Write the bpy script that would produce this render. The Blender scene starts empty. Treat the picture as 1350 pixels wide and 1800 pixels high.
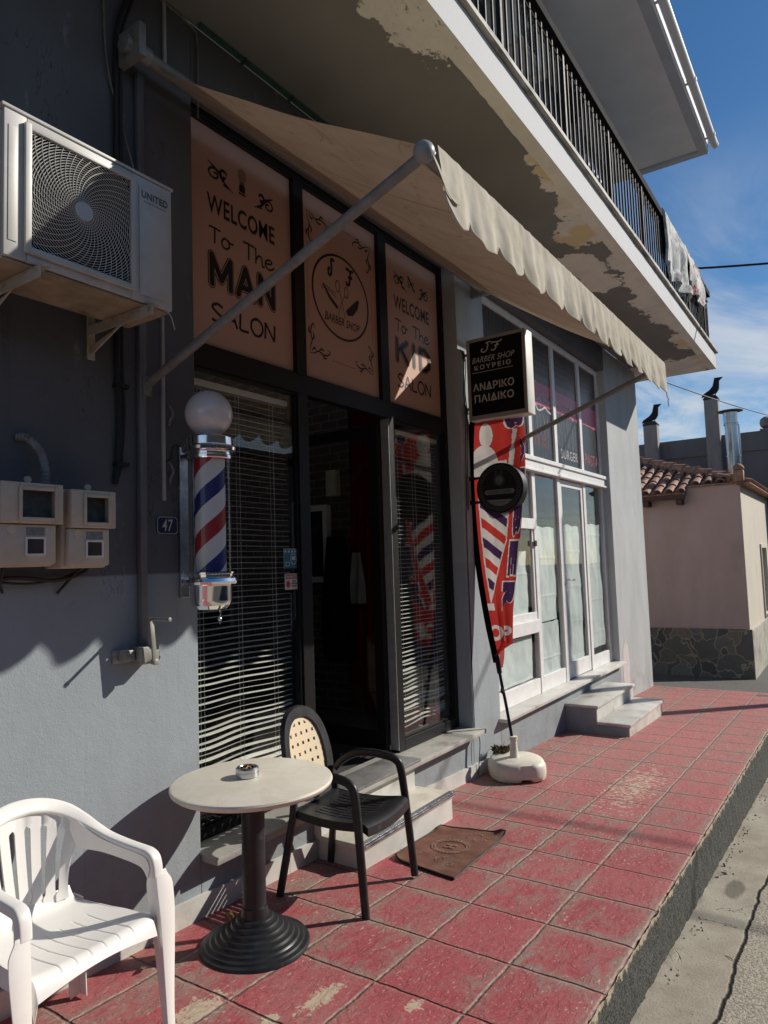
import bpy, bmesh, math, random
from mathutils import Vector, Matrix, noise
from mathutils.bvhtree import BVHTree

random.seed(7)
scene = bpy.context.scene
COL = scene.collection
PI = math.pi
R = math.radians

# ------------------------------------------------------------------ camera
cam_d = bpy.data.cameras.new("camera")
cam = bpy.data.objects.new("camera", cam_d)
COL.objects.link(cam)
cam_d.sensor_fit = 'VERTICAL'
cam_d.sensor_height = 36.0
cam_d.sensor_width = 27.0
cam_d.lens = 24.611
cam_d.clip_start = 0.05
cam_d.clip_end = 1000
_r = Vector((0.559746, -0.828002, -0.033129))
_d = Vector((0.043322, 0.069164, -0.996664))
_f = Vector((0.827531, 0.556443, 0.074585))
mw = Matrix.Identity(4)
for i in range(3):
    mw[i][0] = _r[i]
    mw[i][1] = -_d[i]
    mw[i][2] = -_f[i]
mw[2][3] = 1.66
cam.matrix_world = mw
scene.camera = cam

# ------------------------------------------------------------------ light
SUN = Vector((1.24, -1.0, 0.95)).normalized()          # towards the sun
sun_el = math.asin(SUN.z)
sun_rot = math.atan2(SUN.x, SUN.y)
sun_d = bpy.data.lights.new("sun", 'SUN')
sun_d.energy = 5.0
sun_d.angle = R(0.53)
sun_d.color = (1.0, 0.93, 0.83)
sun = bpy.data.objects.new("sun", sun_d)
sun.rotation_euler = SUN.to_track_quat('Z', 'Y').to_euler()
sun.location = SUN * 40
COL.objects.link(sun)

world = bpy.data.worlds.new("World")
scene.world = world
world.use_nodes = True
scene.view_settings.view_transform = 'Standard'
scene.view_settings.look = 'None'
scene.view_settings.exposure = 0.0
scene.view_settings.gamma = 1.0


# ------------------------------------------------------------------ node helper
class NT:
    def __init__(self, tree):
        self.t = tree
        self.nodes = tree.nodes
        self.nodes.clear()

    def put(self, sock, v):
        if isinstance(v, bpy.types.NodeSocket):
            self.t.links.new(v, sock)
        else:
            if isinstance(v, (tuple, list)) and len(v) == 3 and sock.type == 'RGBA':
                v = (v[0], v[1], v[2], 1)
            sock.default_value = v

    def n(self, kind, props=None, **ins):
        nd = self.nodes.new(kind)
        for k, v in (props or {}).items():
            setattr(nd, k, v)
        for k, v in ins.items():
            key = k.replace('_', ' ')
            self.put(nd.inputs[key], v)
        return nd

    def m(self, op, a, b=0.0, c=None, clamp=False):
        nd = self.nodes.new('ShaderNodeMath')
        nd.operation = op
        nd.use_clamp = clamp
        self.put(nd.inputs[0], a)
        self.put(nd.inputs[1], b)
        if c is not None:
            self.put(nd.inputs[2], c)
        return nd.outputs[0]

    def mix(self, fac, a, b):
        nd = self.nodes.new('ShaderNodeMix')
        nd.data_type = 'RGBA'
        self.put(nd.inputs[0], fac)
        self.put(nd.inputs[6], a)
        self.put(nd.inputs[7], b)
        return nd.outputs[2]

    def ss(self, v, lo, hi):
        nd = self.nodes.new('ShaderNodeMapRange')
        nd.interpolation_type = 'SMOOTHSTEP'
        self.put(nd.inputs[0], v)
        self.put(nd.inputs[1], lo)
        self.put(nd.inputs[2], hi)
        nd.inputs[3].default_value = 0
        nd.inputs[4].default_value = 1
        return nd.outputs[0]

    def coord(self, kind='Object'):
        return self.n('ShaderNodeTexCoord').outputs[kind]

    def scaled(self, vec, s, off=(0, 0, 0), rot=(0, 0, 0)):
        nd = self.n('ShaderNodeMapping')
        self.put(nd.inputs['Vector'], vec)
        nd.inputs['Scale'].default_value = s if isinstance(s, tuple) else (s, s, s)
        nd.inputs['Location'].default_value = off
        nd.inputs['Rotation'].default_value = rot
        return nd.outputs[0]

    def noise(self, vec, scale=5, detail=5, rough=0.55, dist=0.0):
        nd = self.n('ShaderNodeTexNoise')
        self.put(nd.inputs['Vector'], vec)
        nd.inputs['Scale'].default_value = scale
        nd.inputs['Detail'].default_value = detail
        nd.inputs['Roughness'].default_value = rough
        nd.inputs['Distortion'].default_value = dist
        return nd.outputs[0]

    def xyz(self, vec):
        nd = self.n('ShaderNodeSeparateXYZ')
        self.put(nd.inputs[0], vec)
        return nd.outputs[0], nd.outputs[1], nd.outputs[2]

    def bump(self, h, strength=0.3, dist=0.01):
        nd = self.n('ShaderNodeBump')
        self.put(nd.inputs['Height'], h)
        nd.inputs['Strength'].default_value = strength
        nd.inputs['Distance'].default_value = dist
        return nd.outputs[0]

    def out(self, shader):
        o = self.n('ShaderNodeOutputMaterial')
        self.t.links.new(shader, o.inputs['Surface'])

    def pbsdf(self, col, rough=0.6, metal=0.0, normal=None, spec=0.5, **kw):
        nd = self.n('ShaderNodeBsdfPrincipled')
        self.put(nd.inputs['Base Color'], col)
        self.put(nd.inputs['Roughness'], rough)
        self.put(nd.inputs['Metallic'], metal)
        self.put(nd.inputs['Specular IOR Level'], spec)
        if normal is not None:
            self.put(nd.inputs['Normal'], normal)
        for k, v in kw.items():
            self.put(nd.inputs[k.replace('_', ' ')], v)
        return nd.outputs[0]


def newmat(name):
    m = bpy.data.materials.new(name)
    m.use_nodes = True
    return m, NT(m.node_tree)


def mul(c, k):
    return (c[0] * k, c[1] * k, c[2] * k)


def pmat(name, col, var=0.12, rough=0.6, metal=0.0, scale=5, bump=0.0, bscale=90,
         spec=0.5, dirt=None, dirt_amt=(0.55, 0.75), dirt_scale=4, stretch=(1, 1, 1), coat=0.0):
    m, t = newmat(name)
    co = t.coord()
    n1 = t.noise(t.scaled(co, stretch), scale, 6, 0.6)
    k = t.ss(n1, 0.3, 0.7)
    c = t.mix(k, mul(col, 1 - var), mul(col, 1 + var))
    if dirt:
        n2 = t.noise(t.scaled(co, stretch, (3.1, 7.7, 1.3)), dirt_scale, 8, 0.65)
        c = t.mix(t.ss(n2, dirt_amt[0], dirt_amt[1]), c, dirt)
    rr = t.m('ADD', t.m('MULTIPLY', n1, 0.2), rough - 0.1)
    nrm = None
    if bump:
        nrm = t.bump(t.noise(co, bscale, 4, 0.6), bump, 0.005)
    kw = {}
    if coat:
        kw['Coat_Weight'] = coat
    t.out(t.pbsdf(c, rr, metal, nrm, spec, **kw))
    return m


def glassmat(name, tint=(0.9, 0.95, 0.93), rough=0.0, ior=1.52, boost=0.0):
    m, t = newmat(name)
    g = t.n('ShaderNodeNewGeometry')
    dt = t.n('ShaderNodeVectorMath', {'operation': 'DOT_PRODUCT'})
    t.t.links.new(g.outputs['Normal'], dt.inputs[0])
    t.t.links.new(g.outputs['Incoming'], dt.inputs[1])
    f0 = ((ior - 1) / (ior + 1)) ** 2
    sch = t.m('POWER', t.m('SUBTRACT', 1.0, t.m('ABSOLUTE', dt.outputs['Value']), clamp=True), 5.0)
    fres = t.m('ADD', t.m('MULTIPLY', sch, 1 - f0), f0)
    tr = t.n('ShaderNodeBsdfTransparent')
    tr.inputs[0].default_value = (*tint, 1)
    gl = t.n('ShaderNodeBsdfGlossy')
    gl.inputs['Roughness'].default_value = rough
    mx = t.n('ShaderNodeMixShader')
    t.put(mx.inputs[0], t.m('ADD', fres, boost, clamp=True))
    t.t.links.new(tr.outputs[0], mx.inputs[1])
    t.t.links.new(gl.outputs[0], mx.inputs[2])
    t.out(mx.outputs[0])
    return m


def clothmat(name, col, col2=None, trans=0.4, scale=6, rough=0.8, bump=0.15, bscale=200, tcol=None):
    m, t = newmat(name)
    co = t.coord()
    n1 = t.noise(co, scale, 6, 0.65)
    c = t.mix(t.ss(n1, 0.3, 0.72), col, col2 or mul(col, 0.8))
    nrm = t.bump(t.noise(co, bscale, 3), bump, 0.003)
    df = t.n('ShaderNodeBsdfDiffuse')
    t.put(df.inputs[0], c)
    t.put(df.inputs['Normal'], nrm)
    tl = t.n('ShaderNodeBsdfTranslucent')
    t.put(tl.inputs[0], tcol if tcol else c)
    mx = t.n('ShaderNodeMixShader')
    mx.inputs[0].default_value = trans
    t.t.links.new(df.outputs[0], mx.inputs[1])
    t.t.links.new(tl.outputs[0], mx.inputs[2])
    t.out(mx.outputs[0])
    return m


# ------------------------------------------------------------------ sky
wt = NT(world.node_tree)
sky = wt.n('ShaderNodeTexSky')
sky.sky_type = 'NISHITA'
sky.sun_disc = False
sky.sun_elevation = sun_el
sky.sun_rotation = sun_rot
sky.altitude = 200
sky.air_density = 1.0
sky.dust_density = 0.25
sky.ozone_density = 3.0
dirv = wt.coord('Generated')
dx, dy, dz = wt.xyz(dirv)
zz = wt.m('MAXIMUM', dz, 0.03)
cmb = wt.n('ShaderNodeCombineXYZ')
wt.put(cmb.inputs[0], wt.m('DIVIDE', dx, zz))
wt.put(cmb.inputs[1], wt.m('DIVIDE', dy, zz))
cv = wt.scaled(cmb.outputs[0], (0.55, 1.5, 1.0), (1.7, 0.4, 0), (0, 0, R(35)))
cn = wt.noise(cv, 1.1, 9, 0.62, 0.6)
cn2 = wt.noise(cmb.outputs[0], 0.35, 3, 0.5)
low = wt.m('SUBTRACT', 1.0, wt.ss(dz, 0.27, 0.52))
cf = wt.m('MULTIPLY', wt.ss(wt.m('ADD', cn, wt.m('MULTIPLY', cn2, 0.35)), 0.50, 0.86), low)
cf = wt.m('MULTIPLY', cf, 0.8)
hs = wt.n('ShaderNodeHueSaturation')
hs.inputs['Saturation'].default_value = 1.25
hs.inputs['Value'].default_value = 1.3
wt.put(hs.inputs['Color'], sky.outputs[0])
skyc = wt.mix(cf, hs.outputs[0], (9.0, 9.6, 10.4, 1))
bg = wt.n('ShaderNodeBackground')
wt.put(bg.inputs[0], skyc)
bg.inputs[1].default_value = 0.07
wo = wt.n('ShaderNodeOutputWorld')
wt.t.links.new(bg.outputs[0], wo.inputs[0])


# ------------------------------------------------------------------ mesh builder
def catmull(pts, n=6, closed=False):
    P = [Vector(p) for p in pts]
    out = []
    L = len(P)
    rng = L if closed else L - 1
    for i in range(rng):
        p1, p2 = P[i], P[(i + 1) % L]
        p0 = P[i - 1] if (i > 0 or closed) else p1 * 2 - p2
        p3 = P[(i + 2) % L] if (i + 2 < L or closed) else p2 * 2 - p1
        for k in range(n):
            t = k / n
            out.append(0.5 * ((2 * p1) + (p2 - p0) * t + (2 * p0 - 5 * p1 + 4 * p2 - p3) * t * t
                              + (3 * p1 - p0 - 3 * p2 + p3) * t ** 3))
    if not closed:
        out.append(P[-1].copy())
    return out


def rrect(w, h, r=0.35, k=3):
    """rounded rectangle profile, r as a share of the smaller side"""
    rad = min(w, h) * r
    pts = []
    for cx, cy, a0 in ((w / 2 - rad, h / 2 - rad, 0), (-w / 2 + rad, h / 2 - rad, 90),
                       (-w / 2 + rad, -h / 2 + rad, 180), (w / 2 - rad, -h / 2 + rad, 270)):
        for i in range(k + 1):
            a = R(a0 + 90 * i / k)
            pts.append((cx + rad * math.cos(a), cy + rad * math.sin(a)))
    return pts


class MB:
    def __init__(self):
        self.v = []
        self.f = []
        self.mi = []
        self.cur = 0

    def add(self, vs, fs):
        o = len(self.v)
        self.v += [Vector(p) for p in vs]
        for f in fs:
            self.f.append(tuple(i + o for i in f))
            self.mi.append(self.cur)
        return self

    def box(self, x0, x1, y0, y1, z0, z1):
        vs = [(x, y, z) for x in (x0, x1) for y in (y0, y1) for z in (z0, z1)]
        return self.add(vs, [(0, 1, 3, 2), (4, 6, 7, 5), (0, 4, 5, 1), (2, 3, 7, 6), (0, 2, 6, 4), (1, 5, 7, 3)])

    def obox(self, c, ax, ay, az, hx, hy, hz):
        c = Vector(c)
        ax, ay, az = Vector(ax).normalized(), Vector(ay).normalized(), Vector(az).normalized()
        vs = [c + ax * (sx * hx) + ay * (sy * hy) + az * (sz * hz) for sx in (-1, 1) for sy in (-1, 1) for sz in (-1, 1)]
        return self.add(vs, [(0, 1, 3, 2), (4, 6, 7, 5), (0, 4, 5, 1), (2, 3, 7, 6), (0, 2, 6, 4), (1, 5, 7, 3)])

    def rings(self, rs, closed=False, caps=True):
        n = len(rs[0])
        vs = [p for r in rs for p in r]
        fs = []
        m = len(rs)
        for i in range(m if closed else m - 1):
            a, b = i * n, ((i + 1) % m) * n
            for k in range(n):
                k2 = (k + 1) % n
                fs.append((a + k, a + k2, b + k2, b + k))
        if caps and not closed:
            fs.append(tuple(range(n))[::-1])
            fs.append(tuple(range((m - 1) * n, m * n)))
        return self.add(vs, fs)

    def tube(self, path, r, seg=8, closed=False, caps=True):
        P = [Vector(p) for p in path]
        n = len(P)
        rs = []
        up = None
        for i in range(n):
            if closed:
                T = (P[(i + 1) % n] - P[i - 1]).normalized()
            else:
                T = (P[min(i + 1, n - 1)] - P[max(i - 1, 0)]).normalized()
            if up is None:
                up = Vector((0, 0, 1)) if abs(T.z) < 0.9 else Vector((1, 0, 0))
            a = T.cross(up).normalized()
            b = a.cross(T).normalized()
            up = b
            rad = r[i] if isinstance(r, (list, tuple)) else r
            rs.append([P[i] + a * (rad * math.cos(2 * PI * k / seg)) + b * (rad * math.sin(2 * PI * k / seg)) for k in range(seg)])
        return self.rings(rs, closed, caps)

    def cyl(self, p0, p1, r, seg=16, r1=None):
        return self.tube([p0, p1], [r, r if r1 is None else r1], seg)

    def sweep(self, path, up, prof):
        """path: points; up: vector or list; prof: list of (a,b) or function(i/n) -> list"""
        P = [Vector(p) for p in path]
        n = len(P)
        rs = []
        for i in range(n):
            T = (P[min(i + 1, n - 1)] - P[max(i - 1, 0)]).normalized()
            u = Vector(up[i]) if isinstance(up, list) else Vector(up)
            a = T.cross(u).normalized()
            b = a.cross(T).normalized()
            pr = prof(i / (n - 1)) if callable(prof) else prof
            rs.append([P[i] + a * x + b * y for x, y in pr])
        return self.rings(rs)

    def lathe(self, prof, c, seg=32, axis='z'):
        c = Vector(c)
        rs = []
        for r, h in prof:
            r = max(r, 1e-4)
            ring = []
            for k in range(seg):
                a = 2 * PI * k / seg
                if axis == 'z':
                    ring.append(c + Vector((r * math.cos(a), r * math.sin(a), h)))
                elif axis == 'x':
                    ring.append(c + Vector((h, r * math.cos(a), r * math.sin(a))))
                else:
                    ring.append(c + Vector((r * math.sin(a), h, r * math.cos(a))))
            rs.append(ring)
        return self.rings(rs)

    def sphere(self, c, r, seg=32, rings=16):
        prof = [(r * math.sin(PI * i / rings), -r * math.cos(PI * i / rings)) for i in range(rings + 1)]
        return self.lathe(prof, c, seg)

    def prism(self, poly, mp, d0, d1):
        n = len(poly)
        vs = [mp(u, v, d0) for u, v in poly] + [mp(u, v, d1) for u, v in poly]
        fs = [tuple(range(n)), tuple(range(n, 2 * n))[::-1]]
        fs += [(k, (k + 1) % n, n + (k + 1) % n, n + k) for k in range(n)]
        return self.add(vs, fs)

    def grid(self, fn, nu, nv, keep=None):
        vs = [fn(i / nu, j / nv) for i in range(nu + 1) for j in range(nv + 1)]
        fs = []
        for i in range(nu):
            for j in range(nv):
                if keep and not keep(i, j):
                    continue
                a = i * (nv + 1) + j
                fs.append((a, a + nv + 1, a + nv + 2, a + 1))
        return self.add(vs, fs)

    def flat(self, faces2d, mp, d=0.0):
        """faces2d: (verts2d, faces)"""
        vs, fs = faces2d
        return self.add([mp(u, v, d) for u, v in vs], fs)

    def build(self, name, mat, parent=None, loc=None, bevel=0.0, smooth=35, solid=0.0, seg=2, clean=False):
        me = bpy.data.meshes.new(name)
        o = bpy.data.objects.new(name, me)
        base = Vector((0, 0, 0))
        if parent is not None:
            base = parent.get('_base')
            base = Vector(base) if base is not None else Vector((0, 0, 0))
        elif loc is not None:
            base = Vector(loc)
            o.location = base
        me.from_pydata([p - base for p in self.v], [], self.f)
        mats = mat if isinstance(mat, list) else [mat]
        for mt in mats:
            me.materials.append(mt)
        if len(mats) > 1:
            me.polygons.foreach_set('material_index', self.mi)
        bm = bmesh.new()
        bm.from_mesh(me)
        if clean:
            bmesh.ops.remove_doubles(bm, verts=bm.verts, dist=1e-5)
        bmesh.ops.recalc_face_normals(bm, faces=bm.faces)
        if solid:
            bmesh.ops.solidify(bm, geom=bm.faces[:], thickness=solid)
        if bevel:
            es = [e for e in bm.edges if len(e.link_faces) == 2 and e.calc_face_angle(0) > R(30)]
            bmesh.ops.bevel(bm, geom=es, offset=bevel, segments=seg, profile=0.5, affect='EDGES', clamp_overlap=True)
        bm.to_mesh(me)
        bm.free()
        if smooth:
            me.shade_smooth()
            me.set_sharp_from_angle(angle=R(smooth))
        COL.objects.link(o)
        if parent is not None:
            o.parent = parent
        o['_base'] = tuple(base)
        return o


def thing(name, label, cat, loc=(0, 0, 0), group=None):
    o = bpy.data.objects.new(name, None)
    o.empty_display_size = 0.1
    o.location = loc
    COL.objects.link(o)
    o['_base'] = tuple(loc)
    o['label'] = label
    o['category'] = cat
    if group:
        o['group'] = group
    return o


def tag(o, label, cat, group=None):
    o['label'] = label
    o['category'] = cat
    if group:
        o['group'] = group
    return o


def struct(o, kind='structure'):
    o['kind'] = kind
    return o


# ---------------- 2D shapes
def text2d(s, bold=0.0, shear=0.0, spacing=1.0, rect=None, keep_aspect=False):
    cu = bpy.data.curves.new('lettering', 'FONT')
    cu.body = s
    cu.offset = bold
    cu.shear = shear
    cu.space_character = spacing
    cu.resolution_u = 4
    cu.fill_mode = 'FRONT'
    ob = bpy.data.objects.new('lettering', cu)
    COL.objects.link(ob)
    dg = bpy.context.evaluated_depsgraph_get()
    ev = ob.evaluated_get(dg)
    me = ev.to_mesh()
    vs = [(v.co.x, v.co.y) for v in me.vertices]
    fs = [tuple(p.vertices) for p in me.polygons]
    ev.to_mesh_clear()
    bpy.data.objects.remove(ob)
    bpy.data.curves.remove(cu)
    if rect and vs:
        x0, x1 = min(v[0] for v in vs), max(v[0] for v in vs)
        y0, y1 = min(v[1] for v in vs), max(v[1] for v in vs)
        u0, u1, w0, w1 = rect
        sx, sy = (u1 - u0) / (x1 - x0), (w1 - w0) / (y1 - y0)
        if keep_aspect:
            sx = sy = min(sx, sy)
            cx, cy = (u0 + u1) / 2, (w0 + w1) / 2
            vs = [(cx + (x - (x0 + x1) / 2) * sx, cy + (y - (y0 + y1) / 2) * sy) for x, y in vs]
        else:
            vs = [(u0 + (x - x0) * sx, w0 + (y - y0) * sy) for x, y in vs]
    return vs, fs


def ribbon(pts, w, n=6, taper=False):
    """smooth stroke of width w through 2D pts; w may be (w0, w1)"""
    P = catmull([(p[0], p[1], 0) for p in pts], n)
    vs, fs = [], []
    m = len(P)
    for i in range(m):
        T = (P[min(i + 1, m - 1)] - P[max(i - 1, 0)])
        if T.length < 1e-9:
            T = Vector((1, 0, 0))
        T.normalize()
        nx, ny = -T.y, T.x
        t = i / (m - 1)
        ww = w if not isinstance(w, tuple) else w[0] + (w[1] - w[0]) * t
        if taper:
            ww *= 0.25 + 0.75 * math.sin(PI * min(max(t, 0.03), 0.97))
        vs += [(P[i].x + nx * ww / 2, P[i].y + ny * ww / 2), (P[i].x - nx * ww / 2, P[i].y - ny * ww / 2)]
    for i in range(m - 1):
        fs.append((2 * i, 2 * i + 1, 2 * i + 3, 2 * i + 2))
    return vs, fs


def strokes(mb, lst, rect, w, mp, d, n=6, taper=False):
    """lst of polylines in unit space, mapped on rect, each stroke 0.3 mm above the last"""
    u0, u1, v0, v1 = rect
    for k, s in enumerate(lst):
        pts = [(u0 + x * (u1 - u0), v0 + y * (v1 - v0)) for x, y in s]
        mb.flat(ribbon(pts, w, n, taper), mp, d + 0.0003 * (k % 5))


def disc2d(cx, cy, r, seg=24, ry=None):
    return ([(cx + r * math.cos(2 * PI * k / seg), cy + (ry or r) * math.sin(2 * PI * k / seg)) for k in range(seg)], [tuple(range(seg))])


def ring2d(cx, cy, r0, r1, seg=48, ry=1.0):
    vs = []
    for k in range(seg):
        a = 2 * PI * k / seg
        vs += [(cx + r0 * math.cos(a), cy + ry * r0 * math.sin(a)), (cx + r1 * math.cos(a), cy + ry * r1 * math.sin(a))]
    fs = [(2 * k, 2 * k + 1, (2 * k + 3) % (2 * seg), (2 * k + 2) % (2 * seg)) for k in range(seg)]
    return vs, fs


def rect2d(u0, u1, v0, v1):
    return [(u0, v0), (u1, v0), (u1, v1), (u0, v1)], [(0, 1, 2, 3)]


def facing_street(y):
    return lambda u, v, d: (u, y - d, v)


def facing_camera(x):
    """sign that faces -x: u is -y"""
    return lambda u, v, d: (x - d, -u, v)


HAND = {
    'T': [[(0, .97), (.35, 1.0), (.75, .95)], [(.38, .98), (.37, .5), (.36, 0)]],
    'o': [[(.45, .55), (.2, .62), (.02, .38), (.08, .06), (.32, 0), (.52, .22), (.46, .5), (.4, .58), (.62, .46), (.8, .5)]],
    'h': [[(0, 1), (.02, .5), (0, 0)], [(.02, .25), (.2, .55), (.38, .52), (.42, .25), (.44, 0), (.6, .02)]],
    'e': [[(.02, .3), (.3, .36), (.46, .48), (.34, .62), (.1, .5), (.02, .22), (.2, 0), (.42, .04), (.62, .24)]],
    'S': [[(.62, .9), (.3, 1.02), (.05, .78), (.3, .52), (.6, .3), (.4, .02), (.02, .08)]],
    'A': [[(0, 0), (.2, .55), (.34, 1)], [(.34, 1), (.52, .5), (.68, 0)], [(.14, .36), (.36, .38), (.56, .36)]],
    'L': [[(.08, 1), (.06, .5), (.04, .03)], [(.04, .03), (.3, 0), (.56, .04)]],
    'O': [[(.4, 1), (.12, .86), (.02, .45), (.2, .05), (.5, .02), (.72, .35), (.68, .78), (.4, 1), (.3, .98)]],
    'N': [[(.04, 0), (.06, .5), (.06, 1)], [(.06, 1), (.34, .5), (.62, 0)], [(.62, 0), (.64, .5), (.66, 1)]],
}


def handtext(mb, word, rect, w, mp, d, widths=None):
    u0, u1, v0, v1 = rect
    adv = {'T': .82, 'o': .8, 'h': .62, 'e': .66, 'S': .74, 'A': .8, 'L': .68, 'O': .84, 'N': .7, ' ': .5}
    tot = sum(adv[c] for c in word)
    x = u0
    k = (u1 - u0) / tot
    for c in word:
        if c != ' ':
            strokes(mb, HAND[c], (x, x + k, v0, v1), w, mp, d)
        x += adv[c] * k

# ================================================================== measures
W = 2.745            # facade plane y
KERB = 0.922
SL, X0 = 0.038, 2.3


def gz(x):
    return -SL * (x - X0)


# ================================================================== materials
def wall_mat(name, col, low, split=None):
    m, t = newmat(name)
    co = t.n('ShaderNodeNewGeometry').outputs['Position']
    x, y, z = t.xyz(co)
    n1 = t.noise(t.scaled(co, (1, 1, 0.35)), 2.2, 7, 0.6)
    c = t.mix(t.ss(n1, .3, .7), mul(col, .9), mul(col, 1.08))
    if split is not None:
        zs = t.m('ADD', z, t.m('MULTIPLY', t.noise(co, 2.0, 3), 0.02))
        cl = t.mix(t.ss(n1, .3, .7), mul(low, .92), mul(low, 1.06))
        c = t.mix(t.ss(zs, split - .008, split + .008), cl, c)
    # grime specks and faint runs
    st = t.noise(t.scaled(co, (14, 14, .9)), 1.0, 6, .7)
    c = t.mix(t.m('MULTIPLY', t.ss(st, .56, .78), .35), c, mul(col, .45))
    sp = t.noise(co, 55, 2, .5)
    c = t.mix(t.m('MULTIPLY', t.ss(sp, .70, .76), .5), c, mul(col, 1.6))
    # scuffs, splash dirt near the ground, a hairline crack here and there
    sc = t.noise(t.scaled(co, (5, 5, 1.6), (3, 1, 7)), 1.3, 9, .72)
    c = t.mix(t.m('MULTIPLY', t.ss(sc, .60, .72), .35), c, mul(low, 1.45))
    hgt = t.m('ADD', z, t.m('MULTIPLY', x, SL))
    spl = t.m('MULTIPLY', t.m('SUBTRACT', 1.0, t.ss(hgt, .05, .75)), t.ss(t.noise(co, 5, 7, .7), .40, .68))
    c = t.mix(t.m('MULTIPLY', spl, .5), c, (.17, .155, .135, 1))
    ck = t.m('ABSOLUTE', t.m('SUBTRACT', t.noise(t.scaled(co, (1.6, 1, .5), (9, 3, 2)), 1.1, 6, .6, .3), .5))
    ck = t.m('MULTIPLY', t.m('SUBTRACT', 1.0, t.ss(ck, .0, .0028)), t.ss(t.noise(co, .9, 3), .5, .62))
    c = t.mix(t.m('MULTIPLY', ck, .7), c, mul(col, .35))
    h = t.m('ADD', t.noise(co, 170, 3, .6), t.m('MULTIPLY', t.noise(co, 22, 4, .6), 1.3))
    h = t.m('ADD', h, t.m('MULTIPLY', t.ss(sc, .60, .72), .5))
    t.out(t.pbsdf(c, .82, 0, t.bump(h, .35, .006), .3))
    return m


M = {}
M['wall'] = wall_mat('wall_paint_shaded_top', (.118, .122, .132), (.275, .310, .335), 1.66)  # two-tone paint; upper tone also darkened to paint in the balcony's shade
M['pier'] = wall_mat('pillar_paint', (.36, .385, .40), (.30, .335, .36), 1.66)
M['wall_pale'] = wall_mat('wall_paint_pale', (.43, .45, .455), (.43, .45, .455))
M['wall_dark'] = wall_mat('wall_paint_soffit_dark', (.10, .115, .15), (.1, .1, .1))
M['upper'] = wall_mat('upper_wall_paint', (.16, .19, .25), (.2, .2, .2))
M['black_metal'] = pmat('black_aluminium', (.007, .007, .0075), .2, .45, 0, 30, spec=.28)
M['rail_metal'] = pmat('black_railing_paint', (.014, .014, .015), .2, .6, 0, 40, spec=.25)
M['white_alu'] = pmat('white_aluminium', (.74, .74, .73), .05, .4, 0, 8, dirt=(.45, .42, .36), dirt_amt=(.6, .85), dirt_scale=7)
M['marble'] = pmat('grey_marble', (.56, .55, .51), .12, .5, 0, 3, stretch=(1, 1, 1), dirt=(.28, .26, .21), dirt_amt=(.5, .78), dirt_scale=3.5, bump=.1)
M['marble_dark'] = pmat('dark_grey_marble', (.20, .20, .195), .16, .45, 0, 5, dirt=(.1, .1, .09), dirt_amt=(.5, .8))
M['marble_edge'] = pmat('weathered_marble_edge', (.42, .40, .35), .2, .7, 0, 6, dirt=(.12, .11, .10), dirt_amt=(.45, .7), dirt_scale=6, stretch=(.6, 2, 2), bump=.2)
M['fascia'] = pmat('white_fascia_paint', (.52, .53, .54), .06, .8, 0, 3, bump=.25, bscale=120, dirt=(.45, .45, .44), dirt_amt=(.6, .85), dirt_scale=5, stretch=(1, 1, .4))
M['chrome'] = pmat('chrome', (.86, .86, .87), .02, .07, 1.0, 10)
M['steel'] = pmat('galvanised_steel', (.55, .58, .62), .15, .25, 1.0, 12)
M['grey_steel'] = pmat('painted_grey_steel', (.20, .20, .20), .15, .5, .2, 20, dirt=(.09, .07, .05), dirt_amt=(.58, .75), dirt_scale=18)
M['cream_plastic'] = pmat('aged_cream_plastic', (.56, .49, .385), .08, .5, 0, 9, dirt=(.3, .26, .2), dirt_amt=(.55, .8), dirt_scale=8)
M['ac_white'] = pmat('ac_white_paint', (.54, .535, .50), .06, .45, 0, 6, dirt=(.36, .33, .27), dirt_amt=(.55, .85), dirt_scale=7)
M['dark_void'] = pmat('dark_inside', (.012, .012, .012), .1, .9, 0, 5, spec=.1)
M['cable_black'] = pmat('black_cable', (.012, .012, .013), .2, .6, 0, 20)
M['cable_grey'] = pmat('grey_cable', (.16, .155, .14), .2, .6, 0, 20)
M['cable_green'] = pmat('green_cable', (.02, .07, .055), .2, .6, 0, 20)
M['conduit'] = pmat('white_conduit', (.42, .41, .40), .1, .5, 0, 14)
M['ink'] = pmat('black_vinyl', (.009, .008, .008), .1, .45, 0, 10, spec=.4)
M['white_ink'] = pmat('pale_lettering', (.55, .55, .53), .06, .5, 0, 30)
M['glass'] = glassmat('window_glass', (.955, .97, .96))
M['glass_clear'] = glassmat('clear_cover', (.95, .97, .97), 0.0, 1.45)
M['white_plastic'] = pmat('white_chair_plastic', (.78, .765, .73), .03, .38, 0, 5, dirt=(.62, .58, .5), dirt_amt=(.56, .85), dirt_scale=6, bump=.04, bscale=120)
M['black_plastic'] = pmat('black_chair_plastic', (.016, .017, .019), .25, .42, 0, 9, dirt=(.07, .065, .06), dirt_amt=(.55, .8), dirt_scale=14, bump=.06)
M['red_rail'] = pmat('red_cloth', (.28, .015, .015), .3, .8, 0, 8)


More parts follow.
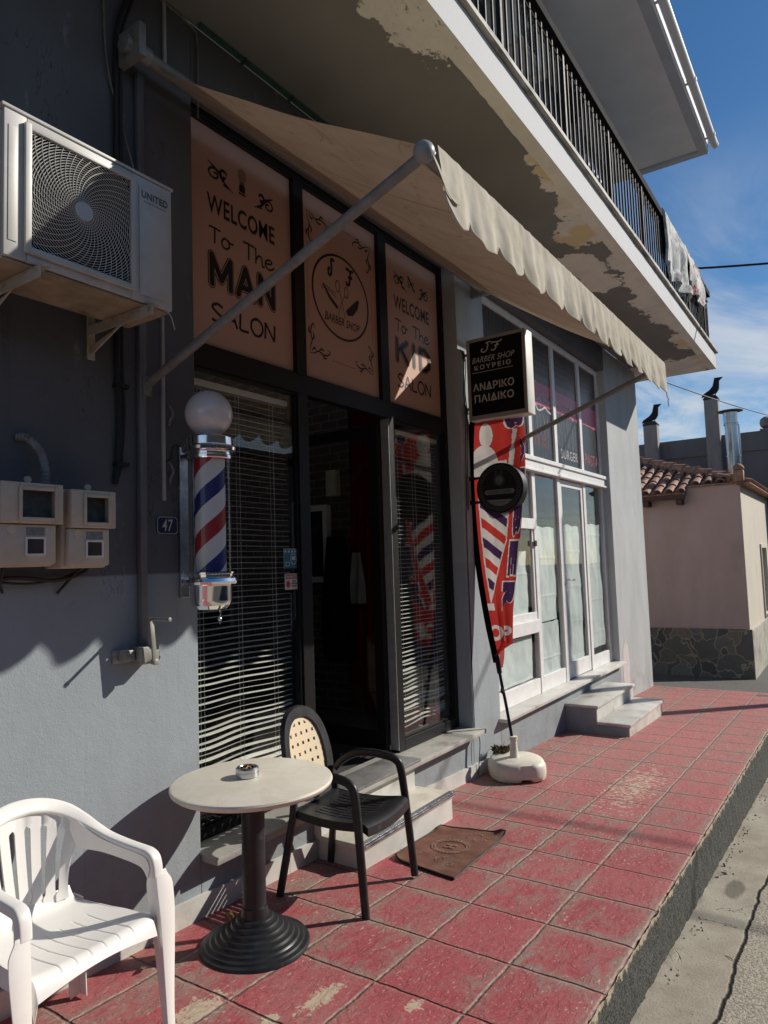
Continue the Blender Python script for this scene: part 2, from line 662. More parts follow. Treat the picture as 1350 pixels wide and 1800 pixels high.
def sidewalk_mat():
    m, t = newmat('red_stamped_concrete')
    co = t.coord()
    x, y, z = t.xyz(co)
    wob = t.m('MULTIPLY', t.m('SUBTRACT', t.noise(co, 9, 4, .6), .5), .022)
    wob2 = t.m('MULTIPLY', t.m('SUBTRACT', t.noise(t.scaled(co, 1, (5, 2, 0)), 9, 4, .6), .5), .022)
    ux = t.m('DIVIDE', t.m('ADD', t.m('SUBTRACT', x, 2.79), wob), .412)
    uy = t.m('DIVIDE', t.m('ADD', t.m('SUBTRACT', y, .925), wob2), .397)

    def joint(u, size):
        f = t.m('FRACT', t.m('ADD', u, .5))
        return t.m('MULTIPLY', t.m('ABSOLUTE', t.m('SUBTRACT', f, .5)), size)
    jx = joint(ux, .412)
    jy = joint(uy, .397)
    cell = t.n('ShaderNodeCombineXYZ')
    t.put(cell.inputs[0], t.m('FLOOR', ux))
    t.put(cell.inputs[1], t.m('FLOOR', uy))
    wn = t.n('ShaderNodeTexWhiteNoise', {'noise_dimensions': '2D'})
    t.t.links.new(cell.outputs[0], wn.inputs['Vector'])
    rnd = wn.outputs['Value']
    # slate relief, the direction turning from tile to tile
    off = t.n('ShaderNodeVectorMath', {'operation': 'SCALE'})
    t.t.links.new(wn.outputs['Color'], off.inputs[0])
    off.inputs['Scale'].default_value = 13.0
    va = t.n('ShaderNodeVectorMath', {'operation': 'ADD'})
    t.t.links.new(co, va.inputs[0])
    t.t.links.new(off.outputs[0], va.inputs[1])
    sl = t.scaled(va.outputs[0], (3.2, 8, 1), (0, 0, 0), (0, 0, R(28)))
    slate = t.noise(sl, 1.5, 9, .66, .5)
    big = t.noise(co, 1.1, 5, .6)
    fine = t.noise(co, 34, 6, .7)
    red = t.mix(t.ss(big, .3, .7), (.335, .058, .070, 1), (.40, .098, .105, 1))
    red = t.mix(t.m('MULTIPLY', rnd, .45), red, (.30, .042, .055, 1))
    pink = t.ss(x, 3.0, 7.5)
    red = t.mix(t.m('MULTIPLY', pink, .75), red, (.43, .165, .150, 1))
    # dusty grime, stronger next to the joints and along the slate grain
    jd = t.m('MINIMUM', jx, jy)
    near = t.m('SUBTRACT', 1.0, t.ss(t.m('ADD', jd, t.m('MULTIPLY', t.m('SUBTRACT', fine, .5), .16)), .0, .075))
    gr = t.m('ADD', t.m('MULTIPLY', near, .75), t.m('MULTIPLY', t.ss(slate, .46, .66), .75), clamp=True)
    gr = t.m('MULTIPLY', gr, t.ss(t.m('ADD', t.noise(co, 2.3, 6, .65), t.m('MULTIPLY', t.m('SUBTRACT', rnd, .5), .22)), .30, .60))
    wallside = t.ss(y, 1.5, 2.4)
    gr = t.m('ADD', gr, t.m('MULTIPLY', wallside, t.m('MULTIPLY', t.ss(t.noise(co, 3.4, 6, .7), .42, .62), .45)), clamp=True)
    c = t.mix(gr, red, (.27, .185, .155, 1))
    c = t.mix(t.m('MULTIPLY', t.ss(t.noise(co, 70, 4, .7), .50, .68), .30), c, (.46, .27, .24, 1))
    c = t.mix(t.m('MULTIPLY', t.ss(t.noise(t.scaled(co, 1, (4, 4, 2)), 55, 4, .7), .54, .68), .45), c, (.17, .055, .055, 1))
    # worn flecks and a few bare yellowish patches
    fl = t.ss(t.noise(t.scaled(va.outputs[0], (1.2, 2.6, 1), (0, 0, 0), (0, 0, R(28))), 30, 3, .55), .635, .675)
    flm = t.ss(t.noise(co, 1.25, 4, .6), .46, .66)
    c = t.mix(t.m('MULTIPLY', fl, t.m('ADD', t.m('MULTIPLY', flm, .65), .35)), c, (.55, .46, .36, 1))

    def patch(px, py, rx, ry):
        a = t.m('DIVIDE', t.m('SUBTRACT', x, px), rx)
        b = t.m('DIVIDE', t.m('SUBTRACT', y, py), ry)
        d = t.m('SQRT', t.m('ADD', t.m('MULTIPLY', a, a), t.m('MULTIPLY', b, b)))
        d = t.m('ADD', d, t.m('MULTIPLY', t.m('SUBTRACT', t.noise(co, 30, 6, .75), .5), 3.2))
        return t.m('SUBTRACT', 1.0, t.ss(d, .55, .75))
    for px, py, rx, ry in ((2.18, 1.83, .16, .055), (2.33, 1.50, .06, .04), (1.86, 2.16, .18, .09), (1.95, 1.9, .08, .04)):
        c = t.mix(t.m('MULTIPLY', patch(px, py, rx, ry), .9), c, (.50, .42, .30, 1))
    # the scuffed zone in the middle of the walk: many small flakes, not one stain
    za = t.m('DIVIDE', t.m('SUBTRACT', x, 5.7), 1.1)
    zb_ = t.m('DIVIDE', t.m('SUBTRACT', y, 1.55), .30)
    zd = t.m('SUBTRACT', 1.0, t.m('SQRT', t.m('ADD', t.m('MULTIPLY', za, za), t.m('MULTIPLY', zb_, zb_))), clamp=True)
    zf = t.m('ADD', t.noise(t.scaled(co, (1.6, 1, 1), (1, 2, 0)), 24, 6, .72), t.m('MULTIPLY', zd, .17))
    c = t.mix(t.m('MULTIPLY', t.m('MULTIPLY', t.ss(zf, .615, .67), t.ss(zd, .0, .25)), .85), c, (.56, .47, .35, 1))
    # joints
    gx = t.m('SUBTRACT', 1.0, t.ss(jx, .003, .0075))
    gy = t.m('SUBTRACT', 1.0, t.ss(jy, .004, .0095))
    c = t.mix(gy, c, t.mix(t.ss(fine, .35, .65), (.20, .14, .11, 1), (.42, .32, .26, 1)))
    c = t.mix(t.m('MULTIPLY', gx, t.m('ADD', .30, t.m('MULTIPLY', t.ss(fine, .35, .6), .5))), c, (.10, .072, .055, 1))
    g = t.m('MAXIMUM', t.m('SUBTRACT', 1.0, t.ss(jx, .0, .011)), t.m('MULTIPLY', t.m('SUBTRACT', 1.0, t.ss(jy, .0, .012)), .6))
    # split slate: terraces with sharp little steps
    terr = t.m('MULTIPLY', slate, 7.0)
    terr = t.m('ADD', t.m('FLOOR', terr), t.ss(t.m('FRACT', terr), .0, .28))
    step = t.m('SUBTRACT', 1.0, t.ss(t.m('FRACT', t.m('MULTIPLY', slate, 7.0)), .02, .16))
    c = t.mix(t.m('MULTIPLY', step, t.m('MULTIPLY', t.ss(fine, .45, .62), .30)), c, (.14, .07, .06, 1))
    hi = t.ss(t.m('FRACT', t.m('MULTIPLY', slate, 7.0)), .80, .98)
    c = t.mix(t.m('MULTIPLY', hi, .18), c, (.50, .22, .20, 1))
    h = t.m('ADD', t.m('MULTIPLY', terr, .16), t.m('MULTIPLY', fine, .30))
    h = t.m('ADD', h, t.m('MULTIPLY', slate, .5))
    h = t.m('SUBTRACT', h, t.m('MULTIPLY', g, 1.3))
    t.out(t.pbsdf(c, .74, 0, t.bump(h, .8, .010), .35))
    return m


def kerb_mat():
    m, t = newmat('kerb_aggregate')
    co = t.coord()
    x, y, z = t.xyz(co)
    agg = t.noise(co, 120, 4, .7)
    c = t.mix(t.ss(agg, .38, .66), (.028, .030, .029, 1), (.165, .165, .15, 1))
    runs = t.noise(t.scaled(co, (9, 1, .7)), 1.0, 6, .7)
    c = t.mix(t.m('MULTIPLY', t.ss(runs, .55, .7), .5), c, (.15, .13, .10, 1))
    dep = t.m('SUBTRACT', t.m('MULTIPLY', t.m('SUBTRACT', x, X0), -SL), z)      # depth below the pavement edge
    dn = t.m('ADD', dep, t.m('MULTIPLY', t.m('SUBTRACT', t.noise(t.scaled(co, (1, 1, .5)), 17, 7, .7), .5), .16))
    rim = t.m('SUBTRACT', 1.0, t.ss(dn, .016, .034))
    c = t.mix(rim, c, t.mix(t.ss(agg, .3, .7), (.40, .33, .24, 1), (.60, .52, .40, 1)))
    h = t.m('ADD', t.noise(co, 150, 4, .7), t.m('MULTIPLY', rim, .8))
    t.out(t.pbsdf(c, .9, 0, t.bump(h, .9, .008), .2))
    return m


def road_mat():
    m, t = newmat('worn_concrete_and_asphalt')
    co = t.coord()
    x, y, z = t.xyz(co)
    n1 = t.noise(co, 2.1, 8, .65)
    c = t.mix(t.ss(n1, .3, .7), (.29, .255, .20, 1), (.44, .405, .33, 1))
    fine = t.noise(co, 140, 4, .75)
    c = t.mix(t.m('MULTIPLY', t.ss(fine, .52, .7), .55), c, (.13, .11, .085, 1))
    pits = t.noise(co, 26, 5, .7)
    c = t.mix(t.m('MULTIPLY', t.ss(pits, .62, .72), .7), c, (.09, .075, .06, 1))
    # the rougher old asphalt beyond the crack line
    wv = t.m('ADD', t.m('MULTIPLY', t.m('SUBTRACT', t.noise(t.scaled(co, (1, .2, 1)), 2.6, 6, .6), .5), .09), .618)
    edge = t.m('SUBTRACT', y, wv)
    old = t.m('SUBTRACT', 1.0, t.ss(edge, -.012, .012))
    agg = t.noise(co, 75, 4, .7)
    c2 = t.mix(t.ss(agg, .36, .64), (.25, .225, .175, 1), (.52, .475, .385, 1))
    c = t.mix(old, c, c2)
    crack = t.m('SUBTRACT', 1.0, t.ss(t.m('ABSOLUTE', edge), .002, .013))
    cn = t.m('ABSOLUTE', t.m('SUBTRACT', t.noise(t.scaled(co, (1.0, .8, 1), (4, 9, 0)), 1.5, 5, .6, .4), .5))
    hair = t.m('MULTIPLY', t.m('SUBTRACT', 1.0, t.ss(cn, .0, .0035)), t.m('MULTIPLY', t.ss(t.noise(co, 1.3, 3), .5, .6), .6))
    crack = t.m('MAXIMUM', crack, hair)
    c = t.mix(crack, c, (.025, .022, .018, 1))
    # oil stain
    a = t.m('DIVIDE', t.m('SUBTRACT', x, 4.78), .17)
    b = t.m('DIVIDE', t.m('SUBTRACT', y, .755), .055)
    d = t.m('ADD', t.m('ADD', t.m('MULTIPLY', a, a), t.m('MULTIPLY', b, b)), t.m('MULTIPLY', t.m('SUBTRACT', pits, .5), 1.2))
    c = t.mix(t.m('MULTIPLY', t.m('SUBTRACT', 1.0, t.ss(d, .5, 1.2)), .6), c, (.07, .058, .05, 1))
    # grit along the kerb foot
    kf = t.m('MULTIPLY', t.ss(t.m('ADD', y, t.m('MULTIPLY', t.noise(co, 14, 5, .7), .12)), .93, .99), t.ss(t.noise(co, 7, 5, .7), .42, .58))
    c = t.mix(t.m('MULTIPLY', kf, .45), c, (.12, .10, .075, 1))
    # lane asphalt in the side street
    lane = t.ss(x, 10.6, 11.2)
    asp = t.mix(t.ss(agg, .35, .65), (.07, .068, .064, 1), (.20, .195, .18, 1))
    c = t.mix(lane, c, asp)
    far = t.m('SUBTRACT', 1.0, t.ss(y, -1.2, -.4))
    c = t.mix(far, c, t.mix(t.ss(agg, .35, .65), (.045, .044, .042, 1), (.10, .098, .09, 1)))
    h = t.m('SUBTRACT', t.m('ADD', t.m('MULTIPLY', agg, t.m('ADD', .4, t.m('MULTIPLY', old, 1.0))), t.m('MULTIPLY', fine, .3)), t.m('MULTIPLY', crack, 1.6))
    t.out(t.pbsdf(c, .88, 0, t.bump(h, .8, .012), .25))
    return m


def soffit_mat():
    """grey paint over raw plaster; the paint stops short of the edge and has flaked in patches"""
    m, t = newmat('flaking_soffit_paint')
    co = t.n('ShaderNodeNewGeometry').outputs['Position']
    x, y, z = t.xyz(co)
    rag = t.m('SUBTRACT', t.noise(co, 5.5, 9, .68), .5)
    rag2 = t.m('SUBTRACT', t.noise(t.scaled(co, 1, (3, 8, 1)), 16, 8, .7), .5)
    r = t.m('ADD', t.m('MULTIPLY', rag, .7), t.m('MULTIPLY', rag2, .4))
    # warp the outlines so that no patch stays round
    wx = t.m('MULTIPLY', t.m('SUBTRACT', t.noise(t.scaled(co, (1, 1, 1), (2, 9, 4)), 2.3, 6, .62), .5), 1.5)
    wy = t.m('MULTIPLY', t.m('SUBTRACT', t.noise(t.scaled(co, (1, 1, 1), (8, 3, 1)), 3.1, 6, .62), .5), .55)
    edge = t.m('ADD', y, t.m('MULTIPLY', r, .05))
    bare = t.m('SUBTRACT', 1.0, t.ss(edge, 1.752, 1.756))

    def blob(px, py, rx, ry, k=.9):
        a = t.m('DIVIDE', t.m('SUBTRACT', t.m('ADD', x, wx), px), rx)
        b = t.m('DIVIDE', t.m('SUBTRACT', t.m('ADD', y, wy), py), ry)
        d = t.m('SQRT', t.m('ADD', t.m('MULTIPLY', a, a), t.m('MULTIPLY', b, b)))
        d = t.m('ADD', d, t.m('MULTIPLY', r, k))
        return t.m('SUBTRACT', 1.0, t.ss(d, .97, 1.03))
    b1 = blob(3.12, 1.76, .44, .19, 1.3)
    b2 = t.m('MAXIMUM', blob(5.30, 1.70, .62, .17, .8), blob(5.95, 1.80, .38, .25, .9))
    b5 = blob(7.0, 2.08, .62, .20, .7)
    b2 = t.m('MAXIMUM', b2, b5)
    b3 = t.m('MAXIMUM', blob(11.5, 2.3, .55, .9, .5), blob(10.1, 1.78, .45, .12, .6))
    b4 = blob(8.2, 1.70, 1.5, .22, .7)
    allb = t.m('MAXIMUM', t.m('MAXIMUM', t.m('MAXIMUM', b1, b2), t.m('MAXIMUM', b3, b4)), bare)
    paint = t.mix(t.ss(t.noise(co, 1.3, 5), .3, .7), (.185, .18, .17, 1), (.225, .22, .205, 1))
    raw = t.mix(t.ss(t.noise(co, 3, 8, .7), .3, .7), (.66, .63, .56, 1), (.80, .765, .69, 1))
    # ochre primer showing in the middle patch
    och = t.m('MULTIPLY', t.m('MAXIMUM', b2, b3), t.ss(t.m('ADD', t.noise(co, 2.2, 5, .6), t.m('MULTIPLY', t.m('SUBTRACT', 2.0, y), .25)), .5, .62))
    raw = t.mix(t.m('MULTIPLY', t.m('MULTIPLY', och, t.m('SUBTRACT', 1.0, b5)), t.m('SUBTRACT', 1.0, bare)), raw, (.68, .55, .33, 1))
    scr = t.ss(t.noise(t.scaled(co, (3, 9, 1), (0, 0, 0), (0, 0, R(-30))), 3, 7, .7), .56, .66)
    raw = t.mix(t.m('MULTIPLY', t.m('MULTIPLY', scr, b1), .85), raw, (.20, .195, .18, 1))
    c = t.mix(allb, paint, raw)
    h = t.m('ADD', t.noise(co, 60, 5, .6), t.m('MULTIPLY', allb, -.6))
    t.out(t.pbsdf(c, .85, 0, t.bump(h, .25, .006), .25))
    return m


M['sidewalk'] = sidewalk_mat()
M['kerb'] = kerb_mat()
M['road'] = road_mat()
M['soffit'] = soffit_mat()

# ================================================================== ground
mb = MB()
NX, NY = 470, 46


def sw_pt(u, v):
    x = -2.0 + 13.42 * u
    y = KERB + (W + .02 - KERB) * v ** 1.0
    j = 0
    if v == 0:
        j = .012 * (noise.noise(Vector((x * 9, 0, 3))) + .7 * noise.noise(Vector((x * 31, 0, 5))))
    zz_ = .0035 * noise.noise(Vector((x * 2.1, y * 2.1, 0))) + (-.004 if v == 0 else 0)
    return (x, y + j, gz(x) + zz_)


mb.grid(sw_pt, NX, NY)
# far end face
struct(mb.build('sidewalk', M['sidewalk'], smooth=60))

mb = MB()
mb.grid(lambda u, v: (-2.0 + 13.42 * u,
                      KERB - .004 - .035 * v + .010 * (noise.noise(Vector((u * 150, v * 5, 3))) + .6 * noise.noise(Vector((u * 520, v * 14, 5)))) * (1 - .4 * v),
                      gz(-2 + 13.42 * u) - .003 - .62 * v), 700, 14)
mb.box(11.38, 11.42, KERB - .03, W + 3, -.75, gz(11.42) - .002)
struct(mb.build('kerb', M['kerb'], smooth=60))


def sm(a, b, x):
    t_ = max(0, min(1, (x - a) / (b - a)))
    return t_ * t_ * (3 - 2 * t_)


def road_z(x, y):
    st = gz(x) - .205 - .03 * (x - 2.6)
    if x < -2:
        st = gz(-2) - .205 + .03 * 4.6
    lane = -.352 - .075 * (min(x, 13.6) - 11.4)
    k = sm(8.6, 11.2, x)
    z_ = st * (1 - k) + lane * k
    return z_ + .006 * noise.noise(Vector((x * 1.3, y * 1.3, 2)))


mb = MB()
xs = [-80, -40, -20, -10, -5] + [-3 + .15 * i for i in range(121)] + [16, 18, 22, 30, 50, 90, 160, 260]
ys = [-200, -120, -60, -30, -15, -8, -5, -3, -2, -1.2, -.6] + [-.4 + .1 * i for i in range(14)] + [1.3, 2, 2.745, 5, 10, 20, 40, 90, 200]
vs = [(x, y, road_z(x, y)) for x in xs for y in ys]
fs = []
for i in range(len(xs) - 1):
    for j in range(len(ys) - 1):
        # nothing under the pavement and the shop
        if xs[i + 1] <= 11.35 and ys[j] >= .95 and xs[i] >= -3:
            continue
        a = i * len(ys) + j
        fs.append((a, a + len(ys), a + len(ys) + 1, a + 1))
mb.add(vs, fs)
struct(mb.build('road', M['road'], smooth=60))

# ================================================================== shop building
bld = thing('shop_building', 'grey two storey building with a long railed balcony above the barber shop',
            'building', (6.0, W, -.4))
mb = MB()
T = .22
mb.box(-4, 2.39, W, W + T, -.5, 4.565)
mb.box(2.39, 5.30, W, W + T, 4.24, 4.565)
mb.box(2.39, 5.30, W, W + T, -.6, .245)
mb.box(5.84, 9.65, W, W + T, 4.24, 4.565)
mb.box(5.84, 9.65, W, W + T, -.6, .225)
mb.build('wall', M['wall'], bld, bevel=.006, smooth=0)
mb = MB()
mb.box(5.30, 5.84, W, W + T, -.6, 4.565)
mb.build('pillar', M['pier'], bld, bevel=.006, smooth=0)
mb = MB()
mb.box(9.65, 11.35, W, W + T, -.8, 4.565)
mb.box(11.35 - T, 11.35, W + T, 12, -.8, 4.565)
mb.build('end_wall', M['wall_pale'], bld, bevel=.006, smooth=0)
# bare plaster patch on the end wall foot
mb = MB()
random.seed(3)
poly = []
for k in range(40):
    a = 2 * PI * k / 40
    rr = 1 + .35 * noise.noise(Vector((math.cos(a) * 2.2, math.sin(a) * 2.2, 4)))
    poly.append((9.93 + .16 * math.cos(a) * rr, .07 + .36 * math.sin(a) * rr * (1.2 if math.sin(a) > 0 else .85)))
mb.prism(poly, facing_street(W), .0, .003)
mb.build('plaster_patch', pmat('bare_pinkish_plaster', (.56, .50, .50), .06, .85, 0, 9, bump=.2), bld, smooth=0)
mb = MB()
mb.box(-4, 10.75, W - .005, W + T, 4.86, 7.5)
mb.box(10.75 - T, 10.75, W + T, 10, 4.86, 7.5)
mb.build('upper_wall', M['upper'], bld, smooth=0)
# balcony slab
mb = MB()
mb.box(-4, 12.0, 1.65, W, 4.566, 4.815)
mb.box(11.35, 12.0, W, 10, 4.566, 4.815)
o = mb.build('balcony_slab', [M['fascia'], M['soffit']], bld, smooth=0)
for p in o.data.polygons:
    p.material_index = 1 if p.normal.z < -.5 else 0
# texture coordinates of the soffit are in building space: shift so the paint mask fits
mb = MB()


def edge_pt(u, side):
    return u


nseg = 160
rs = []
for i in range(nseg + 1):
    x = -4 + 16.03 * i / nseg
    j = .004 * noise.noise(Vector((x * 3, 1, 1))) + .003 * noise.noise(Vector((x * 11, 1, 1)))
    rs.append([Vector((x, 1.612 + j, 4.818 + j)), Vector((x, 1.612 + j, 4.853 + j * .5)), Vector((x, 2.0, 4.858)), Vector((x, 2.0, 4.818))])
mb.rings(rs)
mb.box(11.4, 12.03, 2.0, 10, 4.818, 4.857)
mb.build('balcony_edging', M['marble_edge'], bld, smooth=30)
# railing
YR, ZB, ZT = 1.70, 4.857, 5.76
rail = None
mb = MB()
mb.box(1.5, 11.93, YR - .040, YR + .040, ZT - .050, ZT + .035)
mb.box(11.86, 11.93, YR + .0401, 9.5, ZT - .050, ZT + .035)
mb.box(1.5, 11.9, YR - .008, YR + .008, ZT - .135, ZT - .118)
mb.box(11.89, 11.906, YR + .01, 9.5, ZT - .135, ZT - .118)
mb.box(1.5, 11.9, YR - .010, YR + .010, ZB + .055, ZB + .072)
mb.box(11.89, 11.91, YR + .011, 9.5, ZB + .055, ZB + .072)
rail = mb.build('balcony_railing', pmat('matt_black_handrail', (.012, .012, .013), .2, .85, 0, 40, spec=.08), bld, bevel=.003, smooth=0)
bmesh_bal = None
x = 2.95
k = 0
first = None
while x < 11.9:
    post = (k % 11 == 10)
    if first is None or post:
        mb = MB()
        w_ = .016 if post else .0075
        mb.box(x - w_, x + w_, YR - w_, YR + w_, ZB, ZT - .050)
        o = mb.build('post' if post else 'baluster', M['rail_metal'], rail, smooth=0)
        if not post:
            first = (o, x)
    else:
        o = first[0].copy()
        o.location.x += x - first[1]
        COL.objects.link(o)
        o.parent = rail
    x += .112
    k += 1
for i in range(9):
    o = first[0].copy()
    COL.objects.link(o)
    o.parent = rail
    o.location.x += 11.9 - first[1]
    o.location.y += .13 + .13 * i
mb = MB()
x = 2.95
cx, cz = x + .056, ZT - .172
pts = [(cx + .030 * math.cos(a), YR, cz + .030 * math.sin(a)) for a in [2 * PI * q / 10 for q in range(10)]]
mb.tube(pts, .0045, 4, closed=True)
mb.tube([(cx - .034, YR, cz + .03), (cx, YR, cz + .034), (cx + .034, YR, cz + .03)], .004, 4)
scroll = mb.build('scroll', M['rail_metal'], rail, smooth=0)
while x < 11.64:
    x += .112
    o = scroll.copy()
    COL.objects.link(o)
    o.parent = rail
    o.location.x += x - 2.95
# roof slab with gutter
mb = MB()
mb.box(-4, 10.85, 1.40, 11, 7.5, 7.7)
mb.build('roof_slab', pmat('pale_soffit_paint', (.80, .78, .75), .05, .85, 0, 2, bump=.15), bld, smooth=0)
mb = MB()
mb.box(-4, 10.85, 1.40, 1.52, 7.465, 7.499)
mb.box(10.73, 10.85, 1.52, 9, 7.465, 7.499)
mb.build('drip_edge', M['fascia'], bld, smooth=0)
mb = MB()
mb.tube([(-4, 1.32, 7.60), (10.87, 1.32, 7.60)], .052, 14)
mb.tube([(10.87, 1.32, 7.60), (10.92, 1.32, 7.60)], .057, 14)
for gx_ in (6.0, 7.6, 9.2, 10.6):
    mb.tube([(gx_ - .03, 1.32, 7.60), (gx_ + .03, 1.32, 7.60)], .061, 14)
    mb.box(gx_ - .012, gx_ + .012, 1.35, 1.40, 7.55, 7.57)
mb.build('gutter', M['white_alu'], bld)
# interior box walls so that the shops are dark inside
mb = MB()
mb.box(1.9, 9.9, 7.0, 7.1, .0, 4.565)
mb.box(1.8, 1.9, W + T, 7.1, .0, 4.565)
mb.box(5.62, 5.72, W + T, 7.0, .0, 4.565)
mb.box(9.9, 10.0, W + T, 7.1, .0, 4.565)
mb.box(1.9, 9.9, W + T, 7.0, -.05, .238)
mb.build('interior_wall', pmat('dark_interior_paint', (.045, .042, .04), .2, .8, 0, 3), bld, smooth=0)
# barber side: brick cladding on the inner right wall
m, t = newmat('brick_cladding')
co = t.n('ShaderNodeNewGeometry').outputs['Position']
x_, y_, z_ = t.xyz(co)
cb = t.n('ShaderNodeCombineXYZ')
t.put(cb.inputs[0], y_)
t.put(cb.inputs[1], z_)
br = t.n('ShaderNodeTexBrick', {'offset': .5})
t.t.links.new(cb.outputs[0], br.inputs['Vector'])
br.inputs['Color1'].default_value = (.09, .055, .04, 1)
br.inputs['Color2'].default_value = (.06, .038, .03, 1)
br.inputs['Mortar'].default_value = (.15, .13, .11, 1)
br.inputs['Scale'].default_value = 1.0
br.inputs['Brick Width'].default_value = .22
br.inputs['Row Height'].default_value = .085
br.inputs['Mortar Size'].default_value = .008
t.out(t.pbsdf(br.outputs['Color'], .8))
mb = MB()
mb.box(5.585, 5.615, 4.15, 6.2, .24, 4.5)
mb.build('brick_panel', m, bld, smooth=0)
# marble sills, skirting
mb = MB()
mb.box(2.395, 5.325, 2.635, W + T, .248, .282)
mb.build('shop_sill', pmat('worn_shaded_sill', (.36, .35, .32), .16, .55, 0, 4, dirt=(.16, .15, .13), dirt_amt=(.48, .75), dirt_scale=5, bump=.15), bld, bevel=.004)  # darker than the other sill: shade painted in, plus real dirt
mb = MB()
mb.box(5.80, 9.66, 2.655, W + T, .227, .258)
mb.build('shop_sill', M['marble'], bld, bevel=.004)


def skirting(x0, x1, h=.105):
    mb = MB()
    vs = [(x0, W - .022, gz(x0) - .02), (x1, W - .022, gz(x1) - .02), (x1, W - .022, gz(x1) + h), (x0, W - .022, gz(x0) + h),
          (x0, W, gz(x0) - .02), (x1, W, gz(x1) - .02), (x1, W, gz(x1) + h), (x0, W, gz(x0) + h)]
    mb.add(vs, [(0, 1, 2, 3), (3, 2, 6, 7), (0, 3, 7, 4), (1, 5, 6, 2), (4, 7, 6, 5), (0, 4, 5, 1)])
    mb.build('skirting', M['marble'], bld, smooth=0)


skirting(-1, 1.5)
skirting(1.503, 3.0)
skirting(3.003, 3.245)
skirting(4.29, 5.6)

# ================================================================== barber shopfront
YF = 2.872            # front of the black frame
bf = thing('barber_shopfront', 'black aluminium shopfront with three printed peach panels above the open barber shop door',
           'shopfront', (3.85, YF, .282))
mb = MB()
YB = 2.945


def fb(x0, x1, z0, z1, y0=YF, y1=YB):
    mb.box(x0, x1, y0, y1, z0, z1)


fb(2.39, 2.45, .282, 4.24)
fb(5.245, 5.30, .282, 4.24)
fb(2.45, 5.245, 4.195, 4.24)
fb(2.45, 5.245, 2.765, 2.885)
fb(3.335, 3.435, 2.885, 4.195)
fb(4.305, 4.415, 2.885, 4.195)
fb(3.335, 3.435, .282, 2.765)
fb(4.375, 4.455, .282, 2.765)
fb(2.45, 3.335, .282, .345)
fb(4.455, 5.245, .282, .365)
# slim beads around the glass
for a, b, c_, d_ in ((2.45, 3.335, .345, 2.765), (4.455, 5.245, .365, 2.765)):
    fb(a, a + .018, c_, d_, YF + .012, YB - .01)
    fb(b - .018, b, c_, d_, YF + .012, YB - .01)
    fb(a + .018, b - .018, d_ - .018, d_, YF + .012, YB - .01)
    fb(a + .018, b - .018, c_, c_ + .018, YF + .012, YB - .01)
for a, b in ((2.45, 3.335), (3.435, 4.305), (4.415, 5.245)):
    fb(a, b, 2.885, 2.900, YF + .010, YB - .03)
    fb(a, b, 4.180, 4.195, YF + .010, YB - .03)
mb.build('frame', M['black_metal'], bf, bevel=.003, smooth=0)

M['peach'] = pmat('peach_panel_film', (.53, .325, .25), .03, .5, 0, 1.5, spec=.35)
MPy = facing_street(2.9035)


def swirl(mb, rect, flip, w):
    """scroll ornament: a spiral, a long tail and small leaves"""
    sp = []
    for i in range(26):
        a = R(60) + i / 25 * 2 * PI * 1.35
        r = .06 + .25 * i / 25
        sp.append((.30 - r * math.cos(a), .42 + r * 1.25 * math.sin(a)))
    lst = [sp,
           [(.05, 1.0), (.28, .80), (.5, .55), (.66, .25), (1.0, -.05)],
           [(.52, .5), (.52, .72), (.62, .86), (.74, .80), (.76, .66)],
           [(.64, .3), (.66, .48), (.74, .56)],
           [(.62, .08), (.76, .10), (.86, .02)]]
    if flip:
        lst = [[(1 - x, y) for x, y in s] for s in lst]
    strokes(mb, lst[:1], rect, w, MPy, .0006, 2)
    strokes(mb, lst[1:], rect, w * 1.5, MPy, .0012, 5, taper=True)


def panel(x0, x1, name_label):
    mb = MB()
    mb.box(x0, x1, 2.9035, 2.93, 2.900, 4.180)
    o = mb.build('sign_panel', M['peach'], bf, smooth=0)
    o['label'] = name_label
    return o


def letter_block(mb, s, rect, bold=.0, mp=MPy, d=.0008, spacing=1.0, shear=0):
    mb.flat(text2d(s, bold, shear, spacing, rect), mp, d)


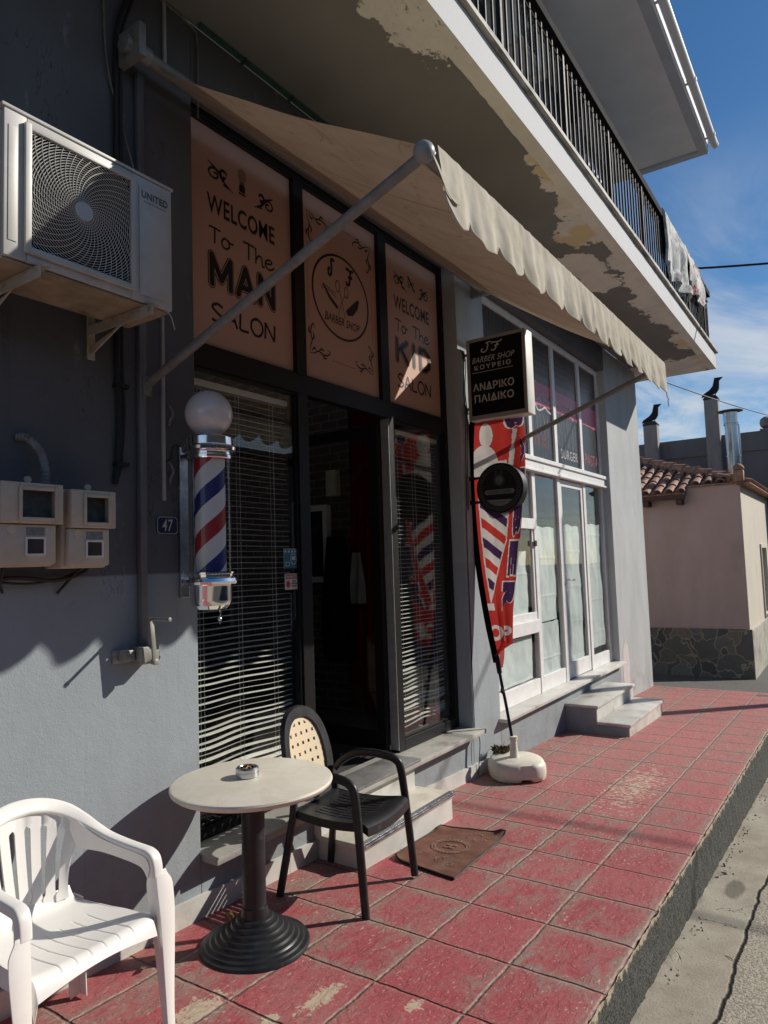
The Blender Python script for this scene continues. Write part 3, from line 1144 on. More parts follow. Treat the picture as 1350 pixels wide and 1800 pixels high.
def salon_panel(x0, x1, L, Rr, word, label, ornament):
    p = panel(x0, x1, label)
    u = lambda k: L + (Rr - L) * k
    mb = MB()
    # soft grey drop shadow, then the black word
    mb.flat(text2d('WELCOME', .0, 0, 1.06, (L + .004, Rr + .002, 3.678, 3.79)), MPy, .0005)
    mb.build('lettering', pmat('grey_vinyl', (.16, .12, .10), .05, .6), p, smooth=0)
    mb = MB()
    letter_block(mb, 'WELCOME', (L, Rr - .004, 3.684, 3.795), .012, d=.0010, spacing=1.06)
    mb.build('lettering', M['ink'], p, smooth=0)
    for hw_, rc_, wd_ in (('To', (L + .012, L + .20, 3.508, 3.600), .0125), ('The', (L + .275, Rr - .005, 3.505, 3.605), .0125), ('SALON', (L + .022, Rr - .012, 3.055, 3.158), .0165)):
        mb = MB()
        handtext(mb, hw_, rc_, wd_, MPy, .0006)
        mb.build('lettering', M['ink'], p, smooth=0)
    # big outlined word: black rim, peach line, black core
    BLOCK = {'M': [[(0, 0), (0, 1)], [(0, 1), (.5, .22)], [(.5, .22), (1, 1)], [(1, 1), (1, 0)]],
             'A': [[(0, 0), (.5, 1)], [(.5, 1), (1, 0)], [(.2, .30), (.8, .30)]],
             'N': [[(0, 0), (0, 1)], [(0, 1), (1, 0)], [(1, 0), (1, 1)]],
             'K': [[(0, 0), (0, 1)], [(1, 1), (.12, .48)], [(.32, .62), (1, 0)]],
             'I': [[(.5, 0), (.5, 1)]],
             'D': [[(0, 0), (0, 1)], [(0, 1), (.55, 1)], [(.55, 1), (1, .76)], [(1, .76), (1, .24)], [(1, .24), (.55, 0)], [(.55, 0), (0, 0)]]}
    wd = {'M': 1.25, 'A': 1.1, 'N': 1.0, 'K': 1.0, 'I': .35, 'D': .95}
    tot = sum(wd[c] for c in word) + .52 * (len(word) - 1)
    k_ = (Rr - L - .056) / tot
    for width, mt, d0 in ((.056, M['ink'], .0006), (.045, M['peach'], .0020), (.036, M['ink'], .0034)):
        mb = MB()
        xx = L + .028
        n_ = 0
        for c in word:
            for s_ in BLOCK[c]:
                pts = [(xx + a_ * wd[c] * k_, 3.268 + b_ * .167) for a_, b_ in s_]
                mb.flat(ribbon(pts, width, 2), MPy, d0 + .00012 * (n_ % 9))
                n_ += 1
                for q_ in pts:
                    mb.flat(disc2d(q_[0], q_[1], width / 2, 16), MPy, d0 + .00012 * (n_ % 9))
                    n_ += 1
            xx += (wd[c] + .52) * k_
        mb.build('lettering', mt, p, smooth=0)
    mb = MB()
    swirl(mb, (L, L + .20, 3.875, 3.985), False, .013)
    swirl(mb, (Rr - .175, Rr, 3.865, 3.975), True, .013)
    c = (L + Rr) / 2
    if ornament == 'brush':
        mb.flat(([(c - .022, 3.905), (c + .024, 3.905), (c + .026, 3.94), (c + .016, 3.955), (c - .016, 3.955), (c - .024, 3.94)], [(0, 1, 2, 3, 4, 5)]), MPy, .0009)
        mb.flat(rect2d(c - .028, c + .028, 3.888, 3.900), MPy, .0009)
        mb.flat(rect2d(c - .022, c + .022, 3.958, 3.966), MPy, .0009)
    else:
        mb.flat(ribbon([(c - .05, 4.01), (c, 3.96), (c + .05, 3.90)], .022), MPy, .0009)
        for q in range(7):
            mb.flat(ribbon([(c - .045 + q * .008, 4.0 - q * .008), (c - .028 + q * .008, 4.013 - q * .008)], .003, 2), MPy, .0009)
        mb.flat(ribbon([(c + .05, 3.985), (c, 3.955), (c - .03, 3.935)], .006), MPy, .0012)
        mb.flat(ribbon([(c + .055, 3.965), (c, 3.955), (c - .03, 3.95)], .006), MPy, .0015)
        mb.flat(ring2d(c - .042, 3.925, .008, .013, 16), MPy, .0012)
        mb.flat(ring2d(c - .044, 3.955, .008, .013, 16), MPy, .0015)
    mb.build('ornament', M['ink'], p, smooth=0)
    if ornament == 'brush':
        mb = MB()
        mb.flat(disc2d(c, 4.008, .036, 24, .044), MPy, .0009)
        mb.build('ornament', pmat('brown_bristle_print', (.27, .18, .11), .3, .7, 0, 90), p, smooth=0)


salon_panel(2.45, 3.335, 2.632, 3.186, 'MAN', 'peach panel printed WELCOME To The MAN SALON', 'brush')
salon_panel(4.415, 5.245, 4.552, 5.103, 'KID', 'peach panel printed WELCOME To The KID SALON', 'comb')

# middle panel with the round emblem
p = panel(3.435, 4.305, 'peach panel with a round scissors emblem and scroll corners')
mb = MB()
mb.flat(ring2d(3.870, 3.548, .312, .330, 72, .925), MPy, .0006)
J = [[(.75, 1.0), (.45, .94), (.5, .6), (.42, .15), (.15, 0), (.0, .22), (.1, .42), (.28, .38)], [(.35, .97), (.7, 1.02), (.95, .95)]]
F = [[(.1, .86), (.22, 1.0), (.55, .9), (1.0, 1.0)], [(.62, .93), (.55, .5), (.4, .08), (.12, .02), (.06, .2)], [(.28, .5), (.55, .5), (.82, .56)]]
strokes(mb, J, (3.725, 3.80, 3.675, 3.795), .021, MPy, .0006)
strokes(mb, F, (3.925, 4.02, 3.668, 3.79), .021, MPy, .0006)
letter_block(mb, 'BARBER SHOP', (3.672, 4.078, 3.345, 3.405), .012, shear=.25)
mb.flat(([(3.655, 3.595), (3.672, 3.597), (3.735, 3.53), (3.822, 3.478), (3.828, 3.462), (3.805, 3.455), (3.72, 3.51)], [(0, 1, 2, 3, 4, 5, 6)]), MPy, .0008)
mb.flat(([(3.915, 3.47), (3.935, 3.44), (4.0, 3.455), (4.06, 3.52), (4.082, 3.585), (4.065, 3.595)], [(0, 1, 2, 3, 4, 5)]), MPy, .0008)
# scroll corners and thin frame lines
for sx in (-1, 1):
    for sz in (-1, 1):
        cx, cz = 3.87 + sx * .365, 3.56 + sz * .49
        def q(pts):
            return [(cx - sx * a, cz - sz * b) for a, b in pts]
        for k, s in enumerate(([(0, 0), (.05, .01), (.09, .03), (.15, .015), (.20, .03), (.215, .055), (.19, .06)],
                               [(0, 0), (.008, .05), (.025, .09), (.012, .15), (.03, .20), (.05, .205), (.05, .18)],
                               [(.09, .03), (.12, .05), (.155, .045)], [(.025, .09), (.045, .12), (.035, .15)],
                               [(.02, .02), (.05, .045), (.06, .03)], [(.13, .02), (.15, -.005), (.18, .0)], [(.015, .13), (-.01, .15), (0, .18)])):
            mb.flat(ribbon(q(s), .012 if k < 2 else .014, 5, True), MPy, .0006 + .0003 * k)
for (a, b, c_, d_) in ((3.74, 4.00, 4.055, 4.058), (3.74, 4.00, 3.067, 3.070), (3.500, 3.5025, 3.30, 3.83), (4.238, 4.2405, 3.30, 3.83)):
    mb.flat(rect2d(a, b, c_, d_), MPy, .0005)
mb.build('lettering', M['ink'], p, smooth=0)
mb = MB()
for s in ([(3.905, 3.405), (3.88, 3.50), (3.845, 3.59)], [(3.825, 3.415), (3.86, 3.50), (3.905, 3.575)],
          [(3.64, 3.575), (3.70, 3.585), (3.80, 3.56)], [(3.64, 3.562), (3.72, 3.565), (3.81, 3.535)]):
    mb.flat(ribbon(s, .006), MPy, .0006 + .0003 * len(mb.f) % .002)
mb.flat(ring2d(3.825, 3.622, .020, .026, 24, 1.7), MPy, .0022)
mb.flat(ring2d(3.925, 3.605, .020, .026, 24, 1.7), MPy, .0022)
mb.build('ornament', pmat('grey_print', (.10, .075, .06), .1, .6), p, smooth=0)

# glass panes
for a, b, c_, d_ in ((2.468, 3.317, .363, 2.747), (4.473, 5.227, .383, 2.747)):
    mb = MB()
    mb.box(a, b, 2.898, 2.904, c_, d_)
    mb.build('window_pane', M['glass'], bf, smooth=0)
mb = MB()
mb.box(4.370, 4.3745, YF + .002, YB, .30, 2.76)  # pale strip paints in the sunlit highlight on the door post edge
mb.build('edge_highlight', pmat('painted_edge_highlight', (.40, .40, .39), .1, .4, .4, 20), bf, smooth=0)
# open door leaf, hinged on the right post and swung into the shop
mb = MB()
hx = 4.365
mb.box(hx - .045, hx, 2.95, 3.03, .30, 2.72)
mb.box(hx - .045, hx, 3.76, 3.84, .30, 2.72)
mb.box(hx - .045, hx, 3.03, 3.76, .30, .44)
mb.box(hx - .045, hx, 3.03, 3.76, 2.64, 2.72)
dr = mb.build('door', M['black_metal'], bf, bevel=.003, smooth=0)
mb = MB()
mb.box(hx - .026, hx - .020, 3.03, 3.76, .44, 2.64)
mb.build('pane', M['glass'], dr, smooth=0)
mb = MB()
mb.tube([(hx - .05, 3.80, 1.15), (hx - .10, 3.80, 1.15), (hx - .10, 3.80, 1.45), (hx - .05, 3.80, 1.45)], .012, 8)
mb.build('handle', M['steel'], dr)

# venetian blinds
M['blind'] = pmat('grey_blind_slats', (.70, .68, .64), .06, .45, 0, 6, spec=.5)


def blind(x0, x1, z0, z1, label, seed):
    mb = MB()
    n = int((z1 - z0) / .0325)
    rnd = random.Random(seed)
    NXb = 14
    ph = rnd.random() * 9
    for i in range(n):
        z = z1 - .03 - i * .0325
        low = max(0, 1 - (z - z0) / .85)
        tl = R(6) + rnd.uniform(-.06, .06) + low * rnd.uniform(-.55, .75)
        sl = rnd.uniform(-.003, .003) + low * rnd.uniform(-.018, .018)
        vs = []
        for k in range(NXb + 1):
            u = k / NXb
            x = x0 + (x1 - x0) * u
            sag = -.0035 * math.sin(u * PI * 3) * (.4 + 2 * low) + sl * (u - .5) * 2 + low * .010 * noise.noise(Vector((u * 3, z * 9, ph))) + .004 * sm(.8, 1, u) * (.3 + low * 2) * noise.noise(Vector((u * 9, z * 30, ph)))
            tw = tl + low * .5 * noise.noise(Vector((u * 2, z * 5, ph + 4)))
            for q in (-1, 0, 1):
                vs.append((x, 2.962 + .0125 * q * math.cos(tw), z + sag + .0125 * q * math.sin(tw) + (.0022 if q == 0 else 0)))
        fs = []
        for k in range(NXb):
            for q in range(2):
                a = k * 3 + q
                fs.append((a, a + 3, a + 4, a + 1))
        mb.add(vs, fs)
    root = thing('venetian_blind', label, 'blind', ((x0 + x1) / 2, 2.96, z0), 'slatted blinds behind the barber shop glass')
    mb.build('slats', M['blind'], root, smooth=60)
    mb = MB()
    mb.box(x0, x1, 2.945, 2.98, z1 - .02, z1 + .015)
    mb.build('head_rail', M['blind'], root, smooth=0)
    mb = MB()
    for u in (.16, .5, .84):
        x = x0 + (x1 - x0) * u
        for y in (2.9475, 2.9765):
            mb.tube([(x, y, z0), (x, y, z1)], .0014, 4)
    mb.build('ladder_cord', M['white_alu'], root, smooth=0)
    return root


blind(2.47, 3.315, .42, 2.70, 'wide grey slatted blind behind the glass between the barber pole and the open door', 5)
blind(4.475, 5.225, .40, 2.70, 'narrow grey slatted blind behind the glass right of the open door', 11)

# stickers inside the left glass
mb = MB()
mb.box(3.197, 3.322, 2.8962, 2.8975, 1.655, 1.775)
s = tag(mb.build('window_sticker', pmat('blue_sticker', (.02, .11, .17), .3, .4, 0, 25), loc=(3.26, 2.897, 1.655), smooth=0),
        'small blue payment sticker on the glass above the red and white notice', 'sticker', 'stickers on the barber shop glass')
ms = facing_street(2.8962)
mb = MB()
mb.flat(ring2d(3.285, 1.712, .024, .028, 24, 1.25), ms, .0005)
for a, b, c_, d_ in ((3.212, 3.248, 1.668, 1.672), (3.212, 3.248, 1.690, 1.694), (3.212, 3.216, 1.672, 1.690), (3.244, 3.248, 1.672, 1.690),
                     (3.197, 3.322, 1.772, 1.775), (3.197, 3.2, 1.655, 1.772), (3.319, 3.322, 1.655, 1.772)):
    mb.flat(rect2d(a, b, c_, d_), ms, .0006)
for k in range(4):
    mb.flat(rect2d(3.206 + k * .03, 3.222 + k * .03, 1.752, 1.764), ms, .0005)
mb.flat(rect2d(3.270, 3.301, 1.706, 1.728), ms, .0009)
mb.build('print', pmat('pale_blue_print', (.40, .55, .60), .1, .4), s, smooth=0)
mb = MB()
mb.box(3.203, 3.332, 2.8962, 2.8975, 1.525, 1.622)
s = tag(mb.build('window_sticker', pmat('white_sticker', (.50, .48, .45), .05, .4), loc=(3.267, 2.897, 1.525), smooth=0),
        'small white notice with a red heading, below the blue sticker on the glass', 'sticker', 'stickers on the barber shop glass')
mb = MB()
mb.flat(rect2d(3.209, 3.326, 1.590, 1.617), ms, .0005)
mb.flat(disc2d(3.232, 1.558, .017, 24, .022), ms, .0005)
mb.build('print', pmat('dark_red_print', (.32, .03, .035), .1, .4), s, smooth=0)
mb = MB()
mb.flat(text2d('ΕΝΗΜΕΡΩΣΗ', .01, 0, 1, (3.214, 3.321, 1.595, 1.612)), ms, .0009)
mb.build('print', M['white_ink'], s, smooth=0)
mb = MB()
for k, (a, b) in enumerate(((3.270, 3.308), (3.262, 3.318), (3.262, 3.318))):
    z = 1.576 - k * .015
    x = a
    while x < b - .006:
        w_ = .004 + .004 * ((k * 7 + int(x * 900)) % 3)
        mb.flat(rect2d(x, min(b, x + w_), z - .004, z + .004), ms, .0005)
        x += w_ + .002
mb.build('print', M['ink'], s, smooth=0)

# things seen dimly inside the barber shop
mb = MB()
mb.box(5.50, 5.58, 4.40, 4.72, 1.50, 2.28)
o = mb.build('wall_cabinet', M['white_alu'], loc=(5.54, 4.56, 1.5), bevel=.006, smooth=0)
tag(o, 'white framed cabinet on the brick wall, seen through the open door', 'cabinet')
mb = MB()
mb.box(5.494, 5.499, 4.45, 4.67, 1.56, 2.22)
mb.build('pane', M['dark_void'], o, smooth=0)
mb = MB()
mb.box(5.50, 5.583, 4.27, 4.40, 2.36, 2.62)
tag(mb.build('wall_heater', M['cream_plastic'], loc=(5.54, 4.33, 2.36), bevel=.01, smooth=0),
    'small pale box on the brick wall above the white cabinet', 'box')


def hanging(name, y0, y1, z0, z1, x, mat, label, cat, folds, amp, seed):
    mb = MB()

    def fn(u, v):
        y = y0 + (y1 - y0) * (u - .5) * (.55 + .45 * min(1, (1 - v) * 1.6)) + (0) + (y1 - y0) * .5
        a = amp * (.4 + .6 * (1 - v))
        return (x - .03 + a * math.sin(u * folds * 2 * PI + seed + 1.3 * v), y, z0 + (z1 - z0) * v)
    mb.grid(fn, 60, 24)
    return tag(mb.build(name, mat, loc=(x, (y0 + y1) / 2, z0), solid=.004), label, cat)


hanging('curtain', 3.62, 4.14, .26, 3.2, 5.50, clothmat('red_curtain_cloth', (.14, .010, .010), None, .15), 'dark red curtain hanging inside the barber shop', 'curtain', 5, .035, 1)
hanging('coat', 4.00, 4.42, .75, 1.95, 5.45, clothmat('black_coat_cloth', (.013, .013, .015), None, .05), 'black coat hanging on the wall inside, left of the red curtain', 'coat', 2, .04, 3)
hanging('towel', 3.86, 4.02, 1.30, 1.78, 5.40, clothmat('white_towel_cloth', (.30, .29, .29), None, .15), 'small white towel hanging in front of the red curtain', 'towel', 1.2, .03, 2)

# ================================================================== empty shop front
vf = thing('empty_shopfront', 'white aluminium shopfront with papered glass and worn dark film in the upper windows', 'shopfront', (7.75, 2.85, .258))
mb = MB()
Y0, Y1 = 2.838, 2.895


def wb(x0, x1, z0, z1, y0=Y0, y1=Y1):
    mb.box(x0, x1, y0, y1, z0, z1)


wb(5.85, 5.93, .258, 4.235)
wb(9.57, 9.65, .258, 4.235)
wb(5.93, 9.57, 4.165, 4.235)
for xm in (7.12, 7.89, 8.82):
    wb(xm - .045, xm + .045, 2.76, 4.165)
wb(7.075, 7.165, .258, 2.60)
wb(7.845, 7.935, .258, 2.60)
wb(8.775, 8.865, .258, 2.60)
for a, b in ((5.93, 7.075), (7.165, 7.845), (8.865, 9.57)):
    wb(a, b, .258, .42, Y0 + .008, Y1 - .004)
wb(5.93, 7.075, .90, 1.03, Y0 - .02, Y1 - .004)
wb(5.93, 7.075, 1.03, 1.11, Y0 + .008, Y1 - .004)
wb(5.93, 7.075, 1.98, 2.09, Y0 - .02, Y1 - .004)
wb(7.03, 7.075, 1.11, 1.98, Y0 + .012, Y1 - .006)
mb.build('frame', M['white_alu'], vf, bevel=.004, smooth=0)
mb = MB()
mb.box(5.85, 9.70, Y0 - .055, Y1, 2.600, 2.625)
mb.box(5.85, 9.70, Y0 - .035, Y1, 2.625, 2.715)
mb.box(5.85, 9.70, Y0 - .055, Y1, 2.715, 2.760)
mb.build('transom', M['white_alu'], vf, bevel=.004, smooth=0)
mb = MB()
mb.box(7.05, 7.10, Y0 - .018, Y0, 1.80, 1.86)
mb.build('hinge', pmat('rusty_brown_bracket', (.05, .03, .02), .3, .7), vf, bevel=.004, smooth=0)
# door
mb = MB()
wb2 = lambda a, b, c_, d_: mb.box(a, b, Y0 + .012, Y1 - .008, c_, d_)
wb2(7.945, 8.01, .268, 2.59)
wb2(8.70, 8.765, .268, 2.59)
wb2(8.01, 8.70, .268, .45)
wb2(8.01, 8.70, 2.51, 2.59)
dr = mb.build('door', M['white_alu'], vf, bevel=.004, smooth=0)
mb = MB()
mb.box(7.965, 7.99, Y0 - .01, Y0 + .012, 1.28, 1.50)
mb.tube([(7.977, Y0 - .01, 1.41), (7.977, Y0 - .05, 1.41), (8.11, Y0 - .055, 1.405)], .010, 8)
mb.build('handle', M['white_alu'], dr)
mb = MB()
mb.box(8.012, 8.698, 2.862, 2.868, .452, 2.508)
mb.build('pane', M['glass'], dr, smooth=0)
M['film_glass'] = glassmat('film_glass', (.5, .5, .52))
for a, b, c_, d_ in ((5.932, 7.073, .422, .898), (5.932, 7.028, 1.112, 1.978), (5.932, 7.073, 2.092, 2.598), (7.167, 7.843, .422, 2.598), (8.867, 9.568, .422, 2.598)):
    mb = MB()
    mb.box(a, b, 2.862, 2.868, c_, d_)
    mb.build('pane', M['glass'], vf, smooth=0)
mfilm = facing_street(2.863)
film = pmat('dark_window_film', (.030, .030, .034), .35, .3, 0, 5, dirt=(.085, .085, .085), dirt_amt=(.5, .75), dirt_scale=6, stretch=(6, 1, .5), spec=.28)
pink = pmat('faded_pink_film', (.50, .085, .17), .2, .4, 0, 6, stretch=(3, 1, 1), dirt=(.10, .03, .05), dirt_amt=(.55, .8))
maroon = pmat('dark_maroon_film', (.07, .018, .03), .35, .35, 0, 4, stretch=(4, 1, 1))
scr_w = pmat('worn_white_film', (.42, .41, .40), .3, .5, 0, 40)
red_w = pmat('worn_red_film', (.30, .05, .06), .35, .5, 0, 40)


def clip_strokes(mb, lst, rect, w, d, spans, n=8):
    """strokes laid on the film, cut where the white mullions stand"""
    u0, u1, v0, v1 = rect
    for k, s in enumerate(lst):
        vs, fs = ribbon([(u0 + x * (u1 - u0), v0 + y * (v1 - v0)) for x, y in s], w, n)
        fs = [f for f in fs if any(all(a < vs[i][0] < b for i in f) for a, b in spans)]
        mb.flat((vs, fs), mfilm, d + .0004 * (k % 4))


SP = ((5.935, 7.07), (7.17, 7.84), (7.94, 8.77), (8.87, 9.565))
random.seed(21)
for q, (a, b) in enumerate(SP):
    mb = MB()
    mb.box(a, b, 2.863, 2.869, 2.765, 4.16)
    pane = mb.build('window_film', film, vf, smooth=0)
    if q == 0:
        continue
    # a pink band with a dripping lower edge, a dark fade above it
    mb = MB()
    n = 160
    top = 3.655
    for k in range(n):
        xa, xb = a + (b - a) * k / n, a + (b - a) * (k + 1) / n
        drop = .03 * noise.noise(Vector((xa * 4, 0, 3))) + (.06 * max(0, noise.noise(Vector((xa * 23, 1, 7))) - .12)) + .004 * noise.noise(Vector((xa * 90, 2, 2)))
        mb.flat(rect2d(xa, xb, 3.40 - drop, 3.66 + .01 * noise.noise(Vector((xa * 5, 2, 2)))), mfilm, .0006)
    mb.build('print', pink, pane, smooth=0)
    mb = MB()
    mb.flat(rect2d(a, b, 3.672, 3.74), mfilm, .0006)
    for k in range(4):
        z = 3.80 + .07 * k
        mb.flat(([(a, z), (b, z + .01), (b, z + .03), (a, z + .022)], [(0, 1, 2, 3)]), mfilm, .0006)
    mb.build('print', maroon, pane, smooth=0)
    mb = MB()
    C1 = [[(.20, .80), (.10, 1.0), (.0, .55), (.06, .12), (.22, .2)], [(.30, .5), (.24, .2), (.34, .15), (.38, .4), (.30, .5)],
          [(.54, .45), (.44, .5), (.43, .2), (.54, .22)], [(.70, .48), (.60, .46), (.60, .18), (.69, .25), (.71, .5), (.72, .2), (.8, .25)]]
    if q == 1:
        clip_strokes(mb, C1, (7.32, 7.98, 3.42, 3.66), .020, .0014, SP)
        clip_strokes(mb, [[(0, .8), (.15, .1), (.35, .2), (.6, .75), (.8, .4), (1.1, .1)]], (7.34, 7.83, 3.33, 3.41), .020, .0014, SP)
    if q == 2:
        clip_strokes(mb, C1, (8.02, 8.62, 3.42, 3.64), .010, .0014, SP)
        for k in range(9):
            xx = 8.0 + .08 * k + random.uniform(-.02, .02)
            clip_strokes(mb, [[(0, 1), (random.uniform(-.3, .6), .6), (random.uniform(0, .5), .3), (random.uniform(-.2, .6), 0)]],
                         (xx, xx + .07, 3.0, 3.33), .004, .0014, SP)
        mb.flat(text2d('BURGER', .0, 0, 1.15, (8.10, 8.70, 2.86, 2.975)), mfilm, .0012)
    if q == 1:
        for k in range(5):
            xx = 7.25 + .11 * k
            clip_strokes(mb, [[(0, 1), (random.uniform(-.3, .6), .6), (random.uniform(0, .5), 0)]], (xx, xx + .05, 3.05, 3.3), .004, .0014, SP)
    if mb.v:
        mb.build('lettering', scr_w, pane, smooth=0)
    mb = MB()
    if q == 3:
        mb.flat(text2d('PASTA', .0, 0, 1.1, (9.00, 9.54, 2.87, 3.02)), mfilm, .0012)
    if q == 1:
        for k in range(8):
            xx = 7.22 + .065 * k
            clip_strokes(mb, [[(0, 1), (random.uniform(-.6, .9), .5), (random.uniform(-.4, .8), 0)]], (xx, xx + .05, 2.92, 3.05), .010, .0014, SP)
    if mb.v:
        mb.build('lettering', red_w, pane, smooth=0)

# paper sheets taped behind the glass
M['paper'] = clothmat('thin_white_paper', (.84, .90, .90), (.74, .82, .82), .10, 5, bump=.3, bscale=20)


def paper(x0, x1, z0, z1, label, seed, wav=.035):
    mb = MB()

    def fn(u, v):
        zz_ = z0 + (z1 - z0) * v
        e0 = wav * noise.noise(Vector((0, zz_ * 2.5, seed)))
        e1 = wav * noise.noise(Vector((3, zz_ * 2.8, seed + 5)))
        x = x0 + (x1 - x0) * u + e0 * (1 - u) * .3 + e1 * u
        y = 2.888 + .012 * noise.noise(Vector((x * 3.2, zz_ * 2.0, seed))) + .010 * noise.noise(Vector((x * 9, zz_ * 6, seed))) + .0015 * noise.noise(Vector((x * 26, zz_ * 19, seed)))
        cr = abs(((zz_ - z0) / .42 + seed * .37) % 1 - .5)
        y += -.005 * max(0, 1 - cr * 22)
        top = .02 * noise.noise(Vector((u * 4, 0, seed))) if v == 1 else 0
        return (x, y, zz_ + top)
    mb.grid(fn, 44, 110)
    tag(mb.build('paper_sheet', M['paper'], loc=((x0 + x1) / 2, 2.886, z0), smooth=80), label, 'paper sheet', 'white paper sheets taped behind the empty shop glass')


paper(5.95, 6.98, .43, .88, 'low wide white paper sheet behind the glass under the shop window ledge', 1.3)
paper(5.95, 6.95, 1.10, 1.75, 'white paper sheet behind the small window above the ledge, beside the flag', 4.1)
paper(7.18, 7.76, .98, 2.02, 'upper white paper sheet left of the white shop door', 7.7)
paper(7.18, 7.80, .40, .965, 'lower white paper sheet left of the white shop door', 2.9, .02)
paper(8.02, 8.64, .44, 2.06, 'long white paper sheet behind the glass of the white shop door', 9.2, .03)
paper(8.875, 9.50, .50, 2.10, 'long white paper sheet right of the white shop door', 5.5, .03)

# ================================================================== steps
st = thing('doorstep', 'cream marble step with a metal nosing at the open barber shop door', 'step', (3.77, 2.55, -.05))
mb = MB()
mb.box(3.250, 4.280, 2.400, W - .001, -.20, .072)
mb.build('riser', M['marble'], st, bevel=.002, smooth=0)
mb = MB()
mb.box(3.242, 4.290, 2.385, W - .001, .072, .100)
mb.build('tread', pmat('cream_marble_tread', (.58, .55, .46), .14, .5, 0, 4, dirt=(.34, .29, .2), dirt_amt=(.5, .8), dirt_scale=5), st, bevel=.005)
mb = MB()
mb.box(3.242, 4.290, 2.395, 2.425, .100, .104)
mb.tube([(3.242, 2.386, .094), (4.290, 2.386, .094)], .012, 8)
mb.build('nosing', M['steel'], st)
mb = MB()
mb.box(3.240, 4.275, 2.690, W - .001, .1005, .2475)
mb.build('upper_riser', M['marble'], st, smooth=0)
mb = MB()
mb.box(3.300, 4.275, 2.628, 2.87, .2825, .298)
mb.build('door_sill', M['marble_dark'], st, bevel=.003)

st = thing('marble_steps', 'two grey marble steps below the white door of the empty shop', 'steps', (8.2, 2.4, -.23))
for k, (y0, ztop) in enumerate(((2.055, -.070), (2.385, .095))):
    mb = MB()
    mb.box(7.49, 8.93, y0 + .02, (2.40 if k == 0 else W - .001), -.45, ztop - .03)
    mb.build('riser', M['marble'], st, bevel=.002, smooth=0)
    mb = MB()
    mb.box(7.465, 8.955, y0, (2.40 if k == 0 else W - .001), ztop - .03, ztop)
    mb.build('tread', M['marble'], st, bevel=.004)
mb = MB()
mb.box(7.478, 7.4895, 2.08, W - .001, -.45, -.101)
mb.box(7.478, 7.4895, 2.41, W - .001, -.101, .064)
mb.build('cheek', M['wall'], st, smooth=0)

# ================================================================== awning
aw = thing('awning', 'faded cream fabric awning with a scalloped front, let down over the barber shop', 'awning', (3.8, W, 3.1))
TUBE = Vector((0, 2.64, 4.10))
BAR = Vector((0, 1.165, 3.10))
mb = MB()
mb.tube([(1.96, TUBE.y, TUBE.z), (5.62, TUBE.y, TUBE.z)], .033, 16)
mb.build('roller_tube', pmat('dirty_white_tube', (.20, .19, .17), .12, .5, .1, 14), aw)
for xa, xb in ((1.93, 1.97), (5.60, 5.63)):
    mb = MB()
    mb.box(xa, xb, 2.56, W, 4.03, 4.19)
    if xa < 3:
        mb.tube([(1.90, TUBE.y, TUBE.z), (2.04, TUBE.y, TUBE.z)], .044, 12)
    mb.build('tube_bracket', M['grey_steel'], aw, bevel=.006)


def awmat():
    m, t = newmat('faded_awning_cloth')
    co = t.n('ShaderNodeNewGeometry').outputs['Position']
    x, y, z = t.xyz(co)
    n1 = t.noise(t.scaled(co, (1, .45, 1)), 3.2, 8, .65)
    c = t.mix(t.ss(n1, .3, .72), (.36, .30, .225, 1), (.45, .385, .30, 1))
    sp = t.noise(t.scaled(co, (3.4, .8, 1)), 7, 4, .6)
    c = t.mix(t.m('MULTIPLY', t.ss(sp, .64, .72), .55), c, (.20, .14, .10, 1))
    wv = t.m('ABSOLUTE', t.m('SUBTRACT', t.noise(co, 1.6, 3, .5, 1.2), .5))
    ring = t.m('SUBTRACT', 1.0, t.ss(wv, .0, .010))
    c = t.mix(t.m('MULTIPLY', ring, .35), c, (.18, .12, .08, 1))
    sm_ = t.m('ABSOLUTE', t.m('SUBTRACT', t.m('FRACT', t.m('DIVIDE', t.m('ADD', x, .15), 1.2)), .5))
    c = t.mix(t.m('MULTIPLY', t.m('SUBTRACT', 1.0, t.ss(sm_, .004, .012)), .55), c, (.15, .11, .08, 1))
    df = t.n('ShaderNodeBsdfDiffuse')
    t.put(df.inputs[0], c)
    t.put(df.inputs['Normal'], t.bump(t.noise(co, 260, 2), .12, .002))
    tl = t.n('ShaderNodeBsdfTranslucent')
    t.put(tl.inputs[0], t.mix(.5, c, (.30, .16, .10, 1)))
    mx = t.n('ShaderNodeMixShader')
    mx.inputs[0].default_value = .10
    t.t.links.new(df.outputs[0], mx.inputs[1])
    t.t.links.new(tl.outputs[0], mx.inputs[2])
    t.out(mx.outputs[0])
    return m


M['awning'] = awmat()
M['valance'] = clothmat('cream_valance_cloth', (.66, .62, .53), (.52, .47, .38), .18, 5, bump=.25, bscale=160)  # valance cloth paler than the awning fabric
XL, XR = 2.07, 5.60


def aw_fab(u, v):
    # u along x, v from the tube to the front bar
    xl = 2.085 + (XL - 2.085) * v
    xr = 5.47 + (XR - 5.47) * v
    x = xl + (xr - xl) * u
    y = TUBE.y - .02 + (BAR.y - TUBE.y + .02) * v
    z = TUBE.z - .035 + (BAR.z + .03 - TUBE.z + .035) * v
    sag = -.035 * math.sin(PI * v) * (1 + .3 * math.sin(u * 7))
    sag += .008 * noise.noise(Vector((x * 1.4, y * 2.2, 1)))
    return (x, y, z + sag)


mb = MB()
mb.grid(aw_fab, 90, 36)
mb.build('fabric', M['awning'], aw, smooth=80)


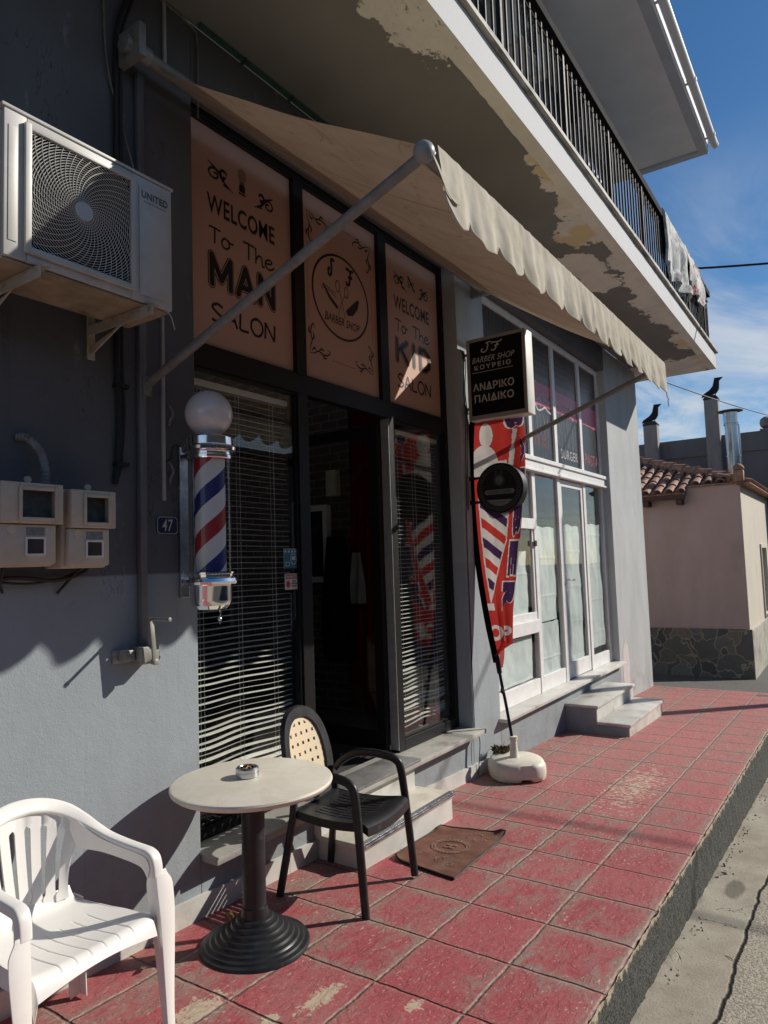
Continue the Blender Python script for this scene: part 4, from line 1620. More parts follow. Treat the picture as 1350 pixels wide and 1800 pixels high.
def val_pt(u, v):
    x = XL + .03 + (XR + .03 - XL - .03) * u
    ph = (x - XL) / .253
    sc = abs(math.sin(PI * ph))                      # lobes hang between pinched peaks
    depth = .195 + .080 * sc ** .75 + .012 * noise.noise(Vector((x * 3, 2, 1)))
    if u > .955:
        depth += .12 * ((u - .955) / .045) ** 1.5
    if u < .03:
        depth -= .06 * (1 - u / .03)
    fold = .011 * v * (math.cos(2 * PI * ph) + .9 * noise.noise(Vector((x * 7, 0, 2)))) + .005 * v * math.sin(x * 47 + 3 * noise.noise(Vector((x * 5, 1, 1)))) + .004 * noise.noise(Vector((x * 22, v * 3, 4)))
    return (x, BAR.y - .034 - .02 * v + fold, BAR.z + .034 - depth * v)


mb = MB()
mb.grid(val_pt, 420, 14)
val = mb.build('valance', M['valance'], aw, smooth=80)
mb = MB()
mb.tube([val_pt(i / 420, 1.0) for i in range(421)], .0035, 5)
mb.build('hem', M['valance'], val)
# torn strip at the left end of the front bar
mb = MB()
tp = catmull([(XL + .005, BAR.y - .03, BAR.z - .02), (XL + .02, BAR.y - .045, BAR.z - .075), (XL + .055, BAR.y - .05, BAR.z - .125), (XL + .10, BAR.y - .055, BAR.z - .15), (XL + .13, BAR.y - .06, BAR.z - .15)], 8)
mb.sweep(tp, (0, -1, .3), lambda t_: [(-.007 - .006 * math.sin(t_ * 9), -.001), (.007, -.001), (.007, .001), (-.007 - .006 * math.sin(t_ * 9), .001)])
mb.build('torn_strip', M['valance'], aw, smooth=60)
mb = MB()
mb.tube([(XL - .02, BAR.y, BAR.z), (XR + .03, BAR.y, BAR.z)], .030, 14)
mb.build('front_bar', M['grey_steel'], aw)
mb = MB()
mb.sphere((XL - .010, BAR.y, BAR.z), .039, 20, 12)
mb.build('bar_end_cap', pmat('grey_plastic_cap', (.30, .31, .31), .1, .4), aw)
for xa, foot in ((XL, 2.534), (XR, 2.545)):
    mb = MB()
    mb.tube([(xa, W - .03, foot), (xa, BAR.y, BAR.z)], .021, 12)
    a_ = mb.build('arm', M['grey_steel'], aw)
    mb = MB()
    mb.box(xa - .022, xa + .022, W - .05, W, foot - .05, foot + .04)
    mb.build('arm_bracket', M['grey_steel'], a_, bevel=.005, smooth=0)
mb = MB()
mb.box(2.030, 2.066, W - .040, W - .008, 1.33, 4.06)
mb.build('drive_rod', pmat('grey_drive_rod', (.16, .165, .18), .15, .45, .3, 12, dirt=(.05, .045, .04), dirt_amt=(.6, .8), stretch=(1, 1, .3)), aw, bevel=.005)
M['crank_steel'] = pmat('worn_cast_metal', (.30, .29, .26), .15, .5, .35, 25, dirt=(.16, .14, .11), dirt_amt=(.55, .75), dirt_scale=20)
mb = MB()
mb.box(1.90, 2.09, W - .012, W - .001, 1.262, 1.322)
mb.box(1.985, 2.082, W - .095, W - .013, 1.252, 1.330)
mb.box(1.925, 1.98, W - .06, W - .013, 1.27, 1.32)
mb.build('gear_box', M['crank_steel'], aw, bevel=.007)
mb = MB()
mb.tube([(2.035, W - .105, 1.262), (2.035, W - .135, 1.262)], .014, 10)
mb.obox((2.022, W - .128, 1.355), (1, 0, 0), (0, 1, .1), (-.10, 0, 1), .011, .005, .105)
mb.tube([(2.008, W - .13, 1.452), (2.008, W - .25, 1.452)], .0075, 8)
mb.tube([(2.008, W - .25, 1.452), (2.008, W - .262, 1.452)], .010, 8)
mb.build('crank_handle', M['crank_steel'], aw, bevel=.002)

# ================================================================== air conditioner
def ac_unit(name, label, x0, x1, y0, y1, z0, z1, full=True):
    ac = thing(name, label, 'air conditioner', ((x0 + x1) / 2, y1, z0), 'air conditioner units')
    w, h = x1 - x0, z1 - z0
    gx0, gx1 = x0 + .085 * w / .72, x0 + .515 * w / .72
    gz0, gz1 = z0 + .045 * h / .53, z1 - .04 * h / .53
    mb = MB()
    # body shell with a square opening for the fan
    mb.box(x0, x1, y0 + .02, y1, z0, z1)
    body = mb.build('body', M['ac_white'], ac, bevel=.012)
    mb = MB()
    for a, b, c_, d_ in ((x0 + .004, gx0, z0 + .004, z1 - .004), (gx1, x1 - .004, z0 + .004, z1 - .004), (gx0, gx1, z0 + .004, gz0), (gx0, gx1, gz1, z1 - .004)):
        mb.box(a, b, y0, y0 + .0195, c_, d_)
    mb.build('front_panel', M['ac_white'], body, bevel=.004)
    mb = MB()
    for a, b, c_, d_ in ((gx0 - .012, gx0 + .010, gz0 - .012, gz1 + .012), (gx1 - .010, gx1 + .012, gz0 - .012, gz1 + .012),
                         (gx0 + .010, gx1 - .010, gz0 - .012, gz0 + .010), (gx0 + .010, gx1 - .010, gz1 - .010, gz1 + .012)):
        mb.box(a, b, y0 - .016, y0 - .0005, c_, d_)
    mb.box(gx1 + .035, x1 - .03, y0 - .006, y0 - .0005, z0 + .03, z1 - .045)
    mb.box(x0 + .018, x0 + .05, y0 - .003, y0 - .0005, z0 + .06, z1 - .06)
    mb.box(x0 - .004, x1 + .004, y0 - .003, y1, z1 + .0005, z1 + .012)
    mb.build('trim', M['ac_white'], body, bevel=.004)
    cx, cz = (gx0 + gx1) / 2, (gz0 + gz1) / 2
    mb = MB()
    mb.box(gx0, gx1, y0 + .012, y0 + .0193, gz0, gz1)
    mb.build('fan_cavity', M['dark_void'], ac, smooth=0)
    mb = MB()
    hw, hh = (gx1 - gx0) / 2 - .008, (gz1 - gz0) / 2 - .008
    nr = 28 if full else 10
    for i in range(nr):
        r = .035 + i * (1.42 * hw - .035) / nr
        run = []
        for k in range(97):
            a = 2 * PI * k / 96
            px, pz = r * math.cos(a), r * math.sin(a)
            if abs(px) <= hw and abs(pz) <= hh:
                run.append((cx + px, y0 - .006, cz + pz))
            else:
                if len(run) > 1:
                    mb.tube(run, .0014, 4)
                run = []
        if len(run) > 1:
            mb.tube(run, .0014, 4)
    ns = 44 if full else 20
    for k in range(ns):
        run = []
        for i in range(30):
            r = .03 + (1.42 * hw - .03) * i / 29
            a = 2 * PI * k / ns - 1.15 * (i / 29) ** .8
            px, pz = r * math.cos(a), r * math.sin(a)
            if abs(px) <= hw and abs(pz) <= hh:
                run.append((cx + px, y0 - .009, cz + pz))
        if len(run) > 1:
            mb.tube(run, .0013, 4)
    mb.build('fan_grille', pmat('pale_grille_wire', (.60, .60, .57), .05, .5), ac, smooth=0)
    mb = MB()
    mb.lathe([(.0, -.003), (.034, -.003), (.036, .0), (.036, .012), (0, .012)], (cx, y0 - .012, cz), 24, 'y')
    mb.build('grille_hub', pmat('grey_hub', (.50, .52, .53), .05, .5), ac)
    return ac


ac = ac_unit('air_conditioner', 'weathered white outdoor air conditioner on wall brackets above the electricity meters',
             1.205, 1.925, 2.34, 2.63, 2.755, 3.29)
mb = MB()
mb.flat(text2d('UNITED', .03, 0, 1.1, (1.765, 1.895, 3.197, 3.228)), facing_street(2.3335), .0006)
mb.build('lettering', pmat('dark_grey_print', (.07, .07, .07), .1, .5), ac, smooth=0)
mb = MB()
for a in range(9):
    mb.flat(rect2d(1.775 + a * .013, 1.784 + a * .013, 3.181, 3.186), facing_street(2.3335), .0006)
mb.build('lettering', pmat('grey_small_print', (.2, .2, .2), .1, .5), ac, smooth=0)
for xb in (1.33, 1.80):
    mb = MB()
    mb.box(xb - .018, xb + .018, W - .012, W - .001, 2.60, 2.80)
    mb.box(xb - .020, xb + .020, 2.29, W - .012, 2.7415, 2.7465)
    mb.box(xb - .020, xb - .015, 2.29, W - .012, 2.700, 2.7415)
    mb.add([(xb - .004, W - .012, 2.62), (xb + .004, W - .012, 2.62), (xb + .004, W - .012, 2.66), (xb - .004, W - .012, 2.66),
            (xb - .004, 2.46, 2.735), (xb + .004, 2.46, 2.735), (xb + .004, 2.42, 2.741), (xb - .004, 2.42, 2.741)],
           [(0, 1, 2, 3), (4, 5, 6, 7), (0, 1, 5, 4), (2, 3, 7, 6), (0, 3, 7, 4), (1, 2, 6, 5)])
    mb.build('wall_bracket', M.get('brk') or pmat('stained_white_bracket', (.46, .43, .36), .12, .5, .1, 14, dirt=(.2, .15, .09), dirt_amt=(.55, .75), dirt_scale=14), ac, bevel=.002, smooth=0)
mb = MB()
mb.box(1.22, 1.91, 2.352, 2.625, 2.7475, 2.7545)
mb.build('base_pan', pmat('stained_base_pan', (.34, .28, .19), .2, .7, .1, 8, dirt=(.12, .08, .05), dirt_amt=(.5, .75)), ac, smooth=0)
mb = MB()
mb.tube(catmull([(1.88, 2.36, 2.765), (1.905, 2.335, 2.74), (1.925, 2.33, 2.68)], 5), .003, 6)
mb.build('drain_tube', M['conduit'], ac)

ac2 = ac_unit('air_conditioner', 'old outdoor air conditioner up on the balcony wall, behind the railing', 6.02, 6.82, 2.36, 2.66, 6.66, 7.23, False)
for xb in (6.15, 6.68):
    mb = MB()
    mb.box(xb - .02, xb + .02, 2.30, W - .02, 6.62, 6.655)
    mb.box(xb - .02, xb + .02, W - .02, W - .006, 6.43, 6.655)
    mb.build('wall_bracket', M['cream_plastic'], ac2, bevel=.003, smooth=0)

# wall lantern, balcony door, both on the upper wall
ln = thing('wall_lantern', 'black iron wall lantern on the balcony wall, under the roof', 'lantern', (8.35, 2.74, 7.1))
mb = MB()
lc = Vector((8.33, 2.55, 7.12))
mb.lathe([(.05, 0), (.075, .02), (.12, .26), (.13, .27)], lc, 6)
mb.build('lamp_glass', pmat('smoked_lamp_glass', (.03, .03, .03), .2, .2), ln, smooth=0)
mb = MB()
mb.lathe([(.14, .27), (.15, .285), (.06, .36), (.02, .38), (.02, .42), (0, .43)], lc, 6)
for k in range(6):
    a = 2 * PI * k / 6
    mb.tube([lc + Vector((.077 * math.cos(a), .077 * math.sin(a), .015)), lc + Vector((.132 * math.cos(a), .132 * math.sin(a), .275))], .008, 5)
mb.lathe([(.06, -.03), (.06, .0), (0, .01)], lc, 6)
mb.tube(catmull([lc + Vector((0, 0, .40)), lc + Vector((0, .05, .50)), lc + Vector((0, .14, .46)), lc + Vector((0, .19, .30))], 6), .012, 8)
mb.box(8.29, 8.37, 2.722, 2.738, 7.26, 7.52)
mb.build('lamp_frame', M['black_metal'], ln, smooth=0)
bx = thing('louvred_cabinet', 'white framed louvred cabinet on the balcony floor, behind the railing', 'cabinet', (6.78, 2.05, 4.86))
mb = MB()
for p_ in ((6.54, 6.62, 4.86, 5.55), (6.92, 7.00, 4.86, 5.55), (6.62, 6.92, 5.42, 5.55), (6.62, 6.92, 4.86, 4.95)):
    mb.box(p_[0], p_[1], 1.90, 2.25, p_[2], p_[3])
mb.build('frame', M['white_alu'], bx, bevel=.006, smooth=0)
mb = MB()
mb.box(6.62, 6.92, 1.94, 2.2, 4.95, 5.42)
for k in range(13):
    z = 4.975 + k * .034
    mb.add([(6.625, 1.938, z), (6.915, 1.938, z), (6.915, 1.912, z - .018), (6.625, 1.912, z - .018)], [(0, 1, 2, 3)])
mb.build('louvres', pmat('brown_louvre_paint', (.14, .075, .045), .15, .6), bx, smooth=0)
mb = MB()
random.seed(8)
mb.grid(lambda u, v: (7.34 + .26 * math.cos(2 * PI * u) * math.sin(PI * v) * (1 + .2 * noise.noise(Vector((u * 5, v * 3, 1)))), 2.0 + .12 * math.sin(2 * PI * u) * math.sin(PI * v),
                      4.865 + .37 * (1 - math.cos(PI * v)) / 2 * (1 + .25 * noise.noise(Vector((math.cos(2 * PI * u) * 2, v * 3, 7))))), 32, 16)
tag(mb.build('bundle', M['white_plastic'], loc=(7.34, 2.0, 4.865), smooth=80), 'crumpled white bundle on the balcony floor right of the louvred cabinet', 'bundle')

# ================================================================== electricity meters
def meter(x0, x1, z0, z1, label, flip):
    y0, y1 = 2.565, W - .001
    mt = thing('electricity_meter', label, 'electricity meter', ((x0 + x1) / 2, y1, z0), 'electricity meters on the grey wall')
    w, h = x1 - x0, z1 - z0
    zm = z0 + .50 * h
    mb = MB()
    mb.box(x0 - .012, x1 - .005, y0 + .05, y1, z0 - .004, z1 + .004)
    mb.build('back_case', M['cream_plastic'], mt, bevel=.010)
    mb = MB()
    mb.box(x0, x1 - .012, y0 + .018, y0 + .0495, z0 + .004, zm)
    mb.build('lower_cover', M['cream_plastic'], mt, bevel=.008)
    mb = MB()
    # lid frame around a sunken window
    a, b, c_, d_ = x0 + .30 * w, x1 - .025, zm + .018, z1 - .022
    mb.box(x0, a, y0, y0 + .0495, zm + .002, z1)
    mb.box(b, x1 + .006, y0, y0 + .0495, zm + .002, z1)
    mb.box(a, b, y0, y0 + .0495, zm + .002, c_)
    mb.box(a, b, y0, y0 + .0495, d_, z1)
    lid = mb.build('upper_lid', M['cream_plastic'], mt, bevel=.004)
    mb = MB()
    fr = .007
    for p in ((a - fr, a + fr, c_ - fr, d_ + fr), (b - fr, b + fr, c_ - fr, d_ + fr), (a + fr, b - fr, c_ - fr, c_ + fr), (a + fr, b - fr, d_ - fr, d_ + fr)):
        mb.box(p[0], p[1], y0 - .006, y0 - .0003, p[2], p[3])
    mb.build('window_rim', M['cream_plastic'], lid, bevel=.003)
    mb = MB()
    mb.box(a, b, y0 + .030, y0 + .034, c_, d_)
    mb.build('meter_dial', pmat('dark_meter_dial', (.075, .08, .08), .4, .6, 0, 30), lid, smooth=0)
    mb = MB()
    mb.box(a, b, y0 + .004, y0 + .006, c_, d_)
    mb.build('window_pane', M['glass_clear'], lid, smooth=0)
    mb = MB()
    cx = (a + b) / 2
    mb.box(cx - .038, cx + .036, y0 + .0155, y0 + .0178, zm - .042, zm - .012)
    mb.build('label_plate', pmat('grey_label_plate', (.22, .22, .22), .2, .5, .3, 60), mt, bevel=.002, smooth=0)
    mb = MB()
    q0, q1, r0, r1 = cx - .034, cx + .030, z0 + .045, z0 + .100
    for p in ((q0 - .008, q0, r0 - .008, r1 + .008), (q1, q1 + .008, r0 - .008, r1 + .008), (q0, q1, r0 - .008, r0), (q0, q1, r1, r1 + .008)):
        mb.box(p[0], p[1], y0 + .0125, y0 + .0177, p[2], p[3])
    mb.build('switch_rim', M['white_alu'], mt, bevel=.002)
    mb = MB()
    mb.box(q0, q1, y0 + .016, y0 + .0177, r0, r1)
    mb.build('switch_window', pmat('smoky_switch_window', (.05, .04, .035), .3, .3), mt, smooth=0)
    mb = MB()
    mb.lathe([(.0, -.010), (.012, -.010), (.014, -.004), (.014, .0)], ((x0 + .55 * w), y0 + .06, z1 + .018), 14, 'y')
    mb.build('seal', M['cream_plastic'], mt)
    mb = MB()
    mb.lathe([(.0, -.003), (.018, -.003), (.018, .0)], (x0 + .20 * w, y0 + .0175, zm - .022), 18, 'y')
    mb.build('seal', M['cream_plastic'], mt)
    return mt


meter(1.325, 1.560, 1.700, 2.012, 'cream electricity meter box under the grey corrugated hose, the left of two', 0)
meter(1.600, 1.795, 1.690, 2.000, 'cream electricity meter box nearer the grey awning rod, the right of two', 1)
mb = MB()
path = catmull([(1.545, 2.66, 2.02), (1.545, 2.66, 2.08), (1.535, 2.675, 2.15), (1.50, 2.70, 2.205), (1.475, 2.74, 2.215)], 8)
mb.tube(path, [.019 if i % 2 else .016 for i in range(len(path))], 12)
tag(mb.build('corrugated_hose', M['grey_steel'], loc=(1.545, 2.7, 2.02)), 'short grey corrugated hose rising from the left meter into the wall', 'hose')
mb = MB()
mb.tube(catmull([(1.0, W - .02, 1.60), (1.25, W - .025, 1.635), (1.45, W - .03, 1.655), (1.62, W - .03, 1.64), (1.74, W - .03, 1.665), (1.76, W - .06, 1.70)], 8), .009, 7)
mb.tube(catmull([(1.0, W - .014, 1.612), (1.3, W - .02, 1.645), (1.52, W - .03, 1.63), (1.70, W - .02, 1.66), (1.72, W - .06, 1.70)], 8), .006, 6)
mb.tube(catmull([(1.40, W - .06, 1.70), (1.40, W - .03, 1.64), (1.42, W - .01, 1.60)], 6), .006, 6)
mb.tube(catmull([(1.72, W - .06, 1.69), (1.69, W - .03, 1.645), (1.66, W - .02, 1.61), (1.645, W - .006, 1.585)], 6), .006, 6)
mb.build('x', M['cable_black'], loc=(1.4, W, 1.6))
o = bpy.data.objects['x']
o.name = 'cable'
tag(o, 'black cables looping under the two electricity meters', 'cable')

# cables on the wall
mb = MB()
for dx_, r in ((0, .014), (.022, .010)):
    mb.tube(catmull([(2.02 + dx_, W - .02, 4.56), (1.985 + dx_, W - .02, 4.40), (1.93 + dx_, W - .02, 4.20), (1.925 + dx_, W - .018, 3.9), (1.927 + dx_, W - .018, 3.2),
                     (1.925 + dx_, W - .018, 2.6), (1.935 + dx_, W - .016, 2.4), (1.925 + dx_ * .6, W - .016, 2.15), (1.915, W - .012, 2.06)], 6), r, 8)
for z in (3.35, 2.50, 2.14):
    mb.box(1.91, 1.975, W - .036, W - .001, z, z + .018)
o = mb.build('cable', M['cable_black'], loc=(1.93, W, 2.06))
tag(o, 'thick black insulated cable running down the wall behind the air conditioner', 'cable')
mb = MB()
mb.tube(catmull([(1.86, W - .012, 4.56), (1.865, W - .012, 4.3), (1.885, W - .014, 4.0), (1.96, W - .016, 3.75), (2.03, W - .05, 3.45), (2.06, W - .045, 3.30), (2.07, W - .03, 3.0), (2.072, W - .03, 2.6)], 8), .0045, 6)
tag(mb.build('cable', M['cable_grey'], loc=(1.96, W, 2.6)), 'thin pale cable crossing the wall from the balcony to the awning rod', 'cable')
mb = MB()
mb.box(2.176, 2.192, W - .016, W - .001, 2.0, 2.90)
tag(mb.build('cable_duct', M['conduit'], loc=(2.184, W, 2.0), bevel=.002), 'thin white cable duct standing on the wall left of the barber pole', 'cable duct', 'white cable ducts')
mb = MB()
mb.box(2.205, 2.222, W - .016, W - .001, 4.16, 4.566)
tag(mb.build('cable_duct', M['conduit'], loc=(2.21, W, 4.16), bevel=.002), 'short white cable duct above the awning tube, under the balcony', 'cable duct', 'white cable ducts')
mb = MB()
mb.tube(catmull([(2.10, W - .012, 4.555), (2.25, W - .012, 4.55), (2.40, W - .012, 4.53), (2.425, W - .012, 4.46), (2.425, W - .012, 4.05)], 8), .006, 6)
tag(mb.build('cable', M['cable_grey'], loc=(2.4, W, 4.05)), 'grey cable bent down the wall above the awning fabric', 'cable')
mb = MB()
for k in range(3):
    mb.tube(catmull([(2.42, W - .03 - .008 * k, 4.548 + .006 * k), (3.0, W - .03 - .009 * k, 4.55 + .004 * k), (3.6, W - .028 - .012 * k, 4.545 + .005 * k), (4.6, W - .03, 4.55), (5.6, W - .03, 4.55)], 8), .006, 6)
for x in (2.75, 3.15, 3.6, 4.1):
    mb.box(x - .005, x + .005, W - .055, W - .012, 4.535, 4.566)
tag(mb.build('cable', M['cable_green'], loc=(3.5, W, 4.55)), 'dark green cables along the corner of wall and balcony', 'cable')
mb = MB()
for dx_ in (0, .03):
    mb.tube(catmull([(5.335 + dx_, W - .010, 3.50), (5.36 + dx_, W - .03, 3.40), (5.345 + dx_, W - .02, 3.15), (5.37 + dx_, W - .02, 2.9), (5.35 + dx_, W - .012, 2.6), (5.34 + dx_, W - .008, 2.1)], 6), .004, 6)
mb.tube(catmull([(5.33, W - .006, 2.1), (5.318, W - .006, 1.6), (5.315, W - .006, .42), (5.318, W - .008, .25), (5.315, W - .05, .18), (5.30, W - .03, -.10)], 6), .004, 6)
tag(mb.build('cable', M['cable_black'], loc=(5.34, W, .0)), 'thin black cables down the pillar behind the box sign', 'cable')
for z, lab in ((2.42, 'small rusty metal hook on the wall above the other hook, beside the white duct'), (2.14, 'small rusty metal hook on the wall level with the top of the barber pole glass')):
    mb = MB()
    mb.tube(catmull([(2.215, W - .001, z + .05), (2.215, W - .02, z + .04), (2.222, W - .035, z), (2.215, W - .02, z - .03), (2.225, W - .002, z - .05)], 5), .006, 6)
    tag(mb.build('wall_hook', M['grey_steel'], loc=(2.215, W, z - .05)), lab, 'hook', 'hooks beside the white cable duct')

# house number
hn = thing('house_number', 'small dark blue plate with the number 47 in white', 'house number', (2.206, W, 1.838))
mb = MB()
c8 = [(2.155, 1.838), (2.257, 1.838), (2.269, 1.850), (2.269, 1.913), (2.257, 1.925), (2.155, 1.925), (2.143, 1.913), (2.143, 1.850)]
mb.prism(c8, facing_street(W), .001, .005)
mb.build('plate', pmat('dark_blue_enamel', (.020, .035, .075), .1, .35), hn, smooth=0)
mb = MB()
cc = [(x, z) for x, z in c8]
inner = [(2.206 + (x - 2.206) * .90, 1.8815 + (z - 1.8815) * .88) for x, z in cc]
outer = [(2.206 + (x - 2.206) * .955, 1.8815 + (z - 1.8815) * .945) for x, z in cc]
vs = []
for a, b in zip(inner, outer):
    vs += [a, b]
mb.flat((vs, [(2 * k, 2 * k + 1, (2 * k + 3) % 16, (2 * k + 2) % 16) for k in range(8)]), facing_street(W), .0056)
mb.flat(text2d('47', .012, .1, 1.1, (2.176, 2.238, 1.853, 1.911)), facing_street(W), .0056)
mb.build('numerals', M['white_ink'], hn, smooth=0)

# ================================================================== barber pole
PC = Vector((2.300, 2.545, 0))
bp = thing('barber_pole', 'chrome barber pole with red, white and blue stripes and a white globe', 'barber pole', (PC.x, PC.y, 1.47))
mb = MB()
mb.lathe([(.0, 1.468), (.03, 1.469), (.070, 1.478), (.090, 1.495), (.098, 1.52), (.098, 1.585), (.100, 1.590), (.124, 1.594), (.128, 1.606), (.124, 1.620), (.106, 1.628),
          (.106, 1.640), (.112, 1.642), (.112, 1.650), (.0, 1.650)], PC, 48)
mb.build('lower_cap', M['chrome'], bp, smooth=25)
mb = MB()
mb.lathe([(.0, 2.185), (.104, 2.185), (.108, 2.190), (.108, 2.202), (.103, 2.206), (.103, 2.216), (.118, 2.220), (.128, 2.226), (.130, 2.240), (.126, 2.248), (.112, 2.252), (.112, 2.288), (.108, 2.294),
          (.05, 2.296), (.045, 2.312), (0, 2.312)], PC, 48)
mb.build('upper_cap', M['chrome'], bp, smooth=25)
m, t = newmat('barber_stripes')
co = t.n('ShaderNodeNewGeometry').outputs['Position']
x_, y_, z_ = t.xyz(co)
ang = t.m('DIVIDE', t.m('ARCTAN2', t.m('SUBTRACT', y_, PC.y), t.m('SUBTRACT', x_, PC.x)), 2 * PI)
ph = t.m('FRACT', t.m('ADD', t.m('SUBTRACT', t.m('DIVIDE', z_, .372), ang), .288))
isb = t.m('LESS_THAN', ph, .235)
isr = t.m('MULTIPLY', t.m('GREATER_THAN', ph, .5), t.m('LESS_THAN', ph, .735))
c = t.mix(isb, (.66, .66, .67, 1), (.018, .020, .16, 1))
c = t.mix(isr, c, (.34, .02, .022, 1))
t.out(t.pbsdf(c, .45, 0, None, .5))
mb = MB()
mb.lathe([(.072, 1.652), (.072, 2.184)], PC, 48)
mb.build('striped_cylinder', m, bp)
mb = MB()
mb.lathe([(.101, 1.651), (.101, 2.184)], PC, 48)
mb.build('glass_tube', M['glass_clear'], bp)
mb = MB()
mb.sphere(PC + Vector((0, 0, 2.410)), .113, 40, 24)
mb.build('globe', pmat('milky_globe', (.68, .66, .68), .02, .12, 0, 3, spec=.5, coat=.3), bp)
mb = MB()
mb.box(PC.x - .028, PC.x + .028, W - .016, W - .001, 1.53, 2.27)
mb.box(PC.x - .024, PC.x + .024, PC.y + .07, W - .016, 1.60, 1.62)
mb.box(PC.x - .024, PC.x + .024, PC.y + .07, W - .016, 2.21, 2.23)
mb.box(PC.x - .026, PC.x + .026, PC.y + .085, PC.y + .099, 1.62, 2.21)
mb.build('mounting_bracket', M['steel'], bp, bevel=.003, smooth=0)
mb = MB()
mb.tube(catmull([(2.275, W - .02, 2.27), (2.245, W - .02, 2.275), (2.228, W - .014, 2.25), (2.225, W - .012, 2.21), (2.195, W - .012, 2.19)], 6), .003, 6)
mb.build('power_cord', M['cable_black'], bp)
mb = MB()
mb.tube(catmull([(PC.x + .06, PC.y + .02, 1.48), (PC.x + .075, PC.y + .02, 1.452), (PC.x + .066, PC.y + .02, 1.43), (PC.x + .07, PC.y + .02, 1.40)], 5), .0035, 6)
mb.sphere((PC.x + .068, PC.y + .02, 1.425), .011, 10, 8)
mb.build('pull_cord', M['steel'], bp)

# ================================================================== box sign and round sign
sg = thing('box_sign', 'black and white box sign reading JF BARBER SHOP with Greek words, on the pillar', 'sign', (5.42, 2.41, 2.86),
           'projecting signs on the pillar')
SX = 5.345
mb = MB()
mb.box(SX + .008, SX + .15, 2.142, 2.682, 2.858, 3.562)
mb.build('case', pmat('dusty_sign_case', (.66, .66, .62), .06, .5, 0, 8), sg, bevel=.004)
mb = MB()
for a, b, c_, d_ in ((2.142, 2.172, 2.858, 3.562), (2.652, 2.682, 2.858, 3.562), (2.172, 2.652, 2.858, 2.895), (2.172, 2.652, 3.535, 3.562)):
    mb.box(SX - .004, SX + .0075, a, b, c_, d_)
mb.build('rim', pmat('grey_sign_rim', (.30, .29, .27), .08, .5, .1, 8), sg, bevel=.003, smooth=0)
mb = MB()
mb.box(SX + .001, SX + .0072, 2.1725, 2.6515, 2.8955, 3.5345)
face = mb.build('face', pmat('black_sign_film', (.006, .006, .006), .1, .6, 0, 10, spec=.15), sg, smooth=0)
ms = facing_camera(SX + .001)
M['sign_letters'] = pmat('grey_white_letters', (.50, .48, .44), .04, .5)
mb = MB()
JS = [[(1.0, 1.0), (.72, .95), (.70, .6), (.58, .2), (.32, .0), (.06, .1), (.04, .32), (.22, .36)], [(.5, .93), (.75, .98), (1.05, 1.0)]]
FS = [[(.02, .78), (.12, .95), (.5, .88), (.85, .93), (1.05, 1.08)], [(.62, .9), (.5, .5), (.36, .12), (.1, .0), (.0, .16)], [(.3, .5), (.52, .52), (.74, .58)]]
strokes(mb, JS, (-2.542, -2.452, 3.432, 3.512), .011, ms, .0006)
strokes(mb, FS, (-2.446, -2.352, 3.432, 3.506), .011, ms, .0006)
mb.flat(text2d('BARBER SHOP', .0, .32, 1.05, (-2.632, -2.240, 3.348, 3.398)), ms, .0006)
mb.flat(text2d('ΚΟΥΡΕΙΟ', .022, 0, 1.35, (-2.612, -2.276, 3.287, 3.328)), ms, .0006)
mb.flat(rect2d(-2.634, -2.256, 3.263, 3.267), ms, .0006)
mb.flat(text2d('ΑΝΔΡΙΚΟ', .018, 0, 1.06, (-2.632, -2.256, 3.105, 3.172)), ms, .0006)
mb.flat(text2d('ΠΑΙΔΙΚΟ', .018, 0, 1.06, (-2.622, -2.262, 3.005, 3.072)), ms, .0006)
mb.build('lettering', M['sign_letters'], face, smooth=0)
for z in (3.46, 2.98):
    mb = MB()
    mb.tube([(5.42, 2.682, z), (5.42, W, z)], .014, 8)
    mb.box(5.39, 5.45, W - .008, W - .001, z - .04, z + .04)
    mb.build('wall_bracket', M['grey_steel'], sg)

rs_ = thing('round_sign', 'round black sign reading LAVISH CARE, below the box sign in front of the flag', 'sign', (5.43, 2.455, 2.06),
            'projecting signs on the pillar')
RC = (5.40, 2.455, 2.268)
mb = MB()
mb.lathe([(.0, .10), (.208, .10), (.213, .095), (.213, .004), (.208, -.002), (0, -.002)], RC, 64, 'x')
mb.build('case', M['ink'], rs_, smooth=30)
mr = facing_camera(RC[0] - .002)
cu_, cv_ = -RC[1], RC[2]
mb = MB()
n = 44
for k in range(n):
    for j in (0, 1):
        a = 2 * PI * (k + .5 * j) / n
        b = a + (2 * PI / n) * .62 * (1 if j else -1)
        r0, r1 = .168, .186
        p = [(cu_ + r0 * math.cos(a), cv_ + r0 * math.sin(a)), (cu_ + r1 * math.cos(b), cv_ + r1 * math.sin(b))]
        mb.flat(ribbon(p, .0035, 1), mr, .0006 + .0003 * j)
mb.flat(ring2d(cu_, cv_, .1605, .1635, 64), mr, .0006)
mb.flat(ring2d(cu_, cv_, .190, .193, 64), mr, .0006)
mb.build('border', pmat('dim_grey_border', (.10, .10, .10), .1, .5), rs_, smooth=0)
dimgrey = pmat('dim_grey_print', (.20, .19, .18), .06, .5)
mb = MB()
mb.flat(([(cu_ - .140, cv_ - .034), (cu_ - .122, cv_ - .052), (cu_ + .122, cv_ - .052), (cu_ + .140, cv_ - .034), (cu_ + .122, cv_ - .012), (cu_ - .122, cv_ - .012)], [(0, 1, 2, 3, 4, 5)]), mr, .0008)
seg = [(cu_ + .152 * math.cos(R(a)), cv_ + .152 * math.sin(R(a))) for a in range(219, 322, 4)]
mb.flat((seg, [tuple(range(len(seg)))]), mr, .0008)
mb.flat(disc2d(cu_, cv_ + .066, .030, 32), mr, .0008)
mb.flat(ring2d(cu_, cv_ + .066, .036, .039, 40), mr, .0008)
